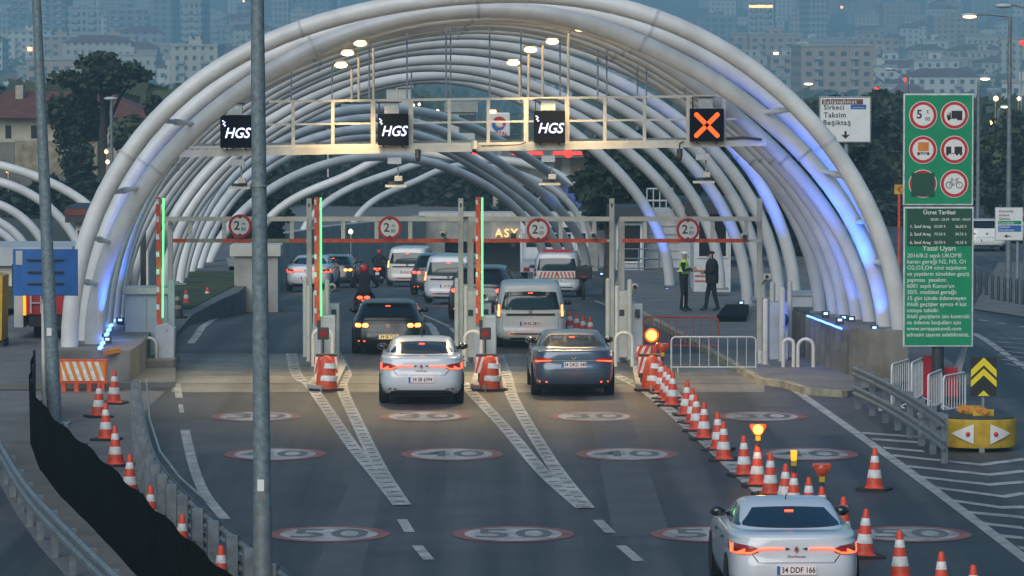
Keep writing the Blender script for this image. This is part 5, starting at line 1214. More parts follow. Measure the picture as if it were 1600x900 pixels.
for y in (406, 425, 443): MB('dark').box(U(42, y, 91.7).x, U(98, y, 91.7).x, 91.73, 91.779, U(0, y + 1, 91.7).z, U(0, y - 1, 91.7).z).build('stiffener', bs, True)
MB('cabinet').box(U(24, 392, 91.7).x, U(32, 0, 91.7).x, 91.77, 91.779, U(0, 414, 91.7).z, U(0, 392, 91.7).z).build('sticker', bs, True)
# ---------------------------------------------------------------- big green sign
SD = 96.0
gs_ = thing('regulation_sign', 'tall green board of six round prohibition signs at the right', 'road sign', (U(1465, 300, SD).x, SD, 0))
def UX(px, D=SD): return U(px, 450, D).x
def UZ(py, D=SD): return U(800, py, D).z
def board(parent, x0, x1, y0, y1, m, y=SD, edge='reflect_white', D=SD, nm='panel', bw=.035):
    X0, X1, Z0, Z1 = UX(x0, D), UX(x1, D), UZ(y1, D), UZ(y0, D)
    MB('cabinet').box(X0, X1, y, y + .05, Z0, Z1).build(nm, parent, True, bevel=.01)
    if edge: MB(edge).box(X0 + .015, X1 - .015, y - .004, y - .0005, Z0 + .015, Z1 - .015).build('border', parent, True)
    MB(m).box(X0 + bw, X1 - bw, y - .009, y - .0045, Z0 + bw, Z1 - bw).build('face', parent, True)
    return X0, X1, Z0, Z1
board(gs_, 1410, 1520, 146, 321, 'sign_green')
kx = SD / F
def ring(cx, cy):
    c = (UX(cx), UZ(cy)); r = 22 * kx
    MB('sign_white').disc(c, 0, r, SD - .010, n=40, th=.003).build('rim', gs_, True)
    MB('sign_red').disc(c, 0, r * .95, SD - .014, n=40, th=.003).build('red_ring', gs_, True)
    MB('sign_white').disc(c, 0, r * .74, SD - .018, n=40, th=.003).build('white_face', gs_, True)
    return c
def ib(c, pts, m='black', y=SD - .0225): return MB(m).poly([(c[0] + x * kx, c[1] + z * kx) for x, z in pts], y - .003, y).build('pictogram', gs_, True)
def ic(c, x, z, r, m='black', y=SD - .0225): return MB(m).disc((c[0] + x * kx, c[1] + z * kx), 0, r * kx, y, n=14, th=.003).build('pictogram', gs_, True)
rc = lambda x0, x1, z0, z1: [(x0, z0), (x1, z0), (x1, z1), (x0, z1)]
c = ring(1441, 180); Y_ = SD - .024
txt('5', .26, 'black', (c[0] - 6 * kx, Y_, c[1] + 1 * kx), gs_, bold=.004, world=True); txt('t', .13, 'black', (c[0] + 7 * kx, Y_, c[1] + 6 * kx), gs_, world=True); txt('00', .11, 'black', (c[0] + 7 * kx, Y_, c[1] - 6 * kx), gs_, world=True)
c = ring(1490, 180); ib(c, rc(-5, 12, -4, 7)); ib(c, [(-12, -4), (-6, -4), (-6, 4), (-10, 4), (-12, 0)]); ib(c, rc(-11, 10, -5.4, -4.2)); [ic(c, x, -6, 2.1) for x in (-9, 6, 10)]; ib(c, rc(-10.3, -8, .5, 3), 'sign_white', SD - .027)
c = ring(1441, 234); ib(c, rc(-8, 9, -2, 12), 'orange_board'); ib(c, rc(-9, 10, -5, -4)); ic(c, -7, -6.5, 2); ic(c, 8, -6.5, 2); ib(c, rc(-5, 5, -7, -6))
c = ring(1490, 234); ib(c, rc(-13, -5, -5, 5)); ib(c, rc(0, 12, -5, 5)); ib(c, rc(-13, 13, -6.2, -5.2)); [ic(c, x, -7, 1.9) for x in (-11, 4, 10)]
c = ring(1441, 287); MB('sign_darkgreen').box(c[0] - 18 * kx, c[0] + 18 * kx, SD - .034, SD - .028, c[1] - 19 * kx, c[1] + 17 * kx).build('cover_sheet', gs_, True)
c = ring(1490, 287)
for x in (-8, 8): MB('black').disc((c[0] + x * kx, c[1] - 2 * kx), 4.2 * kx, 5.3 * kx, SD - .0225, n=24, th=.003).build('pictogram', gs_, True)
for a, b_ in (((-8, -2), (-4, 6)), ((-4, 6), (5, 6)), ((-1, -2), (-4, 6)), ((-8, -2), (-1, -2)), ((-1, -2), (5, 6)), ((4, 8), (8, -2)), ((3, 8), (8, 9)), ((-6, 8), (-2, 8)), ((-4, 6), (-4.5, 8))):
    MB('black').tube([(c[0] + a[0] * kx, SD - .024, c[1] + a[1] * kx), (c[0] + b_[0] * kx, SD - .024, c[1] + b_[1] * kx)], .4 * kx, 4).build('pictogram', gs_, True)
g2_ = thing('notice_sign', 'tall green notice board of white Turkish text with a dark price table on top', 'road sign', (U(1465, 400, SD).x, SD, 0))
board(g2_, 1411, 1521, 323, 542, 'sign_green')
MB('sign_darkgreen').box(UX(1417), UX(1518), SD - .02, SD - .0095, UZ(384), UZ(326)).build('price_panel', g2_, True)
def line(s, px, py, size_px, y=SD - .0095, m='sign_white', al='LEFT', b=0.0006, fit=None):
    return txt(s, size_px * kx, m, (UX(px), y - .002, UZ(py)), g2_, align=al, bold=b, ext=.001, world=True, sx=fit or 1)
yp = SD - .0205
line('Ücret Tarifesi', 1467, 332, 9, yp, al='CENTER', b=.002); line('05:00 - 23:59', 1468, 343, 5.5, yp, al='CENTER'); line('00:00 - 04:59', 1501, 343, 5.5, yp, al='CENTER')
for t_, a_, b2_, y in (('1. Sınıf Araç', '53,00 ₺', '26,50 ₺', 354), ('2. Sınıf Araç', '79,50 ₺', '39,75 ₺', 366), ('6. Sınıf Araç', '20,70 ₺', '10,35 ₺', 379)):
    line(t_, 1421, y, 6.8, yp, b=.0015); line(a_, 1468, y, 6, yp, al='CENTER'); line(b2_, 1501, y, 6, yp, al='CENTER')
line('Yasal Uyarı', 1467, 388, 11.5, al='CENTER', b=.001)
for k, t_ in enumerate(['2016/8-2 sayılı UKOME', 'kararı gereği N2, N3, O1', 'O2,O3,O4 cinsi taşıtların', 've yayaların tünelden geçiş', 'yapması  yasaktır.', '6001 sayılı Kanun’un', '30/5. maddesi gereği;', '15 gün içinde ödenmeyen', 'ihlalli geçişler ayrıca 4 kat', 'cezaya tabidir.', 'ihlalli geçişlerin izin kontrolü', 've ödeme koşulları için', 'www.avrasyatuneli.com', 'adresini ziyaret edebilirsiniz.']):
    o = line(t_, 1417, 399.5 + k * 9.5, 9.0); wd = max(v.co.x for v in o.data.vertices) / kx
    if wd > 98: o.scale = (98 / wd, 1, 1)
for x in (1459, 1475): pass
pb_ = MB('dark').tube([(UX(1467), SD + .16, 0), (UX(1467), SD + .16, UZ(150))], .13, 14); pb_ = pb_.build('pole', gs_, True)
for y in (200, 290, 380, 500):
    MB('grey_steel').box(UX(1425), UX(1505), SD + .051, SD + .09, UZ(y + 2), UZ(y - 2)).build('bracket', gs_ if y < 321 else g2_, True)
# white direction sign
ds = thing('direction_sign', 'white direction sign reading Sirkeci and Taksim behind the arches', 'road sign', (UX(1320, 126), 126, 0)); kx2 = 126 / F
board(ds, 1279, 1360, 151, 223, 'sign_white', y=126, edge='black', D=126, bw=.03)
def dl(s, px, py, sz, m='black', al='LEFT', y=125.989, b=.004): return txt(s, sz * kx2, m, (UX(px, 126), y, UZ(py, 126)), ds, align=al, bold=b, ext=.001, world=True, spacing=1.12)
MB('sign_brown').box(UX(1283, 126), UX(1347, 126), 125.983, 125.99, UZ(163, 126), UZ(155, 126)).build('brown_band', ds, True); dl('Sultanahmet', 1285, 159, 9.5, 'sign_white', y=125.981, b=.001)
MB('sign_blue').box(UX(1328, 126), UX(1352, 126), 125.983, 125.99, UZ(170.5, 126), UZ(163.5, 126)).build('blue_band', ds, True)
MB('sign_white').box(UX(1331, 126), UX(1349, 126), 125.98, 125.9825, UZ(168.6, 126), UZ(168, 126)).build('bridge_mark', ds, True)
dl('Sirkeci', 1286, 168, 10.5); dl('Taksim', 1286, 180, 11); dl('Beşiktaş', 1285, 192, 11)
MB('black').poly([(UX(1320 + a, 126), UZ(211 - z, 126)) for a, z in ((-1.8, 6), (1.8, 6), (1.8, 0), (7, 1), (0, -6), (-7, 1), (-1.8, 0))], 125.984, 125.99).build('down_arrow', ds, True)
MB('grey_steel').tube([(UX(1322, 126), 126.15, 0), (UX(1322, 126), 126.15, UZ(155, 126))], .07, 8).build('post', ds, True)
# small white destination sign at the right edge
D2 = 140; d2 = thing('direction_sign', 'small white sign with green and blue lines near the right picture edge', 'road sign', (UX(1577, D2), D2, 0)); k3 = D2 / F
board(d2, 1554, 1598, 324, 376, 'sign_white', y=D2, edge='cabinet', D=D2, bw=.025)
MB('sign_green').box(UX(1559, D2), UX(1595, D2), D2 - .016, D2 - .0095, UZ(350.5, D2), UZ(345, D2)).build('green_band', d2, True); MB('sign_blue').box(UX(1559, D2), UX(1595, D2), D2 - .016, D2 - .0095, UZ(362, D2), UZ(352, D2)).build('blue_band', d2, True)
for s_, y, m in (('Kömürlük', 330, 'black'), ('Ankara', 336, 'black'), ('Çamlıca', 341.5, 'black'), ('Çevreyolu', 348, 'sign_white'), ('Atatürk', 354.5, 'sign_white'), ('Havalimanı', 359.5, 'sign_white')):
    txt(s_, 5.6 * k3, m, (UX(1560, D2), D2 - .018, UZ(y, D2)), d2, align='LEFT', ext=.001, world=True)
MB('black').poly([(UX(1568, D2), UZ(369, D2)), (UX(1573, D2), UZ(366, D2)), (UX(1573, D2), UZ(368.3, D2)), (UX(1579, D2), UZ(368.3, D2)), (UX(1579, D2), UZ(369.7, D2)), (UX(1573, D2), UZ(369.7, D2)), (UX(1573, D2), UZ(372, D2))], D2 - .016, D2 - .0095).build('arrow', d2, True)
MB('grey_steel').tube([(UX(1590, D2), D2 + .1, gz(15, D2)), (UX(1590, D2), D2 + .1, UZ(330, D2))], .05, 8).build('post', d2, True)
# small yellow arrow sign behind the arches
ya = thing('arrow_sign', 'small yellow sign with a red left chevron beside the green board', 'traffic sign', U(1405, 296, 150)); q = ya.location
MB('yellow').box(-.16, .2, 0, .03, -.16, .16).build('panel', ya); MB('sign_red').poly([(-.08, 0), (.06, .12), (.12, .12), (.0, 0), (.12, -.12), (.06, -.12)], -.01, -.002).build('chevron', ya); MB('orange').box(-.04, .04, .031, .07, -q.z, .1).build('post', ya)
# ---------------------------------------------------------------- street lamps around
def slamp(lab, hx, hy, px, py_t, D, lit=False, base=None, m='galvanised', e=0, hs=1):
    t, h = U(px, py_t, D), U(hx, hy, D); z0 = gz(t.x, D); o = thing('street_lamp', lab, 'street lamp', (t.x, D, z0))
    MB(m).tube([(0, 0, 0), (0, 0, t.z - z0)], [.11, .06], 12).build('pole', o); 
    MB(m).tube([(0, 0, t.z - z0), ((h.x - t.x) * .5, 0, (t.z + h.z) / 2 - z0 + .05), (h.x - t.x, 0, h.z - z0 + .04)], .035, 8).build('arm', o)
    MB('cabinet').sph((h.x - t.x, 0, h.z - z0), (.30 * hs, .14, .08)).build('head', o)
    if lit: MB(lit).sph((h.x - t.x, -.03, h.z - z0 - .035), (.24 * hs, .12, .06)).build('lens', o)
    return o
slamp('tall street lamp near the right edge with a lit orange head', 1515, 24, 1578, 26, 148, 'lamp_orange')
slamp('unlit street lamp head reaching in at the top right corner', 1568, 9, 1606, 13, 146)
slamp('street lamp with small white head behind the green board', 1539, 122, 1529, 126, 210, 'lamp_far')
slamp('unlit street lamp arm left above the green board', 1390, 108, 1418, 120, 230)
slamp('small white lit lamp left of the white direction sign', 1263, 130, 1254, 134, 240, 'lamp_far')
slamp('double headed unlit lamp before the red roofed house', 173, 154, 174, 163, 190); 
slamp('lit lamp at the far right among the trees', 1570, 166, 1560, 172, 260, 'lamp_far'); slamp('thin lit lamp behind the right arches', 990, 116, 996, 118, 200, 'lamp_far', hs=.6)
for i, (x, y, m, r) in enumerate([(1378, 175, 'lamp_far', .13), (1382, 180, 'lamp_far', .15), (1400, 176, 'lamp_far', .13), (1363, 160, 'lamp_orange', .12), (1556, 154, 'lamp_orange', .14), (1592, 154, 'lamp_far', .1), (1548, 192, 'lamp_orange', .1), (425, 173, 'lamp_far', .1), (517, 173, 'lamp_far', .07), (645, 165, 'lamp_far', .1), (684, 173, 'lamp_far', .07), (816, 163, 'lamp_far', .1), (655, 163, 'lamp_far', .07), (12, 265, 'lamp_orange', .11), (166, 237, 'lamp_orange', .07), (168, 253, 'lamp_orange', .07), (930, 172, 'lamp_orange', .13), (1415, 125, 'red_led', .12), (1597, 67, 'red_led', .15), (1370, 139, 'red_led', .12), (548, 362, 'lamp_far', .08)]):
    D = 300 if y < 200 else 200
    p = U(x, y, D); z0 = gz(p.x, D); o = thing('lamp_post', f'distant {"red" if m == "red_led" else "orange" if m == "lamp_orange" else "yellow-white"} point of light on a thin post, {"left of the canopy" if x < 300 else "seen through the canopy" if x < 1000 else "right of the canopy"}', 'street lamp', (p.x, D, z0), group=f'distant lamps {m} {0 if x < 300 else 1 if x < 1000 else 2}'); r *= 1.2
    MB(m).sph((0, 0, p.z - z0), r).build('lens', o); MB('grey_steel').tube([(0, .25, 0), (0, .25, p.z - z0 + .1)], .04, 6).build('pole', o); MB('grey_steel').box(-.05, .05, 0, .3, p.z - z0 + r, p.z - z0 + r + .06).build('arm', o)
# bollards at right
for k in range(13):
    p = G(1522 + k * 9.5, 465 + k * 2.3 - (6 if k < 3 else 0), -.3); z = gz(p.x, p.y); o = MB('dark').lathe([(.05, 0), (.05, .75), (.0, .80)], 10).build('bollard')
    o.location = (p.x, p.y, z); tag(o, 'short dark bollard in the curved row on the right pavement', 'bollard', 'dark bollards along the side road')
side = MB('asphalt_old'); 
rtw = MB('pavement'); q = [G(1520, 470, .12), G(1700, 505, .12), G(1700, 390, -.3), G(1560, 395, -.3)]; rtw.add([(v.x, v.y, gz(v.x, v.y) + .03) for v in q], [(0, 1, 2, 3)]); struct(rtw.build('pavement_side'))
sr = MB('asphalt'); sr.add([(x, y, gz(x, y) + .006) for x, y in ((13, 40), (40, 40), (40, 122), (13, 122))], [(0, 1, 2, 3)]); sr.add([(x, y, gz(x, y) + .006) for x, y in ((13, 122), (40, 122), (40, 262), (13, 262))], [(0, 1, 2, 3)]); struct(sr.build('side_road'))
pl2 = MB('paint_line')
strip(pl2, [(1521, 521), (1545, 535), (1580, 560), (1640, 600)], .2, z=.012)
for k in range(7): strip(pl2, [(1535 + k * 6, 527 + k * 7), (1640, 532 + k * 8)], .12, z=.012)
for x, y in ((1530, 497), (1557, 503), (1592, 510)): strip(pl2, [(x, y), (x + 14, y + 2.5)], .12, z=.012)
struct(pl2.build('side_road_lines'))
# ---------------------------------------------------------------- booths and buildings of the plaza
def booth(lab, x0, x1, yt, yb, D, depth, wall='white_paint', roof='dark', win=None, base=.12, fascia=None, nm='toll_booth', stripes=None):
    X0, X1, Z1 = U(x0, 400, D).x, U(x1, 400, D).x, UZ(yt, D); o = thing(nm, lab, 'booth', ((X0 + X1) / 2, D, base))
    MB(wall).box(X0, X1, D, D + depth, base, Z1).build('walls', o, True, bevel=.02)
    MB(roof).box(X0 - .25, X1 + .25, D - .35, D + depth + .2, Z1 + .001, Z1 + .42).build('roof', o, True)
    if fascia: MB(fascia).box(X0 - .26, X1 + .26, D - .37, D - .351, Z1 + .20, Z1 + .38).build('fascia', o, True)
    for (a, b_, c_, d_) in win or []:
        f_ = MB('sign_white').box(UX(a - 3, D), UX(b_ + 3, D), D - .04, D - .001, UZ(d_ + 3, D), UZ(c_ - 3, D)).build('window_frame', o, True)
        MB('glass_win').box(UX(a, D), UX(b_, D), D - .05, D - .041, UZ(d_, D), UZ(c_, D)).build('pane', f_, False if False else True) if False else None
        w2 = MB('glass_win').box(UX(a, D), UX(b_, D), D - .05, D - .0405, UZ(d_, D), UZ(c_, D)).build('window_pane', o, True)
    for k in range(stripes or 0):
        MB('red_orange').box(X0 + .03, X0 + .45, D - .02, D - .001, UZ(424 + k * 8, D), UZ(422 + k * 8, D)).build('stripe', o, True)
    return o
booth('white booth with a big dark window behind the two standing men', 1084, 1142, 334, 452, 137, 2.6, win=[(1092, 1134, 334, 400)], stripes=3)
booth('grey booth with dark windows left of the white stair block', 962, 1006, 343, 432, 150, 2.8, wall='cabinet', win=[(967, 1000, 352, 408)], base=.12)
ok = thing('plant_building', 'white panelled building with outside railing behind the booths', 'building', (UX(1035, 152), 152, 0))
MB('white_paint').box(UX(1008, 152), UX(1090, 152), 152, 156, .12, UZ(331, 152)).build('walls', ok, True)
for k in range(8): MB('cabinet').box(UX(1008, 152) - .01, UX(1060, 152), 151.97, 151.999, .4 + k * .28, .43 + k * .28).build('panel_seam', ok, True)
MB('dark').box(UX(1052, 151), UX(1200, 151), 150.5, 155, UZ(331, 151), UZ(312, 151)).build('flat_roof', ok, True)
for z in (.5, 1.0): MB('cabinet').tube([(UX(1010, 152), 151.5, UZ(331, 152) + z * .8), (UX(1050, 152), 151.5, UZ(331, 152) + z * .8)], .03, 6).build('rail', ok, True)
for k in range(5): MB('cabinet').tube([(UX(1010 + k * 10, 152), 151.5, UZ(331, 152)), (UX(1010 + k * 10, 152), 151.5, UZ(331, 152) + .8)], .025, 6).build('rail_post', ok, True)
fr_ = thing('handrail', 'thin grey handrail in front of the grey booth', 'handrail', (UX(965, 148), 148, .12))
for y in (365, 380, 395): MB('galvanised').tube([(UX(966, 148), 148, UZ(y + 24, 148)), (UX(1030, 148), 148, UZ(y + 24, 148))], .022, 6).build('rail', fr_, True)
for x in (966, 998, 1030): MB('galvanised').tube([(UX(x, 148), 148, .12), (UX(x, 148), 148, UZ(389, 148))], .03, 6).build('rail_post', fr_, True)
rp = MB('screen').flatpoly([(5.6, 122.3), (6.4, 122.3), (6.75, 127.5), (6.1, 127.5)], .121, .3).build('access_ramp'); recentre(rp, (6, 123, .12)); tag(rp, 'black hatch box on the pavement right of the dark dressed man', 'hatch')
booth('cream booth with an orange roof band behind the left arch feet', 118, 232, 347, 545, 124, 3, wall='cream_steel', win=[(196, 212, 395, 458), (122, 136, 360, 420)], fascia='rooftile', base=.0)
pp_ = MB('dark').box(-.07, .07, -.07, .07, 0, 3.6).build('steel_column'); pp_.location = (UX(224, 118), 118, .12); tag(pp_, 'thin dark steel column left of the green lit barrier', 'column')
lw_ = thing('long_shed', 'long low cream shed at the left edge under the small arches', 'building', (UX(60, 140), 140, 0))
MB('cream_steel').box(UX(-60, 140), UX(112, 140), 140, 144, 0, UZ(415, 140)).build('walls', lw_, True); MB('cabinet').box(UX(-62, 140), UX(114, 140), 139.8, 144.2, UZ(415, 140) + .001, UZ(386, 140)).build('roof_edge', lw_, True)
ys = thing('yellow_barrel', 'yellow-brown skip standing at the far left edge behind the cones', 'skip', (UX(5, 112), 112, 0)); MB('yellow').poly([(UX(-24, 112), .3), (UX(2, 112), .3), (UX(4, 112), 1.9), (UX(-28, 112), 2.0)], 112, 113.4).build('tub', ys, True); MB('dark').box(UX(-22, 112), UX(4, 112), 112.1, 113.3, 0, .299).build('base', ys, True)
# second, smaller canopy at far left
for i, (pts, D) in enumerate([([(-330, 440), (-270, 320), (-150, 262), (0, 259), (60, 276), (100, 298), (140, 322)], 152), ([(-330, 470), (-250, 340), (-120, 285), (0, 284), (40, 300), (75, 323), (112, 362), (130, 400)], 156), ([(-330, 500), (-250, 370), (-120, 318), (-30, 312), (10, 324), (45, 350), (70, 385), (80, 410)], 160),
                              ([(-330, 500), (-250, 400), (-120, 345), (-40, 335), (0, 347), (30, 372), (50, 405)], 164), ([(-330, 500), (-250, 420), (-120, 365), (-40, 350), (0, 362), (25, 385), (38, 410)], 168)]):
    path = fit_arch(pts, D, D); o = thing('canopy_arch', f'thin white pipe arch of the second canopy at the left edge, {ordn[i]} from the top', 'arch', path[0], group='pipe arches of the second canopy'); MB('white_pipe').tube(path, .16, 12).build('pipe', o, True)
# stone house
HS = 258
ho = thing('stone_house', 'old stone house with hipped red tile roof behind the trees at left', 'house', (UX(100, HS), HS, 0)); 
MB('plaster').box(UX(-60, HS), UX(218, HS), HS, HS + 9, -2, UZ(182, HS)).build('wall', ho, True)
MB('stone').box(UX(28, HS), UX(156, HS), HS - 1.2, HS - .01, -2, UZ(220, HS)).build('stone_wall', ho, True); MB('concrete_dark').box(UX(-60, HS), UX(27, HS), HS - 1.0, HS - .01, -2, UZ(222, HS)).build('lower_wall', ho, True)
xa, xb, ze, zr_ = UX(-70, HS), UX(245, HS), UZ(184, HS), UZ(144, HS); y0, y1 = HS - .7, HS + 9.7
b = MB('rooftile'); b.add([(xa, y0, ze), (xb, y0, ze), (xb, y1, ze), (xa, y1, ze), (xa + 2.5, HS + 4.5, zr_), (xb - 3.2, HS + 4.5, zr_)], [(0, 1, 5, 4), (1, 2, 5), (2, 3, 4, 5), (3, 0, 4), (3, 2, 1, 0)]); b.build('roof', ho, True)
MB('plaster').box(UX(17, HS), UX(29, HS), HS + 3, HS + 4, zr_ - .9, UZ(134, HS)).build('chimney', ho, True)
for x in (10, 50, 182, 205): MB('glass_win').box(UX(x, HS), UX(x + 9, HS), HS - .03, HS - .001, UZ(216, HS), UZ(196, HS)).build('window', ho, True)
lw2 = MB('concrete_dark').box(UX(-60, 235), UX(150, 235), 235, 235.6, -2, UZ(272, 235)).build('garden_wall'); recentre(lw2, (UX(50, 235), 235, 0)); tag(lw2, 'dark rubble garden wall below the stone house', 'wall')
# fuel station
fs = thing('fuel_station', 'fuel station building with a red lit fascia behind the right arches', 'building', (UX(860, 254), 254, 0)); D = 254
MB('plaster').box(UX(770, D), UX(945, D), D + 2, D + 9, -4, UZ(236, D)).build('wall', fs, True)
for a, b_ in ((762, 768), (745, 770), (825, 848), (862, 878), (893, 930)): pass
MB('concrete_dark').box(UX(742, D), UX(960, D), D, D + 1.9, UZ(246, D), UZ(234, D)).build('canopy_band', fs, True)
for a, b_ in ((738, 752), (800, 848), (864, 882), (896, 930)): MB('red_led').box(UX(a, D), UX(b_, D), D - .06, D - .001, UZ(242, D), UZ(237, D)).build('lit_strip', fs, True)
MB('red_led').disc((UX(888, D), UZ(240, D)), 0, .24, D - .01, n=18).build('lit_emblem', fs, True)
txt('e9', .5, 'red_led', (UX(963, D), D - .03, UZ(240, D)), fs, bold=.03, world=True)
for x in (855, 878, 917): MB('sign_white').box(UX(x, D), UX(x + 13, D), D + 1.95, D + 1.999, UZ(275, D), UZ(248, D)).build('poster', fs, True)
MB('lamp_far').box(UX(906, D), UX(914, D), D + 1.9, D + 1.94, UZ(284, D), UZ(276, D)).build('lit_sign', fs, True)
ts = thing('fuel_sign', 'white fuel brand pylon with red and blue swirl reading TOTAL above the gantry', 'sign', (UX(780, 230), 230, 0)); D = 230; k4 = D / F; cx, cz = UX(780, D), UZ(194, D)
MB('sign_white').box(UX(764, D), UX(797, D), D, D + .3, UZ(213, D), UZ(176, D)).build('panel', ts, True, bevel=.06); MB('grey_steel').box(cx - .1, cx + .1, D + .31, D + .5, 0, cz).build('pole', ts, True)
for a0, a1_, r0, r1, m in ((-20, 150, 5.5, 10, 'sign_red'), (150, 330, 5.8, 9.5, 'sign_blue'), (30, 140, 9, 12, 'sign_red'), (200, 300, 3.5, 6.2, 'orange_board'), (170, 260, 9, 11.5, 'sign_blue')):
    MB(m).disc((cx, cz), r0 * k4, r1 * k4, D - .012 - r0 * .001, n=18, a0=a0, a1=a1_).build('swirl', ts, True)
txt('TOTAL', 8.5 * k4, 'sign_red', (cx, D - .02, UZ(209, D)), ts, bold=.008, world=True)
MB('lamp_orange').box(UX(764, D), UX(775, D), D - .02, D + .2, UZ(175.5, D), UZ(172, D)).build('lamp', ts, True)
# ---------------------------------------------------------------- people
def figure(name, label, loc, rz, J, E, rad, regions, cat='person', sc=1.0, sub=2):
    """one continuous skinned body; regions: list of (fn(point)->bool, material)"""
    names_ = list(J); me = bpy.data.meshes.new('body'); me.from_pydata([J[n] for n in names_], [(names_.index(a), names_.index(b_)) for a, b_ in E], [])
    o = bpy.data.objects.new('body', me); COL.objects.link(o); md = o.modifiers.new('s', 'SKIN'); md.branch_smoothing = .3
    for i, n in enumerate(names_):
        r = rad[n]; r = r if isinstance(r, tuple) else (r, r); o.data.skin_vertices[0].data[i].radius = r; o.data.skin_vertices[0].data[i].use_root = (n == 'pelvis')
    s2 = o.modifiers.new('u', 'SUBSURF'); s2.levels = sub; s2.render_levels = sub
    bpy.context.view_layer.update()
    m2 = bpy.data.meshes.new_from_object(o.evaluated_get(bpy.context.evaluated_depsgraph_get())); bpy.data.objects.remove(o)
    ms = []
    for f_, m in regions:
        if m not in ms: ms.append(m)
    m2.materials.clear(); [m2.materials.append(M[m]) for m in ms]
    for p in m2.polygons:
        p.use_smooth = True
        for f_, m in regions:
            if f_(p.center): p.material_index = ms.index(m); break
    root = thing(name, label, cat, loc, rz); root.scale = (sc, sc, sc); ob = bpy.data.objects.new('body', m2); COL.objects.link(ob); ob.parent = root
    return root
def face(root, c, s=1):
    """face turned to +x local of head centre c"""
    MB('skin').sph((c[0] + .100 * s, c[1], c[2] - .01), (.022, .014, .025), n=8).build('nose', root)
    for sg in (-1, 1): MB('black').sph((c[0] + .088, c[1] + sg * .035, c[2] + .02), (.010, .014, .008), n=8).build('eye', root); MB('skin').sph((c[0], c[1] + sg * .078, c[2]), (.02, .012, .032), n=8).build('ear', root)
    MB('sign_red').sph((c[0] + .085, c[1], c[2] - .055), (.010, .026, .006), n=8).build('mouth', root)
def hand(J, E, rad, side, w_, d, spread):
    """palm w_ -> fingers along d; spread across"""
    w_, d, spread = Vector(w_), Vector(d).normalized(), Vector(spread).normalized()
    k = side + 'palm'; J[k] = tuple(w_ + d * .07); rad[k] = (.032, .016); E.append((side + 'wrist', k))
    for i, (off, L_) in enumerate(((-.030, .065), (-.010, .078), (.011, .072), (.030, .055))):
        a, b_ = side + f'f{i}a', side + f'f{i}b'; cl = Vector((0, 0, -.012))
        J[a] = tuple(w_ + d * (.085 + L_ * .5) + spread * off); J[b_] = tuple(w_ + d * (.08 + L_) + spread * off * 1.05 + cl); rad[a] = .009; rad[b_] = .007; E += [(k, a), (a, b_)]
    a, b_ = side + 'ta', side + 'tb'; J[a] = tuple(w_ + d * .05 - spread * .045); J[b_] = tuple(w_ + d * .085 - spread * .055); rad[a] = .010; rad[b_] = .008; E += [(k, a), (a, b_)]
def human(arms, H=1.70, step=.10, lean=0, bulk=1.0, stride=0):
    """standing figure facing +x; arms: dict side-> (elbow, wrist, handdir, spread)"""
    J = dict(pelvis=(0, 0, .94), waist=(.01 + lean * .3, 0, 1.08), chest=(.02 + lean * .7, 0, 1.28), upper=(.01 + lean, 0, 1.40), neck=(.015 + lean, 0, 1.49), head=(.035 + lean, 0, 1.565), crown=(.03 + lean, 0, 1.66))
    rad = dict(pelvis=(.135 * bulk, .175 * bulk), waist=(.12 * bulk, .165 * bulk), chest=(.135 * bulk, .19 * bulk), upper=(.10 * bulk, .16 * bulk), neck=.058, head=(.092, .078), crown=(.070, .060))
    E = [('pelvis', 'waist'), ('waist', 'chest'), ('chest', 'upper'), ('upper', 'neck'), ('neck', 'head'), ('head', 'crown')]
    for s_, sg in (('l', 1), ('r', -1)):
        fx = stride * sg
        J[s_ + 'hip'] = (0, sg * .095, .88); J[s_ + 'knee'] = (fx * .5 + .03, sg * .11, .50); J[s_ + 'ankle'] = (fx, sg * step, .10); J[s_ + 'heel'] = (fx - .03, sg * step, .045); J[s_ + 'toe'] = (fx + .17, sg * (step + .03), .035)
        rad[s_ + 'hip'] = .105 * bulk; rad[s_ + 'knee'] = .070; rad[s_ + 'ankle'] = .052; rad[s_ + 'heel'] = (.045, .045); rad[s_ + 'toe'] = (.04, .032)
        E += [('pelvis', s_ + 'hip'), (s_ + 'hip', s_ + 'knee'), (s_ + 'knee', s_ + 'ankle'), (s_ + 'ankle', s_ + 'heel'), (s_ + 'ankle', s_ + 'toe')]
        el, wr, hd_, sp = arms[s_]; J[s_ + 'sho'] = (.005 + lean, sg * .185, 1.405); J[s_ + 'elbow'] = el; J[s_ + 'wrist'] = wr
        rad[s_ + 'sho'] = .068 * bulk; rad[s_ + 'elbow'] = .052; rad[s_ + 'wrist'] = .034; E += [('upper', s_ + 'sho'), (s_ + 'sho', s_ + 'elbow'), (s_ + 'elbow', s_ + 'wrist')]; hand(J, E, rad, s_, wr, hd_, sp)
    return J, E, rad
inb = lambda c, J, k, r: (Vector(c) - Vector(J[k])).length < r
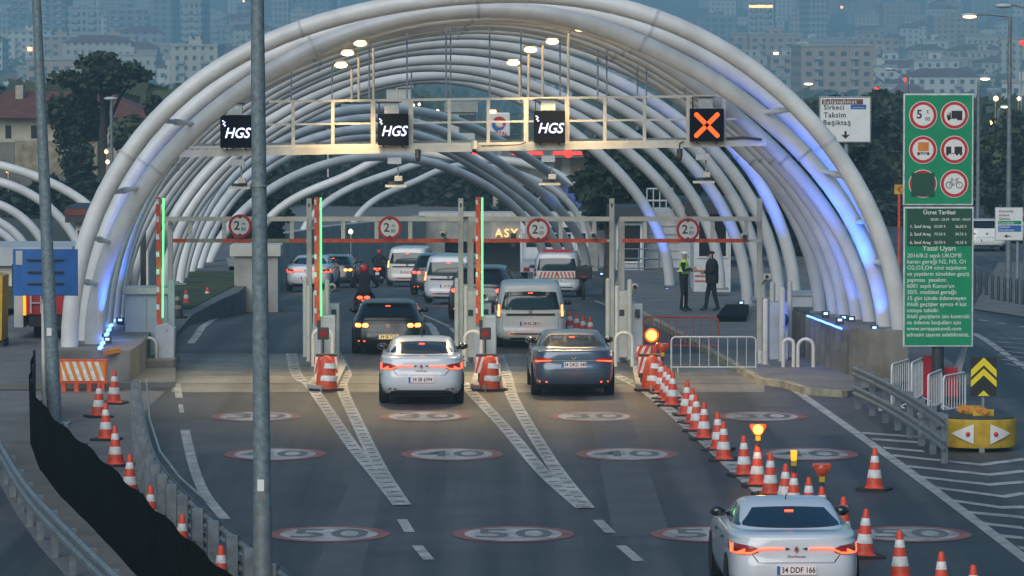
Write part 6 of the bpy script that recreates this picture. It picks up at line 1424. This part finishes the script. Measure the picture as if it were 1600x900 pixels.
# officer in hi-vis
J, E, rad = human({'l': ((.04, .27, 1.15), (.24, .20, 1.16), (1, -.2, .1), (0, 0, 1)), 'r': ((.05, -.27, 1.18), (.26, -.16, 1.24), (1, .2, .2), (0, 0, 1))}, stride=.05)
reg = [(lambda c: c[2] > 1.48, 'skin'), (lambda c: min((Vector(c) - Vector(J[k])).length for k in ('lpalm', 'rpalm', 'lf1b', 'rf1b')) < .085, 'skin'), (lambda c: c[2] < .11, 'black'), (lambda c: c[2] < .93, 'cloth_dark'),
       (lambda c: 1.02 < c[2] < 1.10, 'cloth_dark'), (lambda c: c[2] > 1.02 and abs(c[1]) < .21 and c[0] < .16, 'hivis'), (lambda c: 1.2 < c[2] and abs(c[1]) > .2, 'cloth_dark'), (lambda c: True, 'cloth_dark')]
p1 = figure('person', 'man in a yellow-green safety jacket and white cap, standing and pointing', (UX(1068, 127) , 127, .12), R(-12), J, E, rad, reg, sc=1.0)
face(p1, J['head']); MB('sign_white').sph((.03, 0, 1.66), (.125, .11, .055)).sph((.12, 0, 1.635), (.09, .08, .012)).build('cap', p1)
MB('reflect_white').tube([(.02, -.14, .75), (.035, -.15, .45), (.03, -.15, .15)], .012, 6).build('trouser_stripe', p1)
MB('reflect_white').lathe([(.215, 1.14), (.216, 1.17)], 18).build('reflective_band', p1)
J2, E2, rad2 = human({'l': ((.03, .28, 1.14), (.22, .10, 1.10), (1, -1, 0), (0, 0, 1)), 'r': ((.03, -.28, 1.14), (.22, -.10, 1.12), (1, 1, 0), (0, 0, 1))}, stride=-.16, bulk=1.08)
reg2 = [(lambda c: c[2] > 1.50 and c[0] > .02 and c[2] < 1.66, 'skin'), (lambda c: min((Vector(c) - Vector(J2[k])).length for k in ('lpalm', 'rpalm')) < .07, 'skin'), (lambda c: c[2] < .11, 'black'), (lambda c: c[2] < .88, 'cloth_navy'), (lambda c: True, 'cloth_dark')]
p2_ = figure('person', 'man in a dark padded jacket and dark cap standing with hands together', (UX(1113, 127), 127.2, .12), R(188), J2, E2, rad2, reg2)
face(p2_, J2['head']); MB('cloth_dark').sph((.02, 0, 1.665), (.105, .092, .05)).sph((.11, 0, 1.64), (.06, .06, .012)).build('cap', p2_)
jk = MB('cloth_dark').lathe([(.225, .80), (.235, .95), (.228, 1.1), (.235, 1.28), (.19, 1.42), (.10, 1.50)], 20); jk = jk.build('jacket', p2_); jk.scale = (.80, 1.05, 1)
# motorcyclists
def rider(lab, px, D, rz=0, sc=1.0, col='cloth_dark'):
    X = U(px, 450, D).x; z = gz(X, D)
    J = dict(pelvis=(0, .0, .92), waist=(0, .05, 1.06), chest=(0, .14, 1.24), upper=(0, .20, 1.36), neck=(0, .22, 1.44), head=(0, .25, 1.50)); rad = dict(pelvis=(.17, .15), waist=(.17, .14), chest=(.20, .15), upper=(.17, .11), neck=.06, head=.08)
    E = [('pelvis', 'waist'), ('waist', 'chest'), ('chest', 'upper'), ('upper', 'neck'), ('neck', 'head')]
    for s_, sg in (('l', -1), ('r', 1)):
        J[s_ + 'hip'] = (sg * .12, .03, .88); J[s_ + 'knee'] = (sg * .24, .42, .72); J[s_ + 'ankle'] = (sg * .25, .30, .32); J[s_ + 'toe'] = (sg * .26, .45, .27)
        J[s_ + 'sho'] = (sg * .20, .18, 1.34); J[s_ + 'elbow'] = (sg * .36, .28, 1.12); J[s_ + 'wrist'] = (sg * .34, .52, 1.06)
        rad.update({s_ + 'hip': .11, s_ + 'knee': .075, s_ + 'ankle': .055, s_ + 'toe': .04, s_ + 'sho': .075, s_ + 'elbow': .058, s_ + 'wrist': .04})
        E += [('pelvis', s_ + 'hip'), (s_ + 'hip', s_ + 'knee'), (s_ + 'knee', s_ + 'ankle'), (s_ + 'ankle', s_ + 'toe'), ('upper', s_ + 'sho'), (s_ + 'sho', s_ + 'elbow'), (s_ + 'elbow', s_ + 'wrist')]; hand(J, E, rad, s_, J[s_ + 'wrist'], (0, 1, -.2), (sg, 0, 0))
    o = figure('person', lab[0], (X, D, z), rz, J, E, rad, [(lambda c: True, col)], sc=sc)
    h = MB('sign_red').sph((0, .25, 1.56), (.125, .14, .135), n=16).build('helmet', o)
    for a in range(5): MB('black' if a % 2 else 'sign_white').sph((.10 * math.sin(a * 1.3 - 2.4), .25 - .115 * abs(math.cos(a)) , 1.60 + .035 * math.cos(a * 2)), (.03, .02, .025), n=8).build('helmet_patch', h)
    m_ = thing('motorbike', lab[1], 'motorbike', (X, D, z), rz); m_.scale = (sc,) * 3
    for y in (-.35, 1.05): MB('rubber').lathe([(.19, -.06), (.30, -.055), (.31, 0), (.30, .055), (.19, .06)], 22, (0, y, .31), axis='x').build('wheel', m_)
    MB('black').sph((0, .45, .62), (.17, .55, .22)).sph((0, -.15, .78), (.17, .35, .09)).build('frame', m_); MB('dark').poly([(-.16, .66), (.16, .66), (.20, .82), (-.20, .82)], -.55, -.25).build('tail_section', m_, bevel=.03)
    for sg in (-1, 1): MB('tail_on').sph((sg * .10, -.57, .80), (.085, .02, .045)).build('tail_light', m_); MB('tail_off').sph((sg * .26, -.45, .66), (.035, .03, .025)).build('indicator', m_); MB('black').sph((sg * .42, .62, 1.22), (.07, .03, .045)).build('mirror', m_); MB('dark').tube([(sg * .36, .60, 1.05), (sg * .42, .62, 1.2)], .012, 6).build('mirror_stalk', m_)
    MB('tail_on').box(-.05, .05, -.57, -.551, .70, .73).build('brake_light', m_); MB('dark').tube([(-.36, .55, 1.03), (0, .65, .98), (.36, .55, 1.03)], .018, 8).build('handlebar', m_)
    MB('dark').tube([(.0, .75, .9), (0, 1.05, .31)], .04, 8).build('fork', m_); MB('plate').box(-.09, .09, -.575, -.56, .50, .63).build('number_plate', m_); MB('black').box(-.1, .1, -.54, -.3, .3, .655).build('mudguard', m_)
    MB('grey_steel').tube([(.17, .3, .32), (.19, -.5, .38)], .05, 10).build('exhaust', m_)
rider(('motorcyclist in black with a red and white patterned helmet seen from behind', 'black motorbike with two red tail lamps ridden in the second lane'), 569, 124)
rider(('second motorcyclist in dark clothes far down the lane beside the white panel van', 'far dark motorbike beside the white panel van'), 592, 194, R(-6), sc=.9)
# ---------------------------------------------------------------- trees
def crown_mesh(seed, n, rad, m, leaf=.28, clumps=14, flat=1.0, core=.55):
    rnd = random.Random(seed); cs = []
    for _ in range(clumps):
        a = rnd.uniform(0, 2 * math.pi); u = rnd.uniform(-1, 1); rr = rad * rnd.uniform(.25, .75)
        cs.append((rr * math.cos(a) * math.sqrt(1 - u * u), rr * math.sin(a) * math.sqrt(1 - u * u), rr * u * flat, rad * rnd.uniform(.22, .45)))
    b = MB(m)
    for _ in range(n):
        c = rnd.choice(cs); d = Vector((rnd.gauss(0, 1), rnd.gauss(0, 1), rnd.gauss(0, 1))).normalized() * c[3] * rnd.uniform(.45, 1.12); d.z *= .8 * flat + .1
        p = Vector(c[:3]) + d; s_ = leaf * rnd.uniform(.5, 1.3); u = Vector((rnd.gauss(0, 1), rnd.gauss(0, 1), rnd.gauss(0, .6))).normalized(); v = u.cross(Vector((rnd.gauss(0, 1), rnd.gauss(0, 1), rnd.gauss(0, 1)))).normalized()
        b.add([p - u * s_ - v * s_ * .5, p + u * s_ * .2 - v * s_ * .6, p + u * s_, p + v * s_ * .6], [(0, 1, 2, 3)])
    return b, cs
protos = {}
def tree(label, px, py_c, D, rad, seed, m, base_z=None, flat=.9, n=3200, leaf=.30, group='dark trees behind the toll plaza', nm='broadleaf_tree', sx=1, clumps=14):
    c = U(px, py_c, D); z0 = gz(c.x, D) if base_z is None else base_z; h = c.z - z0; o = thing(nm, label, 'tree', (c.x, D, z0), random.uniform(0, 6), group)
    key = (seed, m, n, leaf, flat, clumps)
    if key not in protos:
        b, cs = crown_mesh(seed, n, 1.0, m, leaf / rad, flat=flat, clumps=clumps); ob = b.build('crown', fix=False); protos[key] = (ob, cs); first = ob
    else: first = protos[key][0].copy(); COL.objects.link(first); cs = protos[key][1]
    cs = protos[key][1]
    first.parent = o; first.location = (0, 0, h); first.scale = (rad * sx, rad * sx, rad)
    t = MB('bark'); t.tube([(0, 0, 0), (.05 * rad, 0, h * .55), (0, .03 * rad, h)], [.09 * rad + .05, .06 * rad + .03, .03 * rad + .02], 8)
    for q in cs[:6]: t.tube([(0, 0, h * .55), (q[0] * rad * .5, q[1] * rad * .5, h * .55 + (h * .45 + q[2] * rad) * .6), (q[0] * rad, q[1] * rad, h + q[2] * rad)], [.04 * rad, .03 * rad, .012 * rad], 5)
    t.build('trunk', o); return o
rnd = random.Random(3)
for i, px in enumerate(list(range(950, 1300, 38))):
    tree('dark tree in the hedge row behind the white booths', px, 285 + 14 * math.sin(i * 2.1), 163 + 3 * math.sin(i), 1.9 + .3 * math.sin(i * 1.7), 1 + i % 3, 'leaf_c', n=3000, leaf=.22, flat=1.0, group='hedge row trees behind the white booths')
for i, px in enumerate(list(range(240, 440, 30))):
    tree('dark tree in the hedge row behind the left feet of the far arches', px, 318 - 18 * math.sin(i * 1.9), 186 + 5 * math.sin(i), 1.7 + .25 * math.sin(i * 1.7), 1 + i % 3, 'leaf_c', n=3000, leaf=.22, flat=1.0, group='hedge row trees behind the left arch feet')
for i, px in enumerate(list(range(450, 960, 34))):
    tree('dark tree in the long row beyond the tunnel portal', px, (303 if px < 730 else 335) - 10 * math.sin(i * 1.9), (262 if px < 730 else 249) + (6 if px < 730 else 1) * math.sin(i * 1.3), (2.3 if px < 730 else 1.5) + .3 * math.sin(i * 1.7), 1 + i % 3, 'leaf_c', n=3000, leaf=.24, flat=1.0, group='long tree row beyond the tunnel portal')

tree('spreading umbrella shaped tree above the red roof at left', 163, 120, 225, 2.75, 11, 'leaf_a', flat=.42, leaf=.20, n=3600, nm='umbrella_pine', group=None, clumps=18)
tree('dense dark tree hiding the middle of the red roofed house', 118, 185, 228, 2.0, 12, 'leaf_a', flat=1.35, leaf=.2, n=3600, group=None)
tree('bushy dark tree right of the red roofed house by the outer arch', 205, 215, 222, 1.5, 13, 'leaf_b', leaf=.18, group=None)
tree('lighter green tree between the house and the outer arch', 262, 180, 230, 1.7, 14, 'leaf_b', leaf=.2, group=None)
tree('dark slim tree in front of the rubble garden wall', 128, 290, 215, 1.4, 15, 'leaf_c', flat=1.7, leaf=.2, group=None, n=2600)
k = 0
for px, py, D, r, s_, m in [(60, 330, 200, 1.9, 1, 'leaf_c'), (0, 340, 205, 2.1, 2, 'leaf_b'), (180, 330, 205, 2.2, 3, 'leaf_c'), (250, 300, 215, 2.2, 1, 'leaf_a'), (300, 345, 225, 2.1, 2, 'leaf_c'), (350, 330, 240, 2.6, 3, 'leaf_c'), (400, 300, 255, 2.6, 1, 'leaf_a'), (455, 330, 262, 2.2, 2, 'leaf_b'),
                            (510, 300, 300, 2.4, 3, 'leaf_b'), (560, 320, 290, 1.9, 1, 'leaf_a'), (620, 300, 275, 2.7, 2, 'leaf_c'), (670, 310, 268, 2.4, 3, 'leaf_c'), (720, 300, 280, 2.6, 1, 'leaf_a'), (770, 310, 270, 2.4, 2, 'leaf_c'), (820, 320, 280, 2.5, 3, 'leaf_c'), (945, 290, 258, 2.6, 1, 'leaf_c'), (885, 320, 272, 2.1, 2, 'leaf_b'),
                            (990, 280, 250, 2.6, 3, 'leaf_a'), (1035, 270, 262, 3.0, 1, 'leaf_c'), (1085, 265, 248, 2.8, 2, 'leaf_b'), (1130, 250, 262, 3.0, 3, 'leaf_c'), (1175, 270, 245, 3.0, 1, 'leaf_c'), (1215, 300, 235, 2.9, 2, 'leaf_a'), (1260, 330, 225, 2.9, 3, 'leaf_c'), (1290, 250, 240, 2.6, 1, 'leaf_b'), (1330, 290, 235, 2.7, 2, 'leaf_c'),
                            (1375, 230, 245, 2.6, 3, 'leaf_a'), (1360, 350, 225, 2.4, 1, 'leaf_c'), (1400, 290, 240, 2.2, 2, 'leaf_b'), (1380, 190, 300, 2.6, 2, 'leaf_b'), (1330, 200, 310, 2.6, 3, 'leaf_a'), (1250, 210, 320, 3.0, 1, 'leaf_b'), (1170, 200, 330, 3.0, 3, 'leaf_a'),
                            (1545, 250, 240, 2.3, 1, 'leaf_b'), (1590, 230, 250, 2.5, 2, 'leaf_a'), (1560, 300, 235, 1.5, 3, 'leaf_c'), (1640, 270, 240, 2.5, 1, 'leaf_b'), (1500, 260, 260, 2.1, 3, 'leaf_a'), (330, 400, 180, 1.0, 2, 'leaf_c'), (240, 370, 180, 1.3, 3, 'leaf_c'), (1240, 420, 170, 1.5, 1, 'leaf_c'), (1190, 380, 180, 1.7, 2, 'leaf_c'), (1270, 390, 160, 1.2, 3, 'leaf_c')]:
    k += 1
    kind = {'leaf_a': 'mid green', 'leaf_b': 'lighter green', 'leaf_c': 'very dark green'}[m]
    where = 'left of the big grey pole' if px < 400 else 'behind the far arches over the tunnel' if px < 860 else 'behind the right arches' if px < 1300 else 'behind the plinth and green board' if px < 1450 else 'by the right picture edge'
    tree(f'{kind} dense tree {where}', px, py, D, r, s_, m, n=3000, leaf=.26, flat=1.0)
# ---------------------------------------------------------------- background buildings
def block(nm, lab, cat, x0, x1, yt, D, m, depth=None, roof='concrete', group=None, yb=None, hut=True, tile=False):
    X0, X1, Z1 = U(x0, 300, D).x, U(x1, 300, D).x, UZ(yt, D); zb = min(gz(X0, D), gz(X1, D)) - 4; w_ = X1 - X0; dp = depth or max(8, w_ * .8)
    o = thing(nm, lab, cat, ((X0 + X1) / 2, D, zb), random.uniform(-.12, .12) if D > 600 else 0, group)
    h = Z1 - zb; w2 = w_ / 2
    MB(m).box(-w2, w2, 0, dp, 0, h).build('walls', o)
    if tile: MB('rooftile').add([(-w2 - .4, -.4, h + .01), (w2 + .4, -.4, h + .01), (w2 + .4, dp + .4, h + .01), (-w2 - .4, dp + .4, h + .01), (-w2 * .5, dp / 2, h + 2.6), (w2 * .5, dp / 2, h + 2.6)], [(0, 1, 5, 4), (1, 2, 5), (2, 3, 4, 5), (3, 0, 4), (3, 2, 1, 0)]).build('roof', o)
    else:
        MB(roof).box(-w2 - .25, w2 + .25, -.25, dp + .25, h + .001, h + .7).build('roof', o)
        if hut: MB(m).box(-w2 * .3, w2 * .25, dp * .3, dp * .6, h + .71, h + 3).build('roof_hut', o)
    if D < 2300 and w_ > 9:
        nb_ = int(h / 3.1)
        for side_ in (-.55, .45):
            b = MB(roof)
            b.box(w2 * side_ - .3, w2 * side_ + .3, -.12, -.012, max(1, nb_ - 5) * 3.1, nb_ * 3.1)
            for k_ in range(max(1, nb_ - 5), nb_):
                b.box(w2 * side_ - 1.2, w2 * side_ + 1.2, -1.1, -.01, k_ * 3.1, k_ * 3.1 + .9)
            if nb_ > 2: b.build('balcony_stack', o)
    return o
block('office_block', 'white office block behind the arches right of the big pole', 'building', 604, 642, 137, 420, 'fac_white'); block('office_block', 'pale long building behind the second lane sign', 'building', 486, 560, 180, 330, 'fac_white', hut=False)
block('office_block', 'low grey building with blue panels behind the far left arches', 'building', 470, 590, 262, 300, 'fac_grey', hut=False); block('office_block', 'pale flat roofed building between the gantry rails left of the fuel sign', 'building', 700, 742, 175, 340, 'fac_white', hut=False)
# hazy towers
for i, (x0, x1, yt, D, m, lab) in enumerate([(18, 46, -30, 1900, 'fac_tower2', 'tall hazy tower at the far left edge'), (62, 104, -20, 1800, 'fac_tower2', 'broad hazy tower behind the leaning pole'), (107, 158, 12, 1650, 'fac_tower', 'hazy pale tower with a flat top left of the umbrella tree crown'), (168, 232, 16, 1900, 'fac_tower2', 'wide hazy tower above the umbrella tree'), (236, 270, -15, 2000, 'fac_tower2', 'dark hazy tower right of the umbrella tree'),
                               (284, 316, 2, 1700, 'fac_tower', 'hazy tower with pale vertical strips left of the big pole'), (330, 366, 40, 1900, 'fac_tower2', 'short hazy tower just left of the big pole'), (371, 396, 5, 2000, 'fac_tower2', 'hazy tower touching the big pole on its left'), (425, 452, -20, 2000, 'fac_tower', 'hazy tower just right of the big pole'), (460, 520, -6, 2200, 'fac_tower2', 'wide hazy tower above the left shoulder of the canopy'),
                               (1098, 1150, 25, 2100, 'fac_tower2', 'hazy dark tower at the top right of the canopy'), (1168, 1208, -2, 1900, 'fac_tower', 'hazy tower with a lit top floor right of the canopy'), (1262, 1292, -40, 2000, 'fac_tower', 'tallest hazy tower reaching out of the top edge at right'), (0, 16, 20, 2000, 'fac_tower', 'hazy tower cut by the left edge')]):
    D *= 1.2; o = block('office_tower', lab, 'tower', x0, x1, yt, D, m, depth=30)
    if 'lit top' in lab: w_ = (x1 - x0) * D / F / 2; MB('lamp_orange').box(-w_ * .9, w_ * .9, -.3, -.01, UZ(8, D) - o.location.z - 1.2, UZ(8, D) - o.location.z).build('lit_floor', o)
rnd = random.Random(5); near = []
for x0, x1, yt, D, m, lab in [(1370, 1398, 45, 1500, 'fac_grey', 'grey block left of the two pale blocks on the hill at right'), (1404, 1436, 44, 1450, 'fac_white', 'white block with a tiled top directly above the green board'), (1452, 1484, 42, 1450, 'fac_white', 'white block with balconies right above the green board'), (1440, 1480, 64, 1250, 'fac_white', 'lower white block with a dark roof above the green board'), (1506, 1590, 56, 1200, 'fac_cream', 'broad cream apartment block at the top right'),
                      (1235, 1305, 92, 1000, 'fac_cream', 'long cream block right of the canopy shoulder'), (1248, 1288, 62, 1350, 'fac_white', 'white block behind the long cream one'), (1290, 1340, 60, 1300, 'fac_grey', 'grey block row left of the direction sign'), (1330, 1375, 78, 1100, 'fac_ochre', 'ochre block above the direction sign'), (1352, 1400, 104, 950, 'fac_white', 'white low block right above the direction sign'), (1565, 1640, 130, 700, 'fac_white', 'white building with columns at the right edge'), (1476, 1512, 92, 1100, 'fac_ochre', 'ochre block left of the broad cream one')]:
    D *= 1.7; block('apartment_block', lab, 'building', x0, x1, yt, D, m, tile='tiled' in lab)
i = 0
while i < 255:
    D = rnd.uniform(1300, 4300); px = rnd.uniform(-60, 1660)
    if 420 < px < 1100 and rnd.random() < .65: continue
    gy_ = 450 - F * math.tan(math.atan2(gz(0, D) - CH, D) + PITCH); wpx = rnd.uniform(11, 26) * F / D; hpx = rnd.choice([9, 12, 15, 18, 22]) * F / D
    m = rnd.choice(['fac_white', 'fac_cream', 'fac_grey', 'fac_ochre', 'fac_cream', 'fac_white']); tl = rnd.random() < .3
    kind = {'fac_white': 'white', 'fac_cream': 'cream', 'fac_grey': 'grey', 'fac_ochre': 'ochre'}[m]
    zone = 'left of the canopy' if px < 420 else 'seen through the canopy' if px < 1150 else 'right of the canopy'; dd = 'lower' if D < 2200 else 'middle' if D < 3300 else 'topmost'
    B_ = block('apartment_block', f'{kind} {"tiled" if tl else "flat roofed"} hazy block in the {dd} rows of the hillside {zone}', 'building', px - wpx / 2, px + wpx / 2, gy_ - hpx, D, m, hut=rnd.random() < .5, tile=tl, group=f'{kind} {"tiled" if tl else "flat"} hillside blocks, {dd} rows, {zone}'); i += 1
    if i % 6 == 0:
        hh_ = UZ(gy_ - hpx, D) - B_.location.z; MB('lamp_far' if i % 12 else 'lamp_orange').box(-1.0, 1.0, -.3, -.02, hh_ * .6, hh_ * .6 + 1.6).build('lit_window', B_)
for i in range(80):
    D = rnd.uniform(1250, 2200); px = rnd.uniform(1120, 1660) if i % 4 else rnd.uniform(-50, 400); gy_ = 450 - F * math.tan(math.atan2(gz(0, D) - CH, D) + PITCH); wpx = rnd.uniform(7, 13) * F / D; hpx = rnd.uniform(4.5, 9) * F / D
    m = rnd.choice(['fac_white', 'fac_cream', 'fac_grey', 'fac_ochre']); tl = rnd.random() < .6; kind = {'fac_white': 'white', 'fac_cream': 'cream', 'fac_grey': 'grey', 'fac_ochre': 'ochre'}[m]; zone = 'left of the canopy' if px < 420 else 'right of the canopy'
    o = block('small_house', f'small {kind} {"tiled" if tl else "flat roofed"} hazy house low on the hillside {zone}', 'house', px - wpx / 2, px + wpx / 2, gy_ - hpx, D, m, hut=False, tile=tl, group=f'small {kind} {"tiled" if tl else "flat"} houses {zone}')
    if i % 5 == 0: MB('lamp_far').box(-.6, .6, -.2, -.02, 5.5, 6.6).build('lit_window', o)
# scattered far greenery
b = MB('leaf_b')
for _ in range(26000):
    D = 320 + 1900 * rnd.random() ** 1.3; x = rnd.uniform(-.13, .13) * D; z = gz(x, D); cl = math.sin(x * .05 + D * .013) + math.sin(x * .021 - D * .03)
    if cl < -.2: continue
    s_ = rnd.uniform(.5, 1.5) * (1 + D / 2500); p = Vector((x, D, z + rnd.uniform(.2, 3.2 + .5 * cl) * (1 + D / 3000))); u = Vector((rnd.gauss(0, 1), rnd.gauss(0, .5), rnd.gauss(0, .6))).normalized(); v = u.cross(Vector((rnd.gauss(0, .3), 1, rnd.gauss(0, .5)))).normalized()
    b.add([p - u * s_ - v * s_ * .4, p + u * s_ * .2 - v * s_ * .7, p + u * s_, p + v * s_ * .7], [(0, 1, 2, 3)])
o = b.build('hillside_woods', fix=False); o['kind'] = 'stuff'; tag(o, 'scattered dark hazy woods between the houses of the far hillside', 'woods')
# ---------------------------------------------------------------- haze
hz = MB('white_paint').box(-1700, 1700, -70, 6300, -18, 150); hz = hz.build('haze'); hz['kind'] = 'stuff'
m = bpy.data.materials.new('haze_air'); m.use_nodes = True; N = m.node_tree; N.nodes.clear(); pv = N.nodes.new('ShaderNodeVolumePrincipled'); mo = N.nodes.new('ShaderNodeOutputMaterial'); N.links.new(pv.outputs[0], mo.inputs['Volume'])
pv.inputs['Color'].default_value = (.52, .85, 1, 1); pv.inputs['Density'].default_value = .00058; pv.inputs['Anisotropy'].default_value = .1
hz.data.materials.clear(); hz.data.materials.append(m)
